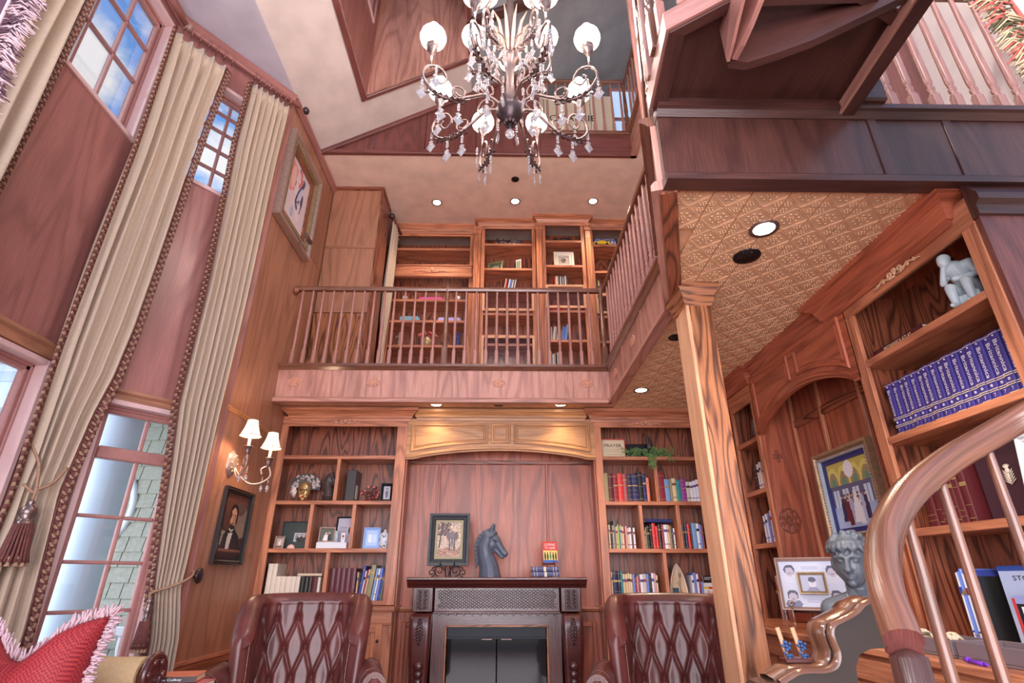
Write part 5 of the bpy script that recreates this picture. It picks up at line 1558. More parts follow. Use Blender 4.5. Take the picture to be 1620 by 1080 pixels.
def tassel(name, label, top, length, parent_loc, ropes, head=.035):
    r = thing(name, label, 'tassel', top)
    m = MB()
    for rp in ropes: m.tube(cat([Vector(p) for p in rp], 5), .009, 6)
    m.build('cord', FRINB, r)
    m = MB(); m.lathe([(.008, 0), (.02, -.02), (.012, -.03), (head, -.05), (head * 1.05, -.08), (head * .6, -.105), (head * .95, -.115), (head * 1.15, -.135)], top, 14, flute=7, fd=.1); m.build('head', METAL, r)
    m = MB()
    for k in range(20):
        a = k * PI / 10
        m.tube([(top[0] + head * math.cos(a), top[1] + head * math.sin(a), top[2] - .13), (top[0] + head * 1.4 * math.cos(a), top[1] + head * 1.4 * math.sin(a), top[2] - length * .8), (top[0] + head * 1.7 * math.cos(a), top[1] + head * 1.7 * math.sin(a), top[2] - length)], [.007, .007, .010], 5)
    m.build('skirt', FRIN, r)
    m = MB()
    for k in range(12):
        a = k * PI / 6
        m.lathe([(.004, .03), (.009, .02), (.004, .012), (.014, -.02)], (top[0] + head * 1.6 * math.cos(a), top[1] + head * 1.6 * math.sin(a), top[2] - length), 6)
    m.build('small_tassel', FRINB, r)
    return r
kp = cpt(1.02, .10)
tassel('tieback_tassel', 'large maroon and gold tassel hanging from the cord around the corner curtain', (kp[0], kp[1], 1.66), .33, None,
       [[(*cpt(1.10, -.01), 1.98), (*cpt(1.08, .07), 1.86), (kp[0], kp[1], 1.72), (kp[0], kp[1], 1.66)], [(*cpt(.90, .05), 1.86), (*cpt(.95, .08), 1.76), (kp[0], kp[1], 1.71)], [(*cpt(1.12, .05), 1.74), (*cpt(1.05, .09), 1.70), (kp[0], kp[1], 1.71)]], head=.04)
kp = cpt(.27, .06)
tassel('tieback_tassel', 'slim cord tassel holding the curtain beside the left wall', (kp[0], kp[1], 1.14), .28, None,
       [[(XL + .01, 4.13, 1.30), (*cpt(.06, .07), 1.26), (*cpt(.16, .09), 1.21), (kp[0], kp[1], 1.17), (kp[0], kp[1], 1.13)], [(*cpt(.27, -.05), 1.22), (kp[0], kp[1], 1.18)]], head=.022)
m = MB(); m.lathe([(0, .06), (.02, .058), (.045, .05), (.055, .04), (.05, .03), (.015, .025), (.015, 0)], (XL, 4.16, 1.27), 18, ax='x', flute=9, fd=.1)
tag(m.build('curtain_holdback', METALD), 'round dark metal rosette holdback on the left wall beside the curtain', 'holdback')

# fringed plum and coral draperies close to the viewer
def near_drape(label, x, y, sgn, z0, z1, fab, cols, lean):
    r = thing('fringed_drapery', label, 'drapery', (x, y, z0))
    M = Matrix.Translation((x, y, 0))
    rows = []
    for j in range(16):
        z = z1 + (z0 - z1) * j / 15
        rows.append([(sgn * (u * .045) + lean * (z1 - z), .03 * math.sin(u * 1.3 + .3 * math.sin(z * 3)), z) for u in range(13)])
    m = MB(M); m.grid(rows); o = m.build('fabric', fab, r); s_ = o.modifiers.new('t', 'SOLIDIFY'); s_.thickness = .012
    rs = random.Random(3)
    ms = [MB(M) for _ in cols]
    n = int((z1 - z0) / .0019)
    for i in range(n):
        z = z1 - (z1 - z0) * rs.random(); e = lean * (z1 - z)
        k = rs.randrange(len(cols)); L_ = .055 + .03 * rs.random()
        d = rs.random() * .045
        a = Vector((e + sgn * d, -.012 - .01 * rs.random(), z)); b = a + Vector((-sgn * L_ * .55, -.012 * rs.random(), -.012 + .02 * rs.random())); c = a + Vector((-sgn * L_, .01 * rs.random(), -.02 - .02 * rs.random()))
        ms[k].tube([a, b, c], [.0022, .0026, .0018], 4)
    for mb, c in zip(ms, cols):
        o = mb.build('fringe', c, r); o['kind'] = 'stuff'
    m = MB(M); m.tube([(lean * (z1 - z) + sgn * .048, -.016, z) for z in (z0, (z0 + z1) / 2, z1)], .006, 6); m.build('cord', cols[0], r)
    return r
near_drape('near drapery edge with thick coral and straw fringe, top right corner', 1.305, 1.0, 1, 2.2, 3.3, plain('ecru_drapery', srgb(190, 180, 168), .8, noise=.15, nscale=30), [REDF, CRMF, GRNF, CRMF], .13)
near_drape('dark plum drapery edge with lilac fringe, top left corner', -1.60, 1.2, -1, 2.3, 3.5, PURP, [PURF, PURP, PURF], .06)

# ================================================================== pictures on the left wall
p = Pic(52, 66, (232, 214, 218)); rs = np.random.RandomState(2)
for i in range(16):
    c = [(90, 96, 150), (120, 80, 130), (222, 130, 130), (236, 190, 186), (70, 70, 110), (180, 190, 214)][i % 6]
    p.ell(.25 + .5 * rs.rand(), .1 + .8 * rs.rand(), .05 + .12 * rs.rand(), .03 + .07 * rs.rand(), c, rs.rand() * 3)
    p.ell(.25 + .5 * rs.rand(), .1 + .8 * rs.rand(), .05 + .10 * rs.rand(), .02 + .05 * rs.rand(), (240, 226, 226), rs.rand() * 3)
p.poly([(.05, .05), (.35, .1), (.3, .5), (.08, .6)], (236, 150, 140)); p.ell(.2, .3, .1, .2, (246, 196, 186)); p.ell(.55, .45, .07, .22, (60, 62, 110), .5); p.ell(.6, .42, .05, .18, (210, 214, 234), .5)
framed('abstract_painting', 'large abstract painting in an ornate silver frame high on the left wall', (XL + .004, 4.55, 4.36), R(90), .65, .84, .10, .075, SILV, p, mat_w=.075, mat_col=OAKD, bead=GOLD, liner=GOLD)
pl = thing('picture_light', 'small metal lamp clipped to the bottom of the abstract painting', 'lamp', (XL + .035, 4.62, 4.385), local=True)
m = MB(); m.tube([(0, 0, 0), (.08, 0, -.04), (.13, .02, .03)], .006, 6); m.build('arm', METAL, pl)
m = MB(); m.tube([(.13, -.06, .04), (.13, .10, .04)], .022, 10); m.build('shade', METAL, pl)
p = Pic(66, 84, (92, 60, 50)); p.grad((110, 66, 54), (58, 38, 36)); p.noise(.25, 4, 3)
p.ell(.80, .38, .26, .22, (136, 116, 108)); p.ell(.86, .55, .20, .12, (150, 128, 112)); p.ell(.72, .22, .2, .1, (96, 74, 72)); p.rect(0, .58, .24, .80, (156, 146, 136)); p.rect(.04, .64, .20, .66, (110, 96, 90))
p.poly([(.14, .86), (.20, .64), (.36, .54), (.62, .54), (.82, .64), (.94, .86)], (34, 26, 30)); p.poly([(.38, .53), (.56, .53), (.49, .84), (.36, .84)], (222, 214, 206)); p.poly([(.36, .55), (.47, .59), (.58, .55), (.58, .60), (.47, .60), (.36, .61)], (22, 18, 22))
p.ell(.48, .25, .15, .10, (38, 26, 24)); p.ell(.48, .37, .125, .155, (206, 158, 130)); p.ell(.62, .36, .035, .11, (44, 30, 28)); p.ell(.36, .33, .03, .07, (44, 30, 28)); p.ell(.48, .50, .10, .055, (54, 38, 34)); p.ell(.48, .465, .055, .014, (160, 96, 84)); p.ell(.54, .40, .05, .09, (178, 130, 106)); p.ell(.44, .35, .018, .010, (30, 20, 20)); p.ell(.53, .35, .018, .010, (30, 20, 20)); p.rect(.40, .325, .47, .335, (60, 40, 36)); p.rect(.50, .325, .57, .335, (60, 40, 36)); p.ell(.48, .40, .014, .035, (184, 132, 108)); p.rect(0, .90, 1, 1, (46, 26, 28)); p.rect(0, .84, 1, .88, (140, 90, 70)); p.rect(0, .88, 1, .9, (70, 40, 36))
framed('portrait_painting', 'black framed portrait of a bearded man in a dark suit under the wall sconce', (XL + .004, 4.575, 1.35), R(90), .42, .49, .038, .03, plain('black_lacquer_frame', srgb(30, 22, 24), .25, coat=.5), p, liner=BLACK)

# ================================================================== right wall niche pictures
p = Pic(62, 62, (120, 130, 190)); p.rect(0, 0, 1, .38, (208, 190, 96))
for x in (.12, .38, .64, .9):
    p.ell(x, .36, .16, .30, (232, 220, 120)); p.ell(x, .38, .11, .24, (170, 150, 110)); p.ell(x, .34, .05, .1, (100, 160, 130))
p.rect(0, .36, 1, .72, (104, 104, 140))
for x in (.05, .28, .52, .78): p.rect(x, .42, x + .14, .70, (214, 232, 250)); p.rect(x + .06, .42, x + .075, .70, (120, 130, 160))
p.rect(0, .68, 1, 1, (176, 196, 230)); p.ell(.52, .14, .11, .13, (250, 250, 252)); p.ell(.52, .05, .03, .08, (250, 250, 250))
for i, x in enumerate((.22, .30, .38, .46, .53, .60, .68, .76, .34, .44, .60)):
    dress = [(40, 40, 80), (110, 40, 60), (190, 196, 220), (60, 50, 84), (244, 244, 250), (40, 36, 70), (196, 200, 224), (50, 50, 92), (110, 30, 50), (180, 190, 220), (236, 238, 248)][i]
    y = .56 if i < 8 else .62
    p.poly([(x - .03, y), (x + .03, y), (x + .055, y + .34), (x - .055, y + .34)], dress); p.ell(x, y - .03, .022, .032, (226, 186, 164)); p.ell(x, y - .05, .024, .018, (60, 40, 36))
p.poly([(.50, .52), (.56, .52), (.64, .93), (.42, .93)], (250, 250, 254)); p.ell(.53, .50, .03, .04, (246, 236, 236))
framed('group_photo', 'gold framed photograph of a wedding party under a vaulted ceiling, in the arched niche', (2.172, 3.40, 1.46), R(-90), .50, .46, .05, .045, GOLD, p, mat_w=.03, mat_col=plain('navy_mat', srgb(52, 52, 120), .5), bead=SILV, liner=PALE)
p = Pic(60, 50, (222, 226, 246))
for cx, cy in ((.16, .22), (.84, .24), (.15, .78), (.84, .78)):
    p.ell(cx, cy + .16, .13, .10, (120, 124, 160) if cy > .5 else (228, 230, 246)); p.ell(cx, cy - .03, .088, .12, (84, 80, 108)); p.ell(cx, cy + .015, .068, .10, (204, 192, 208)); p.ell(cx - .02, cy, .008, .01, (60, 60, 80)); p.ell(cx + .03, cy, .008, .01, (60, 60, 80)); p.ell(cx, cy + .05, .02, .008, (140, 100, 120))
for y in (.12, .17, .84, .89): p.rect(.36, y, .64, y + .012, (180, 186, 214))
r = framed('photo_collage', 'framed black and white collage of five portraits standing on the counter', (1.775, 3.35, 1.085), R(-26), .325, .245, .018, .02, plain('silver_oak_frame', srgb(176, 140, 124), .35, coat=.3), p, tilt=R(10))
p2 = Pic(30, 24, (196, 198, 222)); p2.ell(.5, .5, .17, .3, (226, 222, 236)); p2.ell(.5, .28, .18, .16, (90, 84, 110)); p2.ell(.45, .48, .02, .02, (60, 56, 80)); p2.ell(.56, .48, .02, .02, (60, 56, 80)); p2.poly([(.2, 1), (.35, .75), (.65, .75), (.8, 1)], (150, 150, 180))
Tl = Matrix.Rotation(R(-10), 4, 'X') @ Matrix.Translation((-.075, -.022, .082))
frame_mb(.115, .085, .016, .012, Tl).build('inner_frame', GOLD, r)
picture('inner_print', p2, .115, .085, r, Tl @ Matrix.Translation((.016, -.003, .016)))
ez = thing('scroll_easel', 'silver scroll easel holding the photo collage on the counter', 'easel', (1.775, 3.35, .99), R(-26), local=True)
ps = []
for f in (-1, 1):
    ps.append([(f * .13, .03, .12), (f * .13, -.03, .10)] + [(f * .13, -.05 - .028 * math.sin(a), .065 + .035 * math.cos(a)) for a in (0, .6, 1.2, 1.8)] + [(f * .13, -.045, .022), (f * .13, -.075, .008), (f * .13, -.10, .02), (f * .13, -.095, .04)])
    ps.append([(f * .13, .0, .12), (f * .13, .09, .004)])
    ps.append(spiral(f * .13, .13, .016, .005, 0, 1.0, y=-.045, flip=1))
wire(ps, .005, 'scrollwork', SILV, ez)
wire([[(-.13, .03, .10), (.13, .03, .10)], [(-.13, -.02, .09), (.13, -.02, .09)]], .005, 'cross_bar', BLACK, ez)

# ================================================================== plaster bust
def bust():
    r = thing('bust', 'grey plaster bust of a young man with curly fringe looking down, on the counter', 'bust', (1.66, 2.74, .99), R(-42), local=True)
    P = [('e', (0, .01, .365), (.080, .098, .108)), ('e', (0, -.035, .31), (.062, .060, .085)), ('e', (0, -.055, .262), (.034, .034, .034)), ('c', [(-.045, -.01, .30), (-.02, -.045, .262)], [.035, .026]), ('c', [(.045, -.01, .30), (.02, -.045, .262)], [.035, .026]),
         ('c', [(0, .02, .28), (0, .02, .21), (0, .01, .16)], [.052, .053, .066]),
         ('c', [(-.13, .01, .125), (0, .015, .16), (.13, .01, .125)], [.052, .062, .052]), ('e', (0, .0, .09), (.13, .078, .085)), ('e', (-.06, -.035, .105), (.062, .045, .05)), ('e', (.06, -.035, .105), (.062, .045, .05)), ('c', [(0, .0, .05), (0, .0, .0)], [.06, .055]), ('b', -.065, .065, -.055, .055, -.0, .025),
         ('c', [(0, -.098, .345), (0, -.112, .31), (0, -.118, .298)], [.011, .013, .016]), ('e', (-.014, -.104, .296), (.008, .008, .007)), ('e', (.014, -.104, .296), (.008, .008, .007)),
         ('c', [(-.05, -.078, .352), (-.025, -.094, .358), (-.008, -.098, .352)], [.009, .010, .009]), ('c', [(.05, -.078, .352), (.025, -.094, .358), (.008, -.098, .352)], [.009, .010, .009]),
         ('e', (-.030, -.082, .336), (.015, .010, .008)), ('e', (.030, -.082, .336), (.015, .010, .008)),
         ('c', [(-.022, -.090, .274), (0, -.102, .277), (.022, -.090, .274)], [.006, .008, .006]), ('c', [(-.018, -.088, .264), (0, -.098, .262), (.018, -.088, .264)], [.006, .009, .006]), ('e', (0, -.082, .240), (.020, .018, .016)),
         ('e', (-.083, .01, .325), (.010, .020, .032)), ('e', (.083, .01, .325), (.010, .020, .032))]
    rg = random.Random(4)
    for k in range(15):      # fringe curls
        a = R(-105 + 15 * k) ; x, y = .078 * math.sin(a), .005 - .094 * math.cos(a)
        P.append(('c', [(x * 1.03, y * 1.0, .41), (x * 1.12, y * 1.07 - .004, .395), (x * 1.10 + .008 * (-1) ** k, y * 1.08, .378)], [.013, .013, .008]))
    for k in range(26):      # crown locks
        a = rg.uniform(0, 2 * PI); e = rg.uniform(.2, 1.2)
        d = Vector((.084 * math.cos(a) * math.cos(e), .01 + .10 * math.sin(a) * math.cos(e), .375 + .102 * math.sin(e)))
        P.append(('c', [tuple(d), tuple(d + Vector((.012 * math.sin(a), .012 * math.cos(a), -.022)))], [.014, .006]))
    P.append(('c', [(.09 * math.sin(t), .01 - .104 * math.cos(t), .418 + .004 * math.cos(t)) for t in [i * PI / 8 for i in range(17)]], [.006] * 17))
    sculpt('figure', P, .0048, GREYST, r, smooth=2)
    return r
bust()

# ================================================================== small seated plaster figure (plain stand-in)
r = thing('seated_statuette', 'pale plaster statuette of a seated figure on the top shelf near the right edge', 'statue', (2.03, 2.03, 2.317), R(-70), local=True)
sculpt('figure', [('b', -.06, .06, -.05, .08, 0, .06), ('e', (0, .03, .085), (.06, .05, .035)), ('c', [(0, .035, .09), (-.005, .01, .15), (-.01, -.03, .20)], [.046, .045, .042]), ('c', [(-.05, -.02, .205), (.045, -.02, .205)], [.026, .026]),
    ('e', (-.02, -.075, .235), (.026, .03, .034)), ('c', [(-.01, -.04, .215), (-.018, -.065, .23)], [.02, .018]), ('e', (-.02, -.07, .252), (.028, .030, .024)),
    ('c', [(-.035, .02, .09), (-.035, -.07, .105), (-.035, -.065, .02)], [.03, .024, .015]), ('c', [(.035, .02, .09), (.035, -.07, .11), (.03, -.05, .02)], [.03, .024, .015]), ('c', [(-.035, -.065, .012), (-.035, -.10, .012)], [.014, .01]), ('c', [(.03, -.05, .012), (.03, -.09, .012)], [.014, .01]),
    ('c', [(-.055, -.02, .20), (-.06, -.06, .14), (-.03, -.08, .20)], [.019, .015, .012]), ('c', [(.05, -.02, .20), (.07, -.03, .14), (.0, -.08, .135)], [.019, .015, .013])], .0045, PALE, r, smooth=3, M=Matrix.Scale(.95, 4))

GILTD = plain('dull_gilt', srgb(176, 146, 96), .4, .4)
# ================================================================== shelf contents: books
def hls(r, g, b):
    return solid(r, g, b)
NAMES = {(168, 156, 104): 'olive gold', (92, 30, 34): 'maroon', (150, 36, 50): 'crimson', (220, 44, 48): 'bright red', (168, 78, 80): 'rose brown', (44, 40, 74): 'navy', (34, 40, 96): 'dark blue', (34, 32, 30): 'black', (228, 124, 104): 'salmon',
         (122, 164, 214): 'light blue', (150, 140, 100): 'khaki', (226, 200, 160): 'tan', (36, 140, 140): 'teal', (150, 48, 150): 'purple', (232, 230, 238): 'white', (206, 196, 186): 'pale grey', (216, 190, 150): 'beige', (190, 210, 110): 'lime', (120, 60, 56): 'brown red',
         (98, 40, 50): 'wine', (236, 224, 206): 'cream', (74, 34, 36): 'dark brown', (92, 96, 92): 'slate grey', (110, 140, 220): 'sky blue', (60, 70, 150): 'royal blue', (58, 26, 66): 'plum', (214, 160, 170): 'pink', (120, 116, 110): 'grey', (210, 180, 60): 'yellow', (70, 130, 90): 'green'}
def row_books(M, s0, z, depth, specs, where, group, lean=0.0, bands=True, txt=None, jit=.004, d0=.06):
    """specs: (width, height, colour); M maps (s, depth, z)"""
    s = s0; rg = random.Random(int(abs(s0) * 1000 + z * 77)); prev = None; out = []
    rz = math.atan2(M[1][0], M[0][0])
    for i, sp in enumerate(specs):
        w, h, c = sp[:3]
        bd = None; bc = GILT
        if bands and c in ((232, 230, 238), (236, 224, 206), (206, 196, 186), (216, 190, 150), (226, 200, 160)): bd = [(.75, h * .10), (.2, .006)]; bc = [solid(60, 70, 150), solid(150, 36, 50), INK, solid(120, 60, 56)][i % 4]
        elif bands:
            bc = GILTD; k_ = rg.randrange(4)
            bd = ([(.07, .002), (.10, .002), (.26, .002), (.42, .002), (.58, h * .045), (.74, .002), (.90, .002), (.93, .002)], [(.08, .003), (.3, .002), (.66, h * .07), (.92, .003)], [(.12, .002), (.22, .002), (.62, .002), (.78, h * .05)], [(.1, .004), (.5, .003), (.88, .004)])[k_] if w > .018 else [(.7, h * .05), (.15, .004)]
        o = book_obj(w - .0012, h, min(depth, h * .75 + .02), hls(*c), bd, bc)
        p = M @ Vector((s + w / 2, d0 + rg.uniform(0, .012), z))
        o.location = p
        ln = lean if (lean and i > 0) else 0
        o.rotation_euler = (0, 0, rz)
        if ln:
            o.matrix_world = Matrix.Translation(p) @ Matrix.Rotation(rz, 4, 'Z') @ Matrix.Rotation(ln, 4, 'Y')
            s += w * .06
        nm = NAMES.get(c, 'coloured')
        tag(o, '%s book, %s from left %s' % (nm, ORD[i + 1], where), 'book', group)
        s += w; out.append(o)
    return out
Sx = {n: c for c, n in NAMES.items()}
def B(s):
    """compact spec: 'colour:w:h ...' in mm, spaces in colour names as _"""
    q = []
    for t in s.split():
        c, w, h = t.split(':'); q.append((int(w) / 1000, int(h) / 1000, Sx[c.replace('_', ' ')]))
    return q
row_books(MK, .962, Z2, .2, B('olive_gold:46:270 maroon:46:268 crimson:44:262 bright_red:52:268 rose_brown:40:265 navy:46:262 dark_blue:58:262 black:44:285 dark_blue:36:262 salmon:30:228'), 'in the leather-bound row below the praying hands', 'leather-bound row, right bookcase')
row_books(MK, 1.482, Z2, .2, B('crimson:68:280 light_blue:48:215 khaki:22:215 tan:40:222 teal:44:208 purple:50:220 pale_grey:34:190 white:32:188 white:30:198 white:28:210'), 'in the row right of the leather-bound books', 'paper-jacket row, right bookcase')
row_books(MK, .965, Z3, .18, B('grey:16:205 tan:18:210 black:16:200 pale_grey:14:205 grey:16:250 beige:16:195 lime:14:212 teal:12:200 beige:16:205 tan:20:195 crimson:12:190 pink:18:200 beige:18:180 white:22:188 maroon:14:190 white:20:185'), 'in the thin-book row, left cell, third shelf', 'thin books, right bookcase')
row_books(MK, 1.302, Z3, .2, B('tan:18:160 khaki:16:190 black:26:205 black:22:212 bright_red:34:225 bright_red:24:200 black:30:215 crimson:22:215 white:34:212 beige:18:210 khaki:20:205 black:16:190 white:14:180'), 'under the lying blue folder, right bookcase', 'middle cell books, right bookcase')
row_books(MK, 1.655, Z3, .2, B('beige:14:220 black:22:222 navy:24:222 bright_red:28:220 black:14:205 light_blue:44:225 white:26:222 sky_blue:22:215 crimson:16:205'), 'in the cell hidden partly by the column, third shelf', 'column cell books, right bookcase')
row_books(MK, .975, Z0 + .035, .2, B('tan:12:235 navy:46:238 navy:26:238 teal:20:240 beige:22:215 beige:26:215 tan:16:222 tan:22:215 sky_blue:22:212 crimson:16:190 pink:16:195 crimson:14:195 white:30:212 pale_grey:26:215 sky_blue:28:215 black:22:218 white:22:222 pink:18:220 tan:16:205'), 'on the lowest shelf behind the right armchair', 'lowest shelf books, right bookcase')
row_books(MK, 1.70, Z0 + .035, .2, B('white:20:205 sky_blue:24:225 white:20:215 crimson:12:205 sky_blue:24:150'), 'beside the model boat, lowest shelf', 'books beside the boat')
b = book_obj(.03, .26, .2, solid(44, 52, 110)); b.rotation_euler = (0, R(90), R(6)); b.location = (1.33, YB + .06, Z3 + .248)
tag(b, 'dark blue folder lying across the tops of the red and black books', 'folder')
# left bookcase, lowest shelf
row_books(MK, XL + .07, Z0 + .035, .22, B('cream:42:300 cream:40:300 cream:46:195 cream:44:195 cream:44:195 cream:44:195 cream:40:195 black:40:190 black:34:190 black:34:190 maroon:46:190 cream:26:190'), 'on the lowest shelf above the left armchair', 'lowest shelf left cell', bands=False)
row_books(MK, -1.54, Z0 + .035, .22, B('wine:46:262 wine:46:262 wine:46:262 wine:46:262 wine:48:262'), 'in the wine-red album row, lowest left shelf', 'wine-red albums', bands=False)
row_books(MK, -1.30, Z0 + .035, .2, B('beige:14:230 royal_blue:26:285 white:14:240 crimson:14:250 beige:16:255 khaki:44:292 light_blue:20:265 white:18:262 sky_blue:20:268 royal_blue:16:262 grey:18:240 grey:18:220'), 'in the leaning magazine row, lowest left shelf', 'leaning magazines', lean=R(7), bands=True)
b = book_obj(.022, .22, .16, solid(226, 206, 180)); b.rotation_euler = (0, R(90), R(-3)); b.location = (-1.83, YB + .07, Z0 + .035 + .208)
tag(b, 'cream book lying flat on top of the black books, lowest left shelf', 'book')
# near right bookcase: blue-violet encyclopedia row with lettering down the spine
ency = None; EC = solid(66, 56, 138)
n = 17; w = .0435; s = -2.63
SPIN = 'Britannica'
for i in range(n):
    if ency is None:
        o = book_obj(w - .001, .268, .2, EC, [(.05, .002), (.16, .003), (.19, .003), (.30, .003), (.33, .003), (.97, .002)], GILT)
        text_obj('spine_lettering', SPIN, .0195, plain('silver_lettering', srgb(226, 220, 236), .4), o, TM((0, -.0022, .268 * .62), (0, 0, -1), (1, 0, 0)), width=.135, bold=.012)
        text_obj('spine_lettering', '%d' % 7, .014, MATS['silver_lettering'], o, TM((0, -.0022, .268 * .10), (1, 0, 0), (0, 0, 1)))
        m = MB(); 
        for k in range(5): m.sphere((.004 * math.cos(k * 1.256), -.002, .268 * .245 + .004 * math.sin(k * 1.256)), .0026, 5, 3)
        m.sphere((0, -.002, .268 * .935), .004, 6, 4)
        m.build('emblem', MATS['silver_lettering'], o); ency = o
    else: o = copy_tree(ency)
    o.location = MR @ Vector((s + w / 2, .05 + .004 * (i % 3), 1.902)); o.rotation_euler = (0, 0, R(-90))
    tag(o, 'violet encyclopedia volume with silver spine lettering, %s from left in the long row' % ORD[i + 1], 'book', 'encyclopedia volumes')
    s += w
b = book_obj(.045, .36, .2, solid(84, 34, 44)); b.matrix_world = Matrix.Translation(MR @ Vector((-2.64, .05, 2.317 + .0235))) @ Matrix.Rotation(R(-90), 4, 'Z') @ Matrix.Rotation(R(90), 4, 'Y')
tag(b, 'maroon atlas with gilt lettering lying flat on the top shelf, right wall', 'book')
text_obj('spine_lettering', 'BRITANNICA ATLAS', .018, GILT, b, TM((0, -.003, .19), (0, 0, 1), (-1, 0, 0)), width=.20, bold=.01)
row_books(MR, -2.62, 1.467, .2, B('maroon:32:245 maroon:34:245 maroon:34:245 maroon:34:245 maroon:34:245 maroon:34:245 maroon:34:245 maroon:34:245'), 'in the dark red row behind the curved handrail', 'dark red volumes')
r = thing('emblem_book', 'large dark brown book with a pale thistle emblem, facing the viewer behind the balusters', 'book', tuple(MR @ Vector((-2.20, .12, 1.467))), R(-90), local=True)
m = MB(); m.box(-.13, .13, 0, .03, 0, .33, ch=.004); m.build('cover', solid(60, 34, 44), r)
m = MB(); m.box(-.126, .134, .004, .026, .003, .325); m.build('page_block', PAGES, r)
m = MB()
m.tube([(.02, -.004, .13), (.02, -.004, .18)], .003, 5); m.sphere((.02, -.004, .185), (.012, .004, .011), 8, 5)
for k in range(7):
    a = R(-45 + 15 * k); m.tube([(.02, -.004, .19), (.02 + .022 * math.sin(a), -.004, .19 + .022 * math.cos(a))], [.003, .001], 4)
for f in (-1, 1):
    for k in range(5): m.tube([(.02 + f * .004, -.004, .135 + k * .008), (.02 + f * (.026 - k * .001), -.004, .150 + k * .010)], [.003, .001], 4)
m.build('thistle_emblem', plain('emblem_pale', srgb(226, 210, 190), .5), r)
p = Pic(30, 40, (190, 214, 226)); p.poly([(0, .6), (.5, .25), (1, .5), (1, 1), (0, 1)], (120, 130, 100)); p.rect(0, .8, 1, 1, (200, 210, 214))
framed('white_photo_frame', 'white framed photograph at the right end of the shelf behind the balusters', tuple(MR @ Vector((-1.97, .06, 1.467))), R(-96), .16, .24, .03, .02, WHITE, p, tilt=R(8))
# magazines and boxes under it, on the counter
row_books(MR, -2.56, .99, .2, B('white:14:285 sky_blue:14:290 sky_blue:16:300 white:12:280 royal_blue:14:295 black:10:270'), 'in the magazine row on the counter, right wall', 'magazines on the counter')
r = thing('cover_book', 'pale book standing with its cover outwards among the magazines on the counter', 'book', tuple(MR @ Vector((-2.30, .16, .99))), R(-90), local=True)
m = MB(); m.box(-.14, .14, 0, .022, 0, .31, ch=.002); m.build('cover', solid(196, 206, 236), r)
text_obj('title', 'STORIES', .018, INK, r, TM((.0, -.0015, .262), (1, 0, 0), (0, 0, 1)), width=.15)
m = MB(); m.box(-.14, .14, -.0012, 0, .29, .31); m.build('cover_band', solid(60, 90, 170), r)
r = thing('cover_book', 'black and red book with large white letters standing in front on the counter', 'book', tuple(MR @ Vector((-2.27, .10, .99))), R(-90), local=True)
m = MB(); m.box(-.075, .075, 0, .018, 0, .20, ch=.002); m.build('cover', solid(150, 160, 210), r)
m = MB(); m.box(-.06, .07, -.0015, 0, .05, .17); m.build('cover_panel', INK, r)
m = MB(); m.box(-.075, -.062, -.0025, -.001, .0, .19); m.build('red_strip', solid(206, 60, 60), r)
text_obj('title', 'R', .045, WHITE, r, TM((-.025, -.003, .135), (1, 0, 0), (0, 0, 1)), bold=.02)
text_obj('title', 'O', .045, WHITE, r, TM((.03, -.003, .080), (1, 0, 0), (0, 0, 1)), bold=.02)
row_books(MR, -2.14, .99, .2, B('black:14:265 beige:12:262 green:12:258 pale_grey:14:260 khaki:14:255 white:16:250 sky_blue:40:262'), 'among dark magazines, right end of counter', 'dark magazines on the counter')
# far corner bookcase
for zi, (z, spec) in enumerate(((1.87, 'navy:20:190 grey:18:200 white:22:205 tan:20:200 white:24:215 pink:16:200 white:22:190'), (1.49, 'white:22:200 sky_blue:24:205 white:20:210 sky_blue:24:215 purple:30:225 white:20:230'), (.965, 'black:20:300 beige:20:305 pink:18:300 green:18:300 white:24:300 crimson:16:295 sky_blue:20:290'))):
    row_books(MR, -4.30, z, .2, B(spec), 'on the %s shelf, corner bookcase' % ['upper', 'middle', 'lowest'][zi], 'corner bookcase books')
r = thing('small_jug', 'dark blue-grey ceramic jug on the top shelf of the narrow corner bookcase', 'jug', tuple(MR @ Vector((-4.13, .12, 2.252))), local=True)
m = MB(); m.lathe([(0, 0), (.07, 0), (.085, .06), (.08, .14), (.05, .19), (.04, .22), (.045, .235), (.03, .235)], (0, 0, 0), 20); m.build('body', STONE, r)
m = MB(); m.tube([(.05, 0, .20), (.10, 0, .19), (.11, 0, .13), (.08, 0, .08)], .009, 6); m.build('handle', STONE, r)
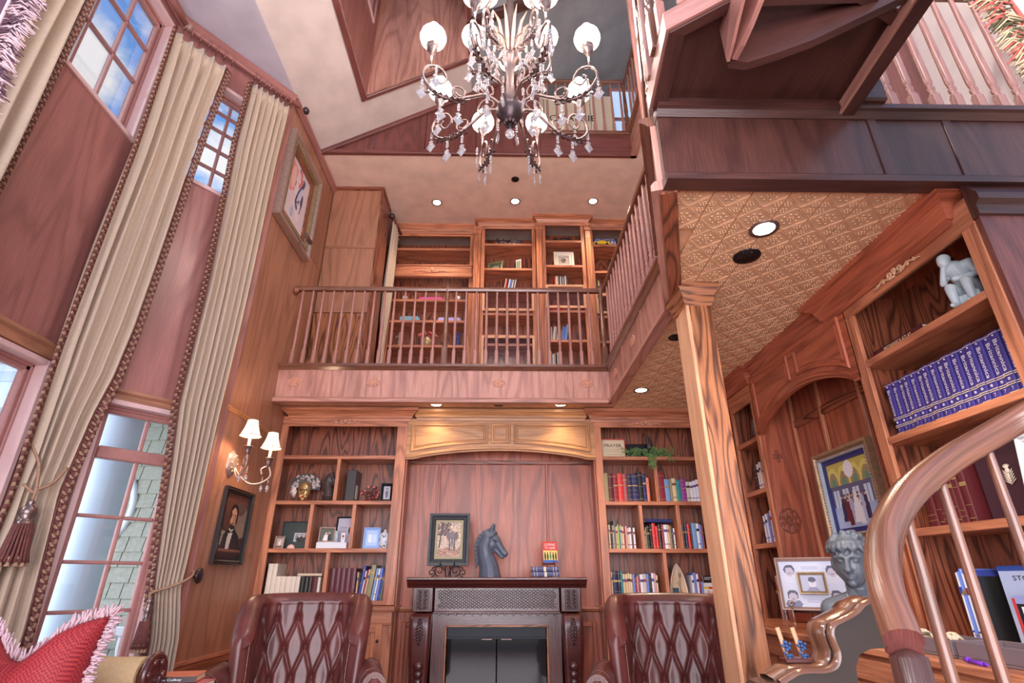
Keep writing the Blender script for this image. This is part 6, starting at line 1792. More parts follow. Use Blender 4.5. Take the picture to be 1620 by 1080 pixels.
# ================================================================== tufted leather wing chairs
def wing_chair(name, label, loc, rz, hand):
    r = thing(name, label, 'armchair', loc, rz, 'pair of oxblood leather wing chairs', local=True); r.scale = (.79, .92, 1.0)
    # plan path of the inner back, from the left wing front round to the right wing front
    ctrl = [Vector(p) for p in ((-.335, -.16), (-.345, -.02), (-.345, .12), (-.30, .235), (-.18, .275), (0, .285), (.18, .275), (.30, .235), (.345, .12), (.345, -.02), (.335, -.16))]
    path = cat([Vector((p.x, p.y, 0)) for p in ctrl], 8)
    L_ = [0]
    for a, b in zip(path[:-1], path[1:]): L_.append(L_[-1] + (b - a).length)
    tot = L_[-1]
    nu, nv = 201, 100
    def P(s):
        s = min(max(s, 0), tot)
        for i in range(len(L_) - 1):
            if L_[i + 1] >= s:
                t = (s - L_[i]) / (L_[i + 1] - L_[i]); q = path[i].lerp(path[i + 1], t); d = (path[i + 1] - path[i]).normalized(); return q, Vector((-d.y, d.x, 0)) * -1
        return path[-1], Vector((0, 0, 0))
    dx, dz = .152, .150
    zb = .40
    buttons = []
    def top(s):
        c = abs(s - tot / 2) / (tot / 2)
        return 1.155 + .02 * math.cos(c * PI * .5) - max(0, c - .62) ** 1.7 * .95
    def disp(s, z):
        x = (s - tot / 2); zz = 1.155 - .115 - z
        fade = min(1, max(0, (zz + dz * .35) / .03)) if zz < 0 else 1
        a2, b2 = (2 * x / dx + zz / dz - 1) / 2, (2 * x / dx - zz / dz - 1) / 2
        ca = abs(a2 - round(a2)) * 2; cb = abs(b2 - round(b2)) * 2
        cr_ = min(ca, cb) if zz > -.01 else 1
        if zz <= -.01:      # vertical pleats above the top row
            k = x / dx + .5
            cr_ = abs(k - round(k)) * 2
        d = .026 * (1 - math.exp(-cr_ * 9)) * (1 - .18 * cr_)
        pit = 0
        # nearest button (rows offset)
        row = round(zz / dz)
        if row >= 0:
            off = .5 if row % 2 == 0 else 0
            kx = round(x / dx - off) + off
            dd = math.hypot(x - kx * dx, (zz - row * dz))
            pit = .026 * math.exp(-(dd / .020) ** 2)
        c = abs(s - tot / 2) / (tot / 2)
        edge = min(1, max(0, (1 - c) / .10))
        return (d - pit) * edge + .012
    rows = []
    for j in range(nv):
        row = []
        for i in range(nu):
            s = tot * i / (nu - 1); q, n = P(s)
            if n.length < .5: n = P(s - .01)[1]
            inn = -n if n.dot(Vector((0, -.05, 0)) - q) < 0 else n
            zt = top(s)
            k = j / (nv - 1)
            if k < .62:
                z = zb + (zt - .055 - zb) * (k / .62); off = disp(s, z); lean = (z - zb) * .10
                p = q + inn * off
            elif k < .82:
                a = (k - .62) / .20 * PI
                rad = .052
                z = zt - .055 + rad * math.sin(a) * 1.05; lean = (z - zb) * .10
                p = q + inn * (.028 * math.cos(a) * (1 if a < PI / 2 else 1) + (.014 if a < PI / 2 else 0) - (.035 if a > PI / 2 else .035 * a / (PI / 2)) + (-.04 if a > PI / 2 else 0) * (a / PI * 2 - 1))
            else:
                z = zt - .055 - (zt - .055 - .30) * ((k - .82) / .18); lean = (z - zb) * .10
                p = q - inn * .10
            c_ = abs(s - tot / 2) / (tot / 2)
            if c_ > .93:
                mid = q - inn * .035; k2 = math.sqrt(max(0, 1 - ((c_ - .93) / .07) ** 2)); p = mid + (p - mid) * k2
            tp = 1 - .13 * max(0, (1.10 - z) / .7)
            row.append((p.x * tp, p.y + lean, z))
        rows.append(row)
    m = MB(); m.grid(rows)
    for i in (0, nu - 1):
        col = [rows[j][i] for j in range(nv)]
        m.face(col, [(0, 0)] * len(col))
    m.build('backrest', LEATH, r)
    # buttons
    zz = 0; rown = 0
    while 1.155 - .115 - rown * dz > .55:
        off = .5 if rown % 2 == 0 else 0
        z = 1.155 - .115 - rown * dz
        k = -4
        while k <= 4:
            x = (k + off) * dx; s = tot / 2 + x
            if 0.12 < s < tot - .12:
                q, n = P(s); inn = -n if n.dot(Vector((0, -.05, 0)) - q) < 0 else n
                p = q + inn * (disp(s, z) + .004)
                tp = 1 - .13 * max(0, (1.10 - z) / .7); b = MB(); b.sphere((p.x * tp, p.y + (z - zb) * .10, z), .0075, 8, 5); b.build('button', LEATHD, r)
            k += 1
        rown += 1
    # dark piping with nail heads up the wing fronts
    for i in (4, nu - 5):
        m = MB()
        col = [rows[j][i] for j in range(4, int(nv * .62))]
        for c_ in col[::1]: m.sphere((c_[0], c_[1] - .012, c_[2]), .0042, 5, 3)
        o = m.build('nail_trim', SILV, r); o['kind'] = 'stuff'
    # rolled arms
    for f in (-1, 1):
        m = MB(); rr = .078; cx = f * .47
        pts = [(cx - f * .07, .14, .76), (cx - f * .02, -.02, .775), (cx, -.2, .77), (cx + f * .01, -.36, .76), (cx + f * .01, -.40, .76)]
        m.tube([Vector(p) for p in cat([Vector(q) for q in pts], 5)], [rr] * 21, 18)
        for y_ in (-.36, -.12, .06): m.tube([(cx + (rr + .0015) * math.cos(a), y_, .77 + (rr + .0015) * math.sin(a)) for a in [i * PI / 10 for i in range(21)]], .003, 4)
        m.build('arm_roll', LEATH, r)
        m = MB(); m.box(cx - .055, cx + .045, -.37, .16, .26, .74, ch=.02); m.build('arm_panel', LEATH, r)
        m = MB(); m.lathe([(0, -.022), (.03, -.02), (.052, -.012), (.055, 0)], (cx + f * .01, -.405, .76), 20, ax='y', flute=12, fd=.1); 
        m.box(cx - .04, cx + .05, -.415, -.37, .28, .72, ch=.015)
        m.build('arm_front', LEATH, r)
        m = MB()
        for k in range(26): a = k * 2 * PI / 26; m.sphere((cx + f * .01 + .066 * math.cos(a), -.412, .76 + .066 * math.sin(a)), .0045, 5, 3)
        o = m.build('nail_heads', SILV, r); o['kind'] = 'stuff'
    m = MB(); m.box(-.33, .33, -.42, .28, .26, .38, ch=.02); m.build('seat_frame', LEATH, r)
    m = MB()
    rows = []
    for j in range(13):
        row = []
        for i in range(13):
            u, v = i / 12 * 2 - 1, j / 12 * 2 - 1
            row.append((u * .30, -.08 + v * .33, .42 + .10 * (1 - u ** 6) * (1 - v ** 6) ** .5))
        rows.append(row)
    m.grid(rows); m.grid([[(x, y, .86 - z) if False else (x, y, .38) for x, y, z in rw] for rw in rows]); m.box(-.30, .30, -.41, .25, .38, .425, ch=.02); m.build('seat_cushion', LEATH, r)
    for fx in (-1, 1):
        for fy, y in ((-1, -.36), (1, .22)):
            m = MB(); m.tube([(fx * .30, y, .27), (fx * .315, y + fy * .02, .18), (fx * .30, y, .08), (fx * .31, y + fy * .025, .0)], [.038, .034, .018, .026], 10); m.build('leg', MAHO, r)
    return r
wing_chair('wing_chair', 'tufted oxblood leather wing chair, the left of the pair before the fireplace', (-1.07, 3.30, 0), R(14), 1)
wing_chair('wing_chair', 'tufted oxblood leather wing chair, the right of the pair, beside the column', (.90, 3.22, 0), R(-13), -1)

# ================================================================== settee with red cushion, lower left
sf = thing('settee', 'cream upholstered settee with carved scroll arm at the lower left corner', 'sofa', (-1.78, 2.15, 0), 0, local=True)
CREAMF = plain('pale_gold_upholstery', srgb(214, 178, 132), .7, noise=.15, nscale=80)
m = MB(); m.box(-.62, .38, -.42, .40, .22, .44, ch=.03); m.build('seat', CREAMF, sf)
m = MB(); m.box(-.62, -.44, -.40, .40, .44, .98, ch=.05); m.build('backrest', CREAMF, sf)
m = MB(); m.box(-.44, .36, .29, .41, .42, .90, ch=.04); m.tube([(-.44, .36, .90), (.36, .36, .90)], .065, 14); m.build('arm', CREAMF, sf)
m = MB(); m.box(-.44, .36, -.42, -.32, .42, .64, ch=.03); m.build('arm', CREAMF, sf)
m = MB()
m.tube([(.36 + .0 * k, .36, .90) for k in (0, 1)] + [(.40, .36, .90)], .05, 14)
m.tube([(.395, .36 + (.075 - .0035 * a) * math.cos(a), .90 + (.075 - .0035 * a) * math.sin(a)) for a in [i * .35 - .2 for i in range(34)]], .014, 8)
m.tube([(.39, .30, .86), (.39, .31, .6), (.385, .34, .35), (.39, .33, .2)], [.025, .03, .025, .035], 10)
for k in range(6): m.sphere((.405, .36 + .05 * math.cos(k), .90 + .05 * math.sin(k)), .014, 6, 4)
m.build('scroll_front', MAHO, sf)
for fx, fy in ((-.55, -.36), (-.55, .34), (.32, -.36)):
    m = MB(); m.tube([(fx, fy, .24), (fx, fy, .12), (fx, fy, 0)], [.035, .022, .028], 10); m.build('leg', MAHO, sf)
def cushion(name, label, loc, rot, w, h, t, fab, fr, chop=.12):
    r = thing(name, label, 'cushion', loc, local=True); r.rotation_euler = rot
    m = MB(); N = 28
    def pt(u, v, s):
        cx = u * w / 2 * (1 - .10 * (1 - abs(v) ** 2)) ; cz = v * h / 2 * (1 - .10 * (1 - abs(u) ** 2))
        if v > 0: cz -= chop * h * math.exp(-(u / .38) ** 2) * v
        b = t / 2 * (1 - u ** 4) ** .5 * (1 - v ** 4) ** .5
        b *= 1 - .25 * math.exp(-((u / .3) ** 2)) * max(0, v)
        b += .006 * math.sin(u * 9 + v * 4) * (1 - u ** 2) * (1 - v ** 2)
        return (cx, s * b, cz + h / 2)
    for s in (-1, 1): m.grid([[pt(i / N * 2 - 1, j / N * 2 - 1, s) for i in range(N + 1)] for j in range(N + 1)])
    m.build('cover', fab, r)
    m = MB(); rs = random.Random(9)
    per = [(i / 60 * 2 - 1, 1) for i in range(61)] + [(1, 1 - i / 60 * 2) for i in range(61)] + [(1 - i / 60 * 2, -1) for i in range(61)] + [(-1, -1 + i / 60 * 2) for i in range(61)]
    for u, v in per:
        c = Vector(pt(u, v, 0)); d = Vector((u if abs(u) == 1 else 0, 0, v if abs(v) == 1 else 0)).normalized()
        for k in range(4):
            a = c + Vector((rs.uniform(-.006, .006), rs.uniform(-.006, .006), rs.uniform(-.006, .006)))
            e = a + d * rs.uniform(.022, .034) + Vector((rs.uniform(-.01, .01), rs.uniform(-.014, .014), rs.uniform(-.01, .01)))
            m.tube([a, (a + e) / 2 + Vector((0, rs.uniform(-.006, .006), 0)), e], [.003, .004, .003], 4)
    o = m.build('fringe', fr, r); o['kind'] = 'stuff'
    return r
cushion('cushion', 'plump red woven cushion with lilac fringe and a dented top, lower left', (-1.60, 2.02, .565), (R(-12), 0, R(10)), .46, .58, .20, REDW, PURF, chop=.19)
GW = plain('gold_check_fabric', srgb(224, 180, 122), .7, noise=.3, nscale=120)
cushion('cushion', 'gold checked cushion at the very left edge, in front of the red one', (-1.74, 1.72, .56), (R(-10), 0, R(24)), .36, .48, .14, GW, FRIN, chop=.02)

# side table with a stack of books
tb = thing('side_table', 'small round dark side table between settee and left armchair', 'table', (-1.39, 2.66, 0), local=True)
m = MB(); m.lathe([(0, .735), (.165, .735), (.175, .745), (.175, .755), (.165, .765), (0, .765)], (0, 0, 0), 32); m.build('tabletop', MAHO, tb)
m = MB(); m.lathe([(.02, .735), (.03, .70), (.05, .6), (.025, .5), (.045, .35), (.05, .28), (.03, .25)], (0, 0, 0), 16); m.build('pedestal', MAHO, tb)
for k in range(3):
    a = k * 2 * PI / 3 + .5; m = MB(); m.tube([(.02 * math.cos(a), .02 * math.sin(a), .30), (.14 * math.cos(a), .14 * math.sin(a), .18), (.17 * math.cos(a), .17 * math.sin(a), .02)], [.025, .02, .02], 8); m.build('leg', MAHO, tb)
zz = .796
tb.scale = (1, 1, 1.039)
for i, (w_, h_, d_, c_, rzz, lb) in enumerate(((.030, .25, .19, (222, 220, 226), 6, 'white book at the bottom of the stack on the side table'), (.026, .23, .17, (206, 104, 110), -4, 'rose coloured book in the middle of the stack on the side table'), (.024, .21, .15, (222, 120, 84), 12, 'orange book with dark lettered spine on top of the side table stack'))):
    b = book_obj(w_, h_, d_, solid(*c_)); b.rotation_euler = (0, R(90), R(rzz)); b.location = (-1.475, 2.57 + .01 * i, zz + w_ / 2 + .001); tag(b, lb, 'book')
    if i == 2:
        m = MB(); m.box(-w_ / 2 * .9, w_ / 2 * .9, -.003, .003, .0, h_); m.build('spine_label', solid(58, 34, 34), b)
        text_obj('spine_lettering', 'Anne Colbey', .011, WHITE, b, TM((0, -.0045, h_ * .5), (0, 0, 1), (-1, 0, 0)), width=.10)
    zz += w_ + .002

# ================================================================== spiral stair rail near the viewer
sr = thing('stair_railing', 'thick curved oak handrail with round balusters sweeping up in front of the right bookcase', 'railing', (.6, .95, 0))
RP = [(.561, .848, 1.168), (.567, .86, 1.18), (.591, .904, 1.224), (.633, .96, 1.274), (.694, 1.016, 1.334), (.789, 1.07, 1.403), (.911, 1.102, 1.471), (1.016, 1.103, 1.522), (1.102, 1.09, 1.566), (1.187, 1.043, 1.617), (1.25, .96, 1.67), (1.28, .84, 1.72)]
RC = cat([Vector(p) for p in RP], 6)
prof = [(-.026, -.036), (-.034, -.026), (-.030, -.012), (-.036, .002), (-.034, .018), (-.024, .030), (-.008, .036), (.008, .036), (.024, .030), (.034, .018), (.036, .002), (.030, -.012), (.034, -.026), (.026, -.036)]
rows = []
for i, p in enumerate(RC):
    d = (RC[min(i + 1, len(RC) - 1)] - RC[max(i - 1, 0)]).normalized()
    sd = d.cross(Vector((0, 0, 1))).normalized(); up = sd.cross(d).normalized()
    rows.append([tuple(p + sd * a * .70 + up * b * .70) for a, b in prof])
m = MB(); m.grid(rows, close_v=True); m.build('handrail', RAILW, sr)
m = MB(); m.face(rows[0], [(a * 3, b * 3) for a, b in prof]); m.build('cut_end', DARKR, sr)
for (x, y, z) in ((.610, .925, 1.22), (.667, .992, 1.28), (.765, 1.057, 1.36), (.885, 1.097, 1.43), (1.01, 1.103, 1.49), (1.13, 1.075, 1.56), (1.23, .99, 1.62)):
    m = MB(); zb_ = z - .95
    m.lathe([(.012, zb_), (.014, zb_ + .12), (.010, zb_ + .16), (.013, zb_ + .2), (.0125, zb_ + .45), (.0092, z - .08), (.008, z + .0)], (x, y, 0), 12); m.build('baluster', RAILW, sr)
P2 = [(p.x, p.y, p.z - 1.05) for p in RC[::3]]
board([(x, y, z) for x, y, z in P2], 0, .22, .05, 'stringer', DARK, sr)
m = MB(); m.lathe([(.034, 0), (.034, .2), (.026, .24), (.026, .9), (.0235, 1.15), (0, 1.165)], (.568, .858, 0), 20); m.build('newel_post', DARK, sr)

# ================================================================== glossy scroll-sided hall bench
hb = thing('hall_bench', 'glossy dark wooden hall bench with scrolled stepped side, in front of the bust', 'bench', (1.0, 2.0, 0))
OUT = [(.80, .952), (.846, .961), (.875, .975), (.905, .988), (.945, .992), (.985, .992), (1.018, 1.000), (1.036, 1.018), (1.042, 1.042), (1.036, 1.070), (1.034, 1.094), (1.045, 1.116), (1.075, 1.130), (1.105, 1.142), (1.132, 1.156), (1.153, 1.173), (1.178, 1.184), (1.199, 1.188), (1.225, 1.18), (1.235, 1.15), (1.225, 1.08), (1.195, 1.052), (1.15, 1.050), (1.112, 1.035), (1.09, 1.00), (1.085, .93), (1.08, .45), (.80, .45), (.78, .6), (.77, .85), (.775, .93)]
GLW = wood('glossy_walnut', srgb(124, 80, 58), srgb(66, 36, 26), rings=5, contrast=.4, rough=.12, coat=1.0)
GLD = plain('glossy_walnut_side', srgb(58, 42, 36), .35, noise=.3, nscale=6, coat=.3)
m = MB(); m.extrude(OUT, lambda a, b, t: (a, t, b), 1.905, 2.03); m.build('side_panel', GLD, hb)
m = MB()
edge = [Vector((a, 0, b)) for a, b in OUT[1:19]]; ev = cat(edge, 4)
for (y0, y1, lift) in ((1.895, 1.925, .006), (1.94, 2.045, .008)):
    rows = []
    for i, p in enumerate(ev):
        d = (ev[min(i + 1, len(ev) - 1)] - ev[max(i - 1, 0)]).normalized(); n = Vector((-d.z, 0, d.x))
        rows.append([tuple(p + Vector((0, y, 0)) + n * l) for y, l in ((y0, -.006), (y0 + .004, lift * .7), ((y0 + y1) / 2, lift + .004), (y1 - .004, lift * .7), (y1, -.006))])
    m.grid(rows)
m.build('edge_moulding', GLW, hb)
m = MB(); m.extrude([(a, b) for a, b in OUT], lambda a, b, t: (a + .9, t, b - .1), 1.905, 2.03) if False else m.box(.82, 1.10, 2.03, 2.30, .42, .46, ch=.01); m.build('seat', GLD, hb)
m = MB(); m.extrude([(a, b * .8) for a, b in OUT[:26]] + [(1.08, .0), (1.04, 0), (1.04, .40), (.84, .40), (.84, 0), (.80, 0)], lambda a, b, t: (a, t, b), 2.30, 2.34); m.build('side_panel', GLD, hb)
m = MB(); m.box(1.08, 1.11, 2.03, 2.30, .40, .90, ch=.008); m.build('backrest', DARKR, hb)
for x in (.80, 1.04):
    m = MB(); m.box(x, x + .04, 1.93, 1.99, 0, .46, ax=2, ch=.005); m.build('leg', GLD, hb)
# two carved letter openers standing in a small block on the step of the bench
BLUE = plain('blue_crystal_tip', srgb(60, 96, 150), .3, noise=.5, nscale=90)
r = thing('pen_block', 'small wooden block with two sticks and blue beaded tips on the bench step', 'desk ornament', (.955, 2.0, 1.002), local=True)
m = MB(); m.box(-.045, .045, -.025, .025, 0, .014, ch=.003); m.build('block', MAHO, r)
for x in (-.028, .022):
    m = MB(); m.tube([(x, .0, .012), (x - .012, .01, .10)], .0075, 8); m.build('stick', OAKL, r)
    m = MB(); rs = random.Random(2)
    for k in range(22): m.sphere((x + rs.uniform(-.012, .012), -.012 + rs.uniform(-.01, .01), .012 + rs.uniform(0, .05)), .0055, 5, 3)
    m.build('beaded_tip', BLUE, r)

# trays on the counter by the magazines
TRAY = plain('taupe_leather_tray', srgb(120, 104, 108), .4)
for (y0, y1, lb) in ((2.22, 2.62, 'long taupe tray with woven balls on the counter'), (1.90, 2.20, 'short taupe open tray at the right end of the counter')):
    r = thing('tray', lb, 'tray', (1.72, (y0 + y1) / 2, .987))
    m = MB(); m.box(1.64, 1.82, y0, y1, .987, .995); m.build('base', TRAY, r)
    for q in ((1.64, 1.65, y0, y1), (1.81, 1.82, y0, y1), (1.65, 1.81, y0, y0 + .01), (1.65, 1.81, y1 - .01, y1)):
        m = MB(); m.box(*q, .995, 1.045, ch=.002); m.build('side', TRAY, r)
WICK = plain('cream_wicker', srgb(230, 208, 178), .6, noise=.5, nscale=120)
for i, (x, y, lb) in enumerate(((1.72, 2.56, 'woven cream ball at the far end of the long tray'), (1.72, 2.47, 'woven cream ball second in the long tray'), (1.73, 2.32, 'woven cream ball at the near end of the long tray'))):
    m = MB(); rs = random.Random(i)
    for k in range(9):
        a = Vector((rs.gauss(0, 1), rs.gauss(0, 1), rs.gauss(0, 1))).normalized(); b = a.orthogonal().normalized(); c = a.cross(b)
        m.tube([(x + .032 * (b * math.cos(t) + c * math.sin(t)).x, y + .032 * (b * math.cos(t) + c * math.sin(t)).y, 1.029 + .032 * (b * math.cos(t) + c * math.sin(t)).z) for t in [q * PI / 6 for q in range(13)]], .0045, 5)
    tag(m.build('woven_ball', WICK), lb, 'ornament', 'woven balls in the tray')
m = MB(); m.tube([(1.60, 2.10, .993), (1.585, 2.02, .993)], [.007, .007], 8); m.tube([(1.585, 2.02, .993), (1.582, 2.0, .993)], [.007, .002], 8); m.tube([(1.603, 2.12, .995), (1.60, 2.10, .995)], [.009, .009], 8)
tag(m.build('purple_pen', solid(120, 50, 190)), 'short purple pen lying on the counter in front of the trays', 'pen')

# ================================================================== ornaments in the left bookcase
r = thing('carnival_mask', 'gold carnival mask with a black flowered fan and white feathers, left bookcase', 'mask', (-1.90, YB + .10, Z2), R(8), local=True); r.scale = (1.15, 1.15, 1.15)
sculpt('face', [('e', (0, .02, .085), (.052, .035, .082)), ('e', (0, -.012, .08), (.010, .016, .022)), ('e', (-.02, -.006, .045), (.018, .014, .016)), ('e', (.02, -.006, .045), (.018, .014, .016)), ('e', (0, -.01, .02), (.018, .014, .016))], .004, plain('gold_leaf_mask', srgb(214, 172, 116), .25, .7, noise=.2), r, smooth=2)
m = MB(); m.sphere((-.020, -.013, .095), (.013, .005, .006), 8, 5); m.sphere((.020, -.013, .095), (.013, .005, .006), 8, 5); m.build('eye_opening', BLACK, r)
m = MB(); m.sphere((0, -.017, .042), (.012, .005, .006), 8, 5); m.build('lips', solid(190, 40, 44), r)
m = MB(); fan = [(.125 * math.cos(a), .13 + .105 * math.sin(a)) for a in [R(-15 + i * 14) for i in range(15)]] + [(0, .10)]
m.extrude(fan, lambda a, b, t: (a, t, b), .03, .04, alongv=False); m.build('fan', solid(38, 30, 34), r)
m = MB(); rs = random.Random(8)
for k in range(60):
    a = R(rs.uniform(-12, 190)); q = rs.uniform(.06, .118)
    cx, cz = q * math.cos(a), .13 + q * .84 * math.sin(a)
    for j in range(4): m.sphere((cx + .0055 * math.cos(j * 1.57), .027, cz + .0055 * math.sin(j * 1.57)), .0045, 5, 3)
o = m.build('fan_flowers', solid(216, 196, 188), r); o['kind'] = 'stuff'
m = MB()
for k in range(70):
    a = R(rs.uniform(120, 260)); q = rs.uniform(.03, .06); c = Vector((-.055, 0, .085))
    e = c + Vector((q * math.cos(a), rs.uniform(-.02, .02), q * math.sin(a))); m.tube([c, (c + e) / 2 + Vector((0, -.01, .006)), e], [.002, .004, .001], 4)
o = m.build('feathers', solid(240, 226, 216), r); o['kind'] = 'stuff'
r = horse_head('horse_statuette', 'dark bronze horse head on a round plinth beside the carnival mask', (-1.665, YB + .13, Z2 + .06), R(-10), .52, BRONZE)
m = MB(); m.lathe([(0, -.06), (.062, -.06), (.060, -.012), (.066, -.008), (.066, .004), (.05, .01), (0, .01)], (0, 0, 0), 24); m.build('plinth', BRONZE, r)
m = MB(); m.tube([(.075, -.02 + .012 * math.cos(a), .085 + .016 * math.sin(a)) for a in [i * PI / 6 for i in range(13)]], .002, 5); m.build('bit_ring', METAL, r)
r = thing('binder_box', 'tall charcoal binder with a light label standing beside the pink flowers', 'binder', (-1.46, YB + .10, Z2), R(0), local=True)
m = MB(); m.box(-.045, .045, 0, .22, 0, .30, ch=.004); m.build('body', solid(62, 56, 56), r)
m = MB(); m.box(.045, .047, .03, .10, .03, .16); m.build('label', CREAM, r)
r = thing('flower_pot', 'small pot of pink and coral roses on the left bookcase', 'flowers', (-1.275, YB + .12, Z2), local=True)
m = MB(); m.lathe([(0, 0), (.03, 0), (.036, .04), (.038, .045), (.03, .045)], (0, 0, 0), 14); m.build('pot', solid(120, 60, 56), r)
rs = random.Random(12); pts = []
for k in range(34):
    d = Vector((rs.gauss(0, 1), rs.gauss(0, 1), rs.gauss(0, .8))).normalized(); pts.append(Vector((0, 0, .085)) + Vector((d.x * .082, d.y * .05, d.z * .06)))
m = MB()
for p_ in pts: m.tube([(0, 0, .04), tuple(p_)], .0015, 4)
for k in range(60):
    a = pts[rs.randrange(34)] + Vector((rs.uniform(-.02, .02), rs.uniform(-.01, .01), rs.uniform(-.02, .02))); m.sphere(a, (.009, .003, .006), 5, 3)
o = m.build('leaves', solid(60, 66, 44), r); o['kind'] = 'stuff'
for cidx, c_ in enumerate(((236, 130, 122), (150, 40, 50))):
    m = MB()
    for p_ in pts[cidx::2]:
        m.sphere(p_, .0125, 8, 5); m.tube([p_ + Vector((.008 * math.cos(t), -.010, .008 * math.sin(t))) for t in [i * .7 for i in range(8)]], .003, 4)
    o = m.build('blossoms', solid(*c_), r); o['kind'] = 'stuff'
def mini(w, h, cols, shapes):
    p = Pic(w, h, cols)
    for s_ in shapes:
        getattr(p, s_[0])(*s_[1:])
    return p
pp = mini(20, 28, (196, 190, 200), [('ell', .5, .5, .2, .4, (120, 110, 120)), ('ell', .5, .3, .1, .1, (210, 190, 180))])
framed('ornate_frame', 'small black ornate picture frame at the right end beside the flowers', (-1.115, YB + .13, Z2), R(12), .065, .13, .025, .02, BLACK, pp, tilt=R(8), bead=BLACK)
pp = mini(40, 34, (58, 70, 72), [('rect', .42, .42, .92, .74, (226, 226, 226)), ('rect', .44, .45, .90, .72, (150, 160, 168)), ('ell', .60, .64, .09, .14, (50, 54, 60)), ('ell', .75, .64, .09, .14, (60, 60, 66)), ('ell', .60, .53, .04, .05, (210, 190, 180)), ('ell', .75, .53, .04, .05, (210, 190, 180))])
framed('green_photo_mount', 'large dark green photo mount with a small centre photograph, left bookcase', (-1.93, YB + .16, Z3), 0, .27, .235, .006, .01, solid(52, 64, 66), pp, tilt=R(8))
pp = mini(16, 22, (190, 170, 160), [('ell', .5, .55, .2, .35, (240, 230, 226)), ('ell', .4, .3, .1, .1, (200, 160, 140)), ('rect', 0, .85, 1, 1, (120, 90, 80))])
framed('silver_photo_frame', 'small silver photo frame in front of the green photo mount', (-2.035, YB + .06, Z3), 0, .055, .075, .016, .012, SILV, pp, tilt=R(8))
m = MB(); m.sphere((-1.925, YB + .06, Z3), (.038, .02, .038), 14, 8); tag(m.build('shell_ornament', solid(232, 190, 178)), 'small pink shell ornament at the foot of the green photo mount', 'ornament')
pp = mini(34, 44, (206, 200, 214), [('ell', .72, .42, .13, .14, (50, 40, 56)), ('ell', .72, .42, .05, .06, (200, 60, 60))] + [('rect', .12, y, .5, y + .015, (150, 140, 150)) for y in (.2, .3, .34, .38, .42, .46)])
framed('framed_certificate', 'black framed letter with a dark oval seal, behind the wedding photo', (-1.475, YB + .18, Z3), 0, .175, .265, .014, .012, BLACK, pp, tilt=R(6))
m = MB(); m.box(-1.695, -1.42, YB + .04, YB + .15, Z3, Z3 + .055, ch=.004); tag(m.build('white_box', WHITE), 'low white box under the silver framed photo, left bookcase', 'box')
pp = mini(26, 24, (90, 96, 80), [('poly', [(.2, 1), (.3, .5), (.6, .5), (.62, 1)], (250, 236, 236)), ('ell', .42, .4, .08, .1, (226, 190, 176)), ('poly', [(.58, 1), (.6, .45), (.8, .45), (.85, 1)], (40, 36, 44)), ('ell', .66, .34, .08, .09, (210, 170, 150))])
framed('silver_photo_frame', 'silver framed photo of a couple standing on the low white box', (-1.625, YB + .10, Z3 + .056), R(6), .115, .105, .014, .012, SILV, pp, tilt=R(8))
m = MB(); m.lathe([(0, 0), (.016, 0), (.016, .10), (.0, .10)], (-1.535, YB + .10, Z3 + .056), 12); tag(m.build('glass_cylinder', PALE), 'slim pale cylinder beside the couple photo', 'ornament')
r = thing('rose_card', 'tiny white card with a red rose standing on the low white box', 'card', (-1.465, YB + .07, Z3 + .056), local=True)
m = MB(); m.box(-.018, .018, 0, .012, 0, .08, ch=.002); m.build('card', WHITE, r)
m = MB(); m.sphere((0, -.002, .052), (.010, .003, .010), 8, 5); m.tube([(0, -.002, .045), (0, -.002, .02)], .0015, 4); m.build('rose', solid(190, 30, 40), r)
pp = mini(24, 30, (140, 176, 232), [('rect', .12, .1, .88, .9, (176, 204, 244)), ('rect', .25, .3, .5, .75, (226, 238, 252)), ('rect', .55, .3, .85, .75, (200, 222, 250))])
framed('acrylic_frame', 'bluish acrylic photo frame in the right cell of the left bookcase', (-1.205, YB + .08, Z3), R(8), .13, .165, .010, .014, solid(170, 196, 236), pp, tilt=R(6))
r = thing('spotted_jar', 'white jar with black spots and a lid beside the acrylic frame', 'jar', (-1.09, YB + .10, Z3), local=True)
m = MB(); m.lathe([(0, 0), (.044, 0), (.046, .12), (.04, .125), (0, .125)], (0, 0, 0), 20); m.build('body', WHITE, r)
m = MB(); m.lathe([(.042, .125), (.03, .14), (.01, .15), (.012, .165), (0, .17)], (0, 0, 0), 16); m.build('lid', WHITE, r)
m = MB(); rs = random.Random(5)
for k in range(34):
    a = rs.uniform(0, 6.28); m.sphere((.0455 * math.cos(a), .0455 * math.sin(a), rs.uniform(.01, .115)), (.006, .006, .006), 5, 3)
o = m.build('spots', BLACK, r); o['kind'] = 'stuff'

# ---- top of the right bookcase: prayer plaque, praying hands, trailing plant
r = thing('prayer_plaque', 'cream plaque with the word PRAYER in a coral frame, top of the right bookcase', 'plaque', (1.085, YB + .10, Z1), local=True)
m = MB(); m.box(-.12, .12, 0, .012, 0, .185); m.build('board', solid(226, 206, 170), r)
m = MB()
for q in ((-.125, .125, .18, .192), (-.125, .125, -.0, .008)): m.box(q[0], q[1], -.006, .014, q[2], q[3], ch=.002)
for x in (-.125, .115): m.box(x, x + .01, -.006, .014, 0, .19, ch=.002)
m.build('frame', solid(206, 92, 80), r)
text_obj('lettering', 'PRAYER', .030, solid(90, 60, 60), r, TM((0, -.001, .125), (1, 0, 0), (0, 0, 1)), width=.17, bold=.012)
for i, z in enumerate((.085, .065, .035)):
    m = MB(); rs = random.Random(i); x = -.07
    while x < .07:
        w_ = rs.uniform(.006, .018); m.box(x, x + w_, -.0012, 0, z, z + .005); x += w_ + .004
    o = m.build('fine_script', solid(170, 140, 116), r); o['kind'] = 'stuff'
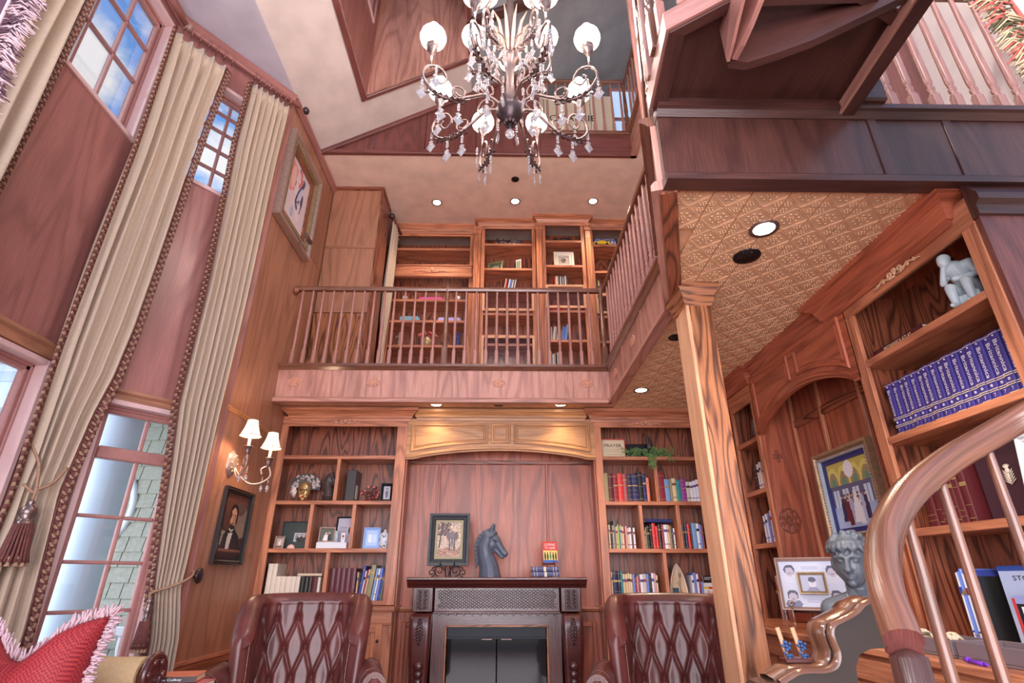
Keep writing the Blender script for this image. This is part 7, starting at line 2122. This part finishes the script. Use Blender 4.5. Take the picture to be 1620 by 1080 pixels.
r = thing('black_case', 'flat black case standing behind the plant, top of the right bookcase', 'case', (1.36, YB + .22, Z1), local=True)
m = MB(); m.box(-.15, .15, 0, .03, 0, .17, ch=.006); m.build('body', BLACK, r)
m = MB()
for z in (.05, .07, .12): m.box(-.14, .14, -.003, 0, z, z + .004)
m.build('ribs', BLACK, r)
r = thing('praying_hands', 'dark bronze praying hands statue rising from the green plant', 'statue', (1.475, YB + .15, Z1), R(20), local=True)
P = [('e', (0, 0, .03), (.06, .045, .035)), ('c', [(.035, 0, .03), (.01, 0, .10)], [.030, .024])]
for f in (-1, 1):
    P.append(('e', (-.006, f * .011, .135), (.026, .012, .042)))
    for k, (dx_, ln) in enumerate(((-.018, .058), (-.006, .070), (.006, .066), (.018, .050))):
        a = Vector((-.006 + dx_, f * .009, .165)); P.append(('c', [tuple(a), tuple(a + Vector((-.10 * ln, -f * .001, .55 * ln))), tuple(a + Vector((-.28 * ln, -f * .003, ln)))], [.0066, .006, .004]))
    P.append(('c', [(.012, f * .012, .125), (-.03, f * .010, .155), (-.04, f * .008, .175)], [.009, .007, .005]))
sculpt('figure', P, .0032, BRONZE, r, smooth=1)
r = thing('trailing_plant', 'green trailing plant on the top shelf of the right bookcase', 'plant', (1.42, YB + .08, Z1), local=True)
rs = random.Random(21); ml = MB(); ms = MB()
strands = []
for k in range(34):
    x0 = rs.uniform(-.2, .22); L0 = rs.uniform(.05, .13)
    strands.append([Vector((x0, rs.uniform(-.02, .04), .005)), Vector((x0 + rs.uniform(-.05, .05), rs.uniform(-.04, .02), .05 + rs.uniform(0, .06) * (1 - abs(x0) / .3))), Vector((x0 + rs.uniform(-.09, .09), -.06 + rs.uniform(-.02, .02), rs.uniform(.0, .09)))])
for k in range(7):
    x0 = rs.uniform(-.03, .03); strands.append([Vector((x0, 0, .03)), Vector((x0 + .01, -.09, .01)), Vector((x0 + rs.uniform(0, .02), -.105, -.06)), Vector((x0 + rs.uniform(0, .02), -.10, rs.uniform(-.15, -.08)))])
for k in range(2):
    strands.append([Vector((.15 + k * .03, 0, .03)), Vector((.17 + k * .03, -.085, .01)), Vector((.18 + k * .03, -.095, -.05))])
for st_ in strands:
    q = cat(st_, 6); ms.tube(q, .0012, 4, cap=False)
    for p_ in q:
        for j in range(3):
            c = p_ + Vector((rs.uniform(-.012, .012), rs.uniform(-.012, .008), rs.uniform(-.01, .01))); d = Vector((rs.uniform(-1, 1), rs.uniform(-1, .2), rs.uniform(-.6, 1))).normalized(); e = d.orthogonal().normalized()
            w_ = .006; l_ = .014
            ml.face([tuple(c), tuple(c + d * l_ * .5 + e * w_), tuple(c + d * l_), tuple(c + d * l_ * .5 - e * w_)], [(0, 0)] * 4)
o = ml.build('leaves', GREEN, r); o['kind'] = 'stuff'
o = ms.build('stems', solid(90, 110, 60), r); o['kind'] = 'stuff'
# model boat on the lowest shelf
r = thing('model_boat', 'cream rowing boat model standing upright on the lowest shelf, right bookcase', 'model boat', (1.585, YB + .10, Z0 + .036), local=True)
hull = [(.075 * math.sin(PI * t) ** .6 * (1 if t < .5 else 1 - (t - .5) * .3), -.02 + .30 * t) for t in [i / 14 for i in range(15)]]
def bx_(k): t = k / 14; return .078 * (1 - t ** 2.2) ** .8 * (1 if t > .12 else .75 + 2 * t), .30 * t
m = MB(); rows = []
for k in range(15):
    w_, z = bx_(k); rows.append([(w_ * math.sin(a), .05 * (1 - .6 * (k / 14) ** 2) * (math.cos(a)), z) for a in [R(-90 + 18 * i) for i in range(11)]])
m.grid(rows); o = m.build('hull', solid(232, 208, 178), r); s_ = o.modifiers.new('t', 'SOLIDIFY'); s_.thickness = .006
m = MB(); m.tube([(-w_, -.002, z) for w_, z in [bx_(k) for k in range(15)]], .005, 6); m.tube([(w_, -.002, z) for w_, z in [bx_(k) for k in range(15)]], .005, 6); m.build('gunwale', solid(240, 226, 206), r)
m = MB(); m.box(-.045, .0, .0, .03, .05, .10); m.build('seat_box', solid(40, 84, 104), r)
m = MB(); m.tube([(.01, -.01, .03), (.02, .0, .20)], .004, 5); m.sphere((.02, 0, .205), (.012, .005, .02), 6, 4); m.tube([(.035, -.01, .04), (-.005, -.005, .15)], .003, 5); m.build('oars', GOLD, r)
r = thing('magazine', 'glossy magazine with portraits on its cover facing out beside the model boat', 'magazine', (1.86, YB + .05, Z0 + .036), R(4), local=True)
m = MB(); m.box(-.065, .065, 0, .008, 0, .20); m.build('body', WHITE, r)
pp = mini(30, 44, (226, 230, 236), [('rect', 0, 0, .8, .3, (36, 34, 38)), ('rect', .1, .06, .6, .09, (230, 230, 230)), ('rect', .1, .14, .5, .17, (230, 230, 230)), ('rect', .0, .46, 1, .54, (230, 200, 60)), ('rect', .35, .46, .7, .54, (210, 50, 50)), ('ell', .3, .72, .14, .13, (220, 180, 160)), ('ell', .6, .76, .15, .13, (226, 170, 160)), ('rect', 0, .88, 1, 1, (230, 90, 130))])
picture('cover_print', pp, .13, .20, r, Matrix.Translation((-.065, -.001, 0)))

# ================================================================== upstairs shelf contents
def small(name, label, cat_, loc, rz=0, group=None): return thing(name, label, cat_, loc, rz, group, local=True)
YS = YU - .10
r = small('model_locomotive', 'black and silver model locomotive on the top shelf of the second upstairs bookcase', 'model', (.02, YU - .05, 5.442))
m = MB(); m.box(-.16, .16, -.03, .03, .02, .04); m.tube([(-.15, 0, .07), (.06, 0, .07)], .03, 10); m.box(.06, .15, -.03, .03, .04, .12, ch=.004); m.lathe([(.01, .09), (.012, .13), (0, .13)], (-.12, 0, 0), 8); m.lathe([(.012, .09), (.012, .115), (0, .12)], (-.04, 0, 0), 8); m.build('body', METALD, r)
m = MB()
for k in range(5): m.lathe([(0, -.036), (.024, -.036), (.024, -.028), (0, -.028)], (-.13 + k * .06, 0, .024), 12, ax='y'); 
m.build('wheels', SILV, r)
r = small('blue_picture_book', 'blue picture book with pale letters standing behind the model locomotive', 'book', (.09, YU + .02, 5.442))
m = MB(); m.box(-.12, .12, 0, .02, 0, .15); m.build('cover', solid(60, 74, 150), r); text_obj('title', 'LOCOMOTIVE', .022, WHITE, r, TM((0, -.001, .12), (1, 0, 0), (0, 0, 1)), width=.19)
r = small('model_car', 'dark vintage model car on the top shelf of the third upstairs bookcase', 'model', (.78, YU - .14, 5.442))
m = MB(); m.box(-.14, .14, -.035, .035, .02, .05, ch=.008); m.box(-.02, .08, -.03, .03, .05, .085, ch=.012); m.tube([(-.13, 0, .05), (-.03, 0, .05)], .02, 8); m.build('body', METALD, r)
m = MB()
for k in (-.09, .09):
    for y_ in (-.045, .035): m.lathe([(0, 0), (.028, 0), (.028, .01), (0, .01)], (k, y_, .028), 14, ax='y')
m.build('wheels', BLACK, r)
r = small('title_book', 'dark blue sports car book with white capital letters, rightmost upstairs bookcase', 'book', (1.40, YU - .02, 5.442))
m = MB(); m.box(-.17, .17, 0, .025, 0, .17, ch=.003); m.build('cover', solid(46, 44, 110), r)
text_obj('title', 'THE COMPLETE', .022, WHITE, r, TM((0, -.001, .145), (1, 0, 0), (0, 0, 1)), width=.27); text_obj('title', 'FERRARI', .055, WHITE, r, TM((0, -.001, .095), (1, 0, 0), (0, 0, 1)), width=.29, bold=.02)
r = small('toy_car', 'yellow model sports car in front of the dark blue book upstairs', 'model', (1.33, YU - .09, 5.442))
m = MB(); m.extrude([(-.12, .012), (-.12, .035), (-.06, .042), (-.02, .065), (.04, .065), (.08, .045), (.12, .04), (.12, .012)], lambda a, b, t: (a, t, b), -.03, .03, alongv=False); m.build('body', solid(236, 200, 40), r)
m = MB()
for k in (-.075, .075): m.lathe([(0, 0), (.016, 0), (.016, .066), (0, .066)], (k, -.033, .016), 12, ax='y')
m.build('wheels', BLACK, r)
pp = mini(24, 18, (90, 96, 80), [('ell', .5, .6, .3, .3, (160, 160, 130)), ('rect', 0, .7, 1, 1, (60, 60, 50))])
framed('green_gold_frame', 'greenish gold photo frame lying tilted on the second shelf upstairs', (-.13, YU - .02, 5.052), R(-20), .17, .12, .028, .02, plain('olive_gilt', srgb(150, 150, 110), .35, .4, noise=.4, nscale=50), pp, tilt=R(14))
r = small('white_cube_frame', 'narrow white and red upright photo block beside the greenish frame', 'photo block', (.19, YU - .04, 5.052), R(-25))
m = MB(); m.box(-.04, .04, 0, .05, 0, .19, ch=.003); m.build('body', WHITE, r); m = MB(); m.box(.04, .043, .0, .05, 0, .19); m.build('red_side', solid(170, 60, 50), r); m = MB(); m.box(-.03, .03, -.002, 0, .03, .16); m.build('photo', solid(150, 160, 120), r)
pp = mini(22, 20, (200, 190, 180), [('ell', .45, .5, .25, .3, (140, 110, 100)), ('ell', .6, .4, .15, .15, (90, 80, 80))])
framed('cream_frame', 'broad cream framed photograph in the third upstairs bookcase', (.80, YU - .12, 5.052), 0, .13, .13, .07, .03, solid(236, 226, 210), pp, tilt=R(8))
def up_row(x0, z, dy, spec, where, lean=0.0):
    row_books(FR((0, YU + dy, 0), (1, 0, 0), (0, 1, 0)), x0, z, .18, B(spec), where, where, lean=lean, bands=False)
up_row(-.05, 4.722, -.13, 'crimson:16:200 black:14:190 beige:16:205 bright_red:14:195 navy:18:190 white:16:200 sky_blue:16:190 grey:14:195 white:16:190 navy:14:200 pale_grey:16:195', 'in the leaning row upstairs above the glazed door', R(10))
up_row(.66, 4.722, -.22, 'bright_red:14:200 beige:14:190 white:16:200 grey:16:195 black:14:190 white:16:195 navy:16:200 pale_grey:14:190 black:14:195 white:14:200 grey:14:190', 'upstairs above the red bag')
up_row(1.22, 4.682, -.13, 'black:26:230 olive_gold:24:225 maroon:44:200 wine:44:200 maroon:44:200', 'in the dark red set upstairs')
up_row(.59, 3.972, -.22, 'pale_grey:16:200 white:16:205 beige:16:200 grey:20:210 white:16:200 teal:16:190 khaki:22:150 sky_blue:22:210 sky_blue:20:205 light_blue:24:240', 'in the slanting row upstairs behind the balusters', R(8))
up_row(.58, 3.20, -.22, 'grey:20:620 white:20:600 beige:18:610 black:18:600 pale_grey:20:620 navy:18:600 white:18:610', 'upstairs at floor level, tall')
for (x0, spec, wh) in ((-1.48, 'khaki:50:300 yellow:46:300 beige:44:290 bright_red:60:300 white:44:290 beige:40:290 olive_gold:40:290 pink:40:280', 'upstairs behind the left balusters'), (-.72, 'black:20:230 bright_red:26:260 crimson:20:250 navy:22:240 white:20:240', 'upstairs lying against the shelf side')):
    up_row(x0, 3.42, 0, spec, wh, R(6) if x0 > -1 else 0)
m = MB(); m.box(-1.5, -.48, YU + .03, YU + .33, 3.385, 3.42); tag(m.build('low_shelf', OAK), 'low oak shelf upstairs carrying the colourful books behind the left balusters', 'shelf')
for (x, z, w_, h_, c_, lb) in ((-1.24, 4.332, .26, .055, (120, 170, 190), 'pale blue boxed set lying on the middle shelf upstairs, left'), (-.72, 4.332, .30, .04, (180, 170, 230), 'lilac boxed set lying on the middle shelf upstairs, right'), (-.98, 4.642, .32, .03, (214, 70, 160), 'flat magenta box on the upper middle shelf upstairs')):
    m = MB(); m.box(x - w_ / 2, x + w_ / 2, YU + .03, YU + .2, z, z + h_, ch=.003); m.box(x - w_ / 2 + .01, x + w_ / 2 - .02, YU + .04, YU + .19, z + h_, z + h_ + .02, ch=.003)
    tag(m.build('boxed_set', solid(*c_)), lb, 'box')
for x, lb in ((-1.33, 'small silver clock, left of the magenta box upstairs'), (-.62, 'small silver clock, right of the magenta box upstairs')):
    r = small('desk_clock', lb, 'clock', (x, YU + .06, 4.643))
    m = MB(); m.lathe([(0, -.01), (.034, -.01), (.038, 0), (.038, .02), (0, .02)], (0, 0, .045), 18, ax='y'); m.box(-.02, .02, 0, .02, 0, .01); m.build('case', SILV, r)
    m = MB(); m.lathe([(0, -.012), (.028, -.012), (.028, -.011)], (0, 0, .045), 18, ax='y'); m.build('dial', WHITE, r)
for x, lb, cc in ((-1.36, 'small silver figurine upstairs behind the left balusters', SILV), (-.60, 'small figurine in a blue coat upstairs beside the newel post', solid(60, 70, 130))):
    r = small('figurine', lb, 'figurine', (x, YU + .10, 3.982))
    sculpt('figure', [('b', -.04, .04, -.03, .03, 0, .02), ('c', [(0, 0, .02), (0, 0, .12)], [.03, .022]), ('e', (0, 0, .16), (.028, .02, .035)), ('e', (0, 0, .21), (.018, .018, .022)), ('c', [(-.02, 0, .17), (-.05, -.01, .13)], [.009, .007]), ('c', [(.02, 0, .17), (.05, -.01, .20)], [.009, .007])], .0055, cc, r, smooth=1)
r = small('flower_globe', 'round vase of coral flowers upstairs behind the balusters', 'flowers', (-1.0, YU + .10, 3.982))
m = MB(); m.lathe([(0, 0), (.05, 0), (.075, .05), (.07, .10), (.04, .13), (.045, .14)], (0, 0, 0), 18); m.build('vase', GOLD, r)
m = MB(); rs = random.Random(4)
for k in range(50):
    d = Vector((rs.gauss(0, 1), rs.gauss(0, 1), abs(rs.gauss(0, 1)))).normalized(); m.sphere(Vector((0, 0, .15)) + Vector((d.x * .13, d.y * .06, d.z * .07)), .014, 6, 4)
o = m.build('blossoms', solid(214, 110, 104), r); o['kind'] = 'stuff'
m = MB(); m.sphere((.66, YU - .10, 4.44), (.11, .05, .06), 14, 8); m.tube([(.60, YU - .12, 4.47), (.66, YU - .13, 4.53), (.72, YU - .12, 4.47)], .006, 6)
tag(m.build('red_bag', solid(196, 40, 50)), 'red cloth bag behind the small glazed door upstairs', 'bag')
# curtain on the upper floor window
def upath(q, off=0.0): return Vector((-1.50 + q * .10 + off, 5.97 + q))
curtain('cream curtain hanging from a rod beside the closet on the upper floor', [(5.62, 0.0), (4.2, .0), (4.0, .05), (3.2, 0)], [(5.62, .30), (4.3, .16), (4.0, .12), (3.2, .18)], 5, 5.62, 3.2, amp=.022, path=upath, fr=(False, False))
r = thing('upper_curtain_rod', 'short curtain rod with round finial beside the closet upstairs', 'curtain rod', (-1.49, 6.1, 5.66))
m = MB(); m.tube([(-1.50, 5.93, 5.66), (-1.45, 6.31, 5.66)], .018, 10); m.build('pole', OAKD, r)
m = MB(); m.sphere((-1.50, 5.91, 5.66), .04, 12, 8); m.build('finial', METALD, r)
for k in range(6):
    m = MB(); y_ = 5.98 + k * .055; m.tube([(-1.49 + .028 * math.cos(a), y_, 5.65 + .03 * math.sin(a)) for a in [i * PI / 5 for i in range(11)]], .005, 5); m.build('ring', OAKD, r)

# loft: cream banner with lettering, small window
r = thing('lettered_banner', 'cream hanging banner with dark capital letters behind the loft railing', 'banner', (.9, 5.17, 6.2))
for k in range(4):
    m = MB(); m.box(.20 + k * .30, .49 + k * .30, 5.16, 5.18, 6.2, 7.05, ax=2); m.build('panel', CREAM, r)
text_obj('lettering', 'CHARLIE', .10, INK, r, Matrix.Translation((-.9, -5.17, -6.2)) @ TM((.86, 5.155, 6.65), (1, 0, 0), (0, 0, 1)), width=.60)
r = thing('loft_window', 'small bright blue loft window at the right behind the highest railing', 'window', (1.72, 5.45, 6.2))
m = MB(); m.box(1.45, 2.0, 5.46, 5.48, 6.2, 7.5); m.build('pane', emit('loft_daylight', (.45, .62, .86, 1), .8), r)
m = MB()
for q in ((1.43, 1.46, 6.2, 7.5), (1.98, 2.02, 6.2, 7.5)): m.box(q[0], q[1], 5.43, 5.47, q[2], q[3], ch=.004)
for z in (6.2, 6.95, 7.5): m.box(1.43, 2.02, 5.43, 5.47, z - .02, z + .02, ch=.004)
m.build('frame', WINW, r)

# ================================================================== outside the tall window
pc = thing('porch_column', 'thick white round porch column outside the tall window', 'column', (-3.58, 5.0, 0))
m = MB(); m.lathe([(.24, 0), (.24, .08), (.215, .12), (.205, .16), (.185, 2.6), (.2, 2.68), (.23, 2.74), (.23, 2.84)], (-3.58, 5.0, 0), 40); m.build('shaft', EXTW, pc)
xw = struct('exterior_wall')
m = MB(); m.box(-4.30, -2.5, 6.04, 6.10, -.2, 2.9); m.build('backing', SHNG, xw)
shm = None; rs = random.Random(31)
z = .2; row = 0
while z < 2.85:
    x = -4.30 + (row % 2) * .07
    while x < -3.1:
        w_ = rs.uniform(.13, .24)
        m = MB(); m.extrude([(5.992, z), (6.03, z), (6.036, z + .17), (6.024, z + .17)], lambda a, b, t: (t, a, b), x, x + w_ - .010, alongv=False); o = m.build('shingle', SHNG, xw)
        x += w_
    z += .145; row += 1
m = MB(); m.box(-2.47, -2.44, 4.3, 6.0, 0, 2.9); m.build('side_wall', SHNG, xw)
m = MB(); m.box(-6.5, -2.42, 4.35, 6.4, 2.86, 2.92); m.build('porch_ceiling', EXTW, kind='structure')
m = MB(); m.box(-6.5, -2.42, 4.6, 4.8, 2.62, 2.86, ch=.01); m.build('porch_beam', EXTW, kind='structure')
m = MB(); m.box(-7, -2.4, 4.2, 6.1, -.25, -.05); m.build('porch_floor', EXTW, kind='structure')
ra = thing('porch_railing', 'white porch railing with turned balusters, low outside the tall window', 'railing', (-3.6, 5.5, -.05))
m = MB(); m.box(-4.6, -2.5, 5.46, 5.54, .78, .86, ch=.01); m.box(-4.6, -2.5, 5.47, 5.53, .05, .11, ch=.01); m.build('rails', WHITE, ra)
bb = None
for k in range(15):
    x = -4.5 + k * .14
    if bb is None:
        m = MB(); m.lathe([(.03, .11), (.03, .2), (.018, .24), (.04, .36), (.03, .5), (.018, .62), (.03, .68), (.03, .78)], (0, 0, 0), 10); bb = m.build('baluster', WHITE, None); bb.parent = ra; bb.location = (x + 3.6, 0, .05)
    else: inst(bb, 'baluster', ra, (x + 3.6, 0, .05))
wt = thing('round_window_trim', 'curved white trim of a round window on the grey shingle wall outside', 'window trim', (-4.15, 6.0, 1.9))
m = MB(); m.tube([(-4.45 + .52 * math.cos(a), 6.0, 1.95 + .52 * math.sin(a)) for a in [R(-80 + i * 8) for i in range(21)]], .035, 8); m.build('ring', WHITE, wt)
m = MB(); m.box(-12, -2.4, -4, 14, -.4, -.3); m.build('ground', plain('lawn', srgb(120, 134, 96), .9, noise=.4, nscale=3), kind='structure')
light('porch_fill_light', 'AREA', (-5.2, 3.4, 1.6), 110, (.92, .96, 1.0), (2.5, 2.2), (R(90), 0, R(-42)))  # fill light added outside to lift the porch column and shingles
light('porch_daylight', 'SUN', (-8, 2, 8), 1.6, (1, .97, .93), rot=(R(52), R(0), R(-60)))
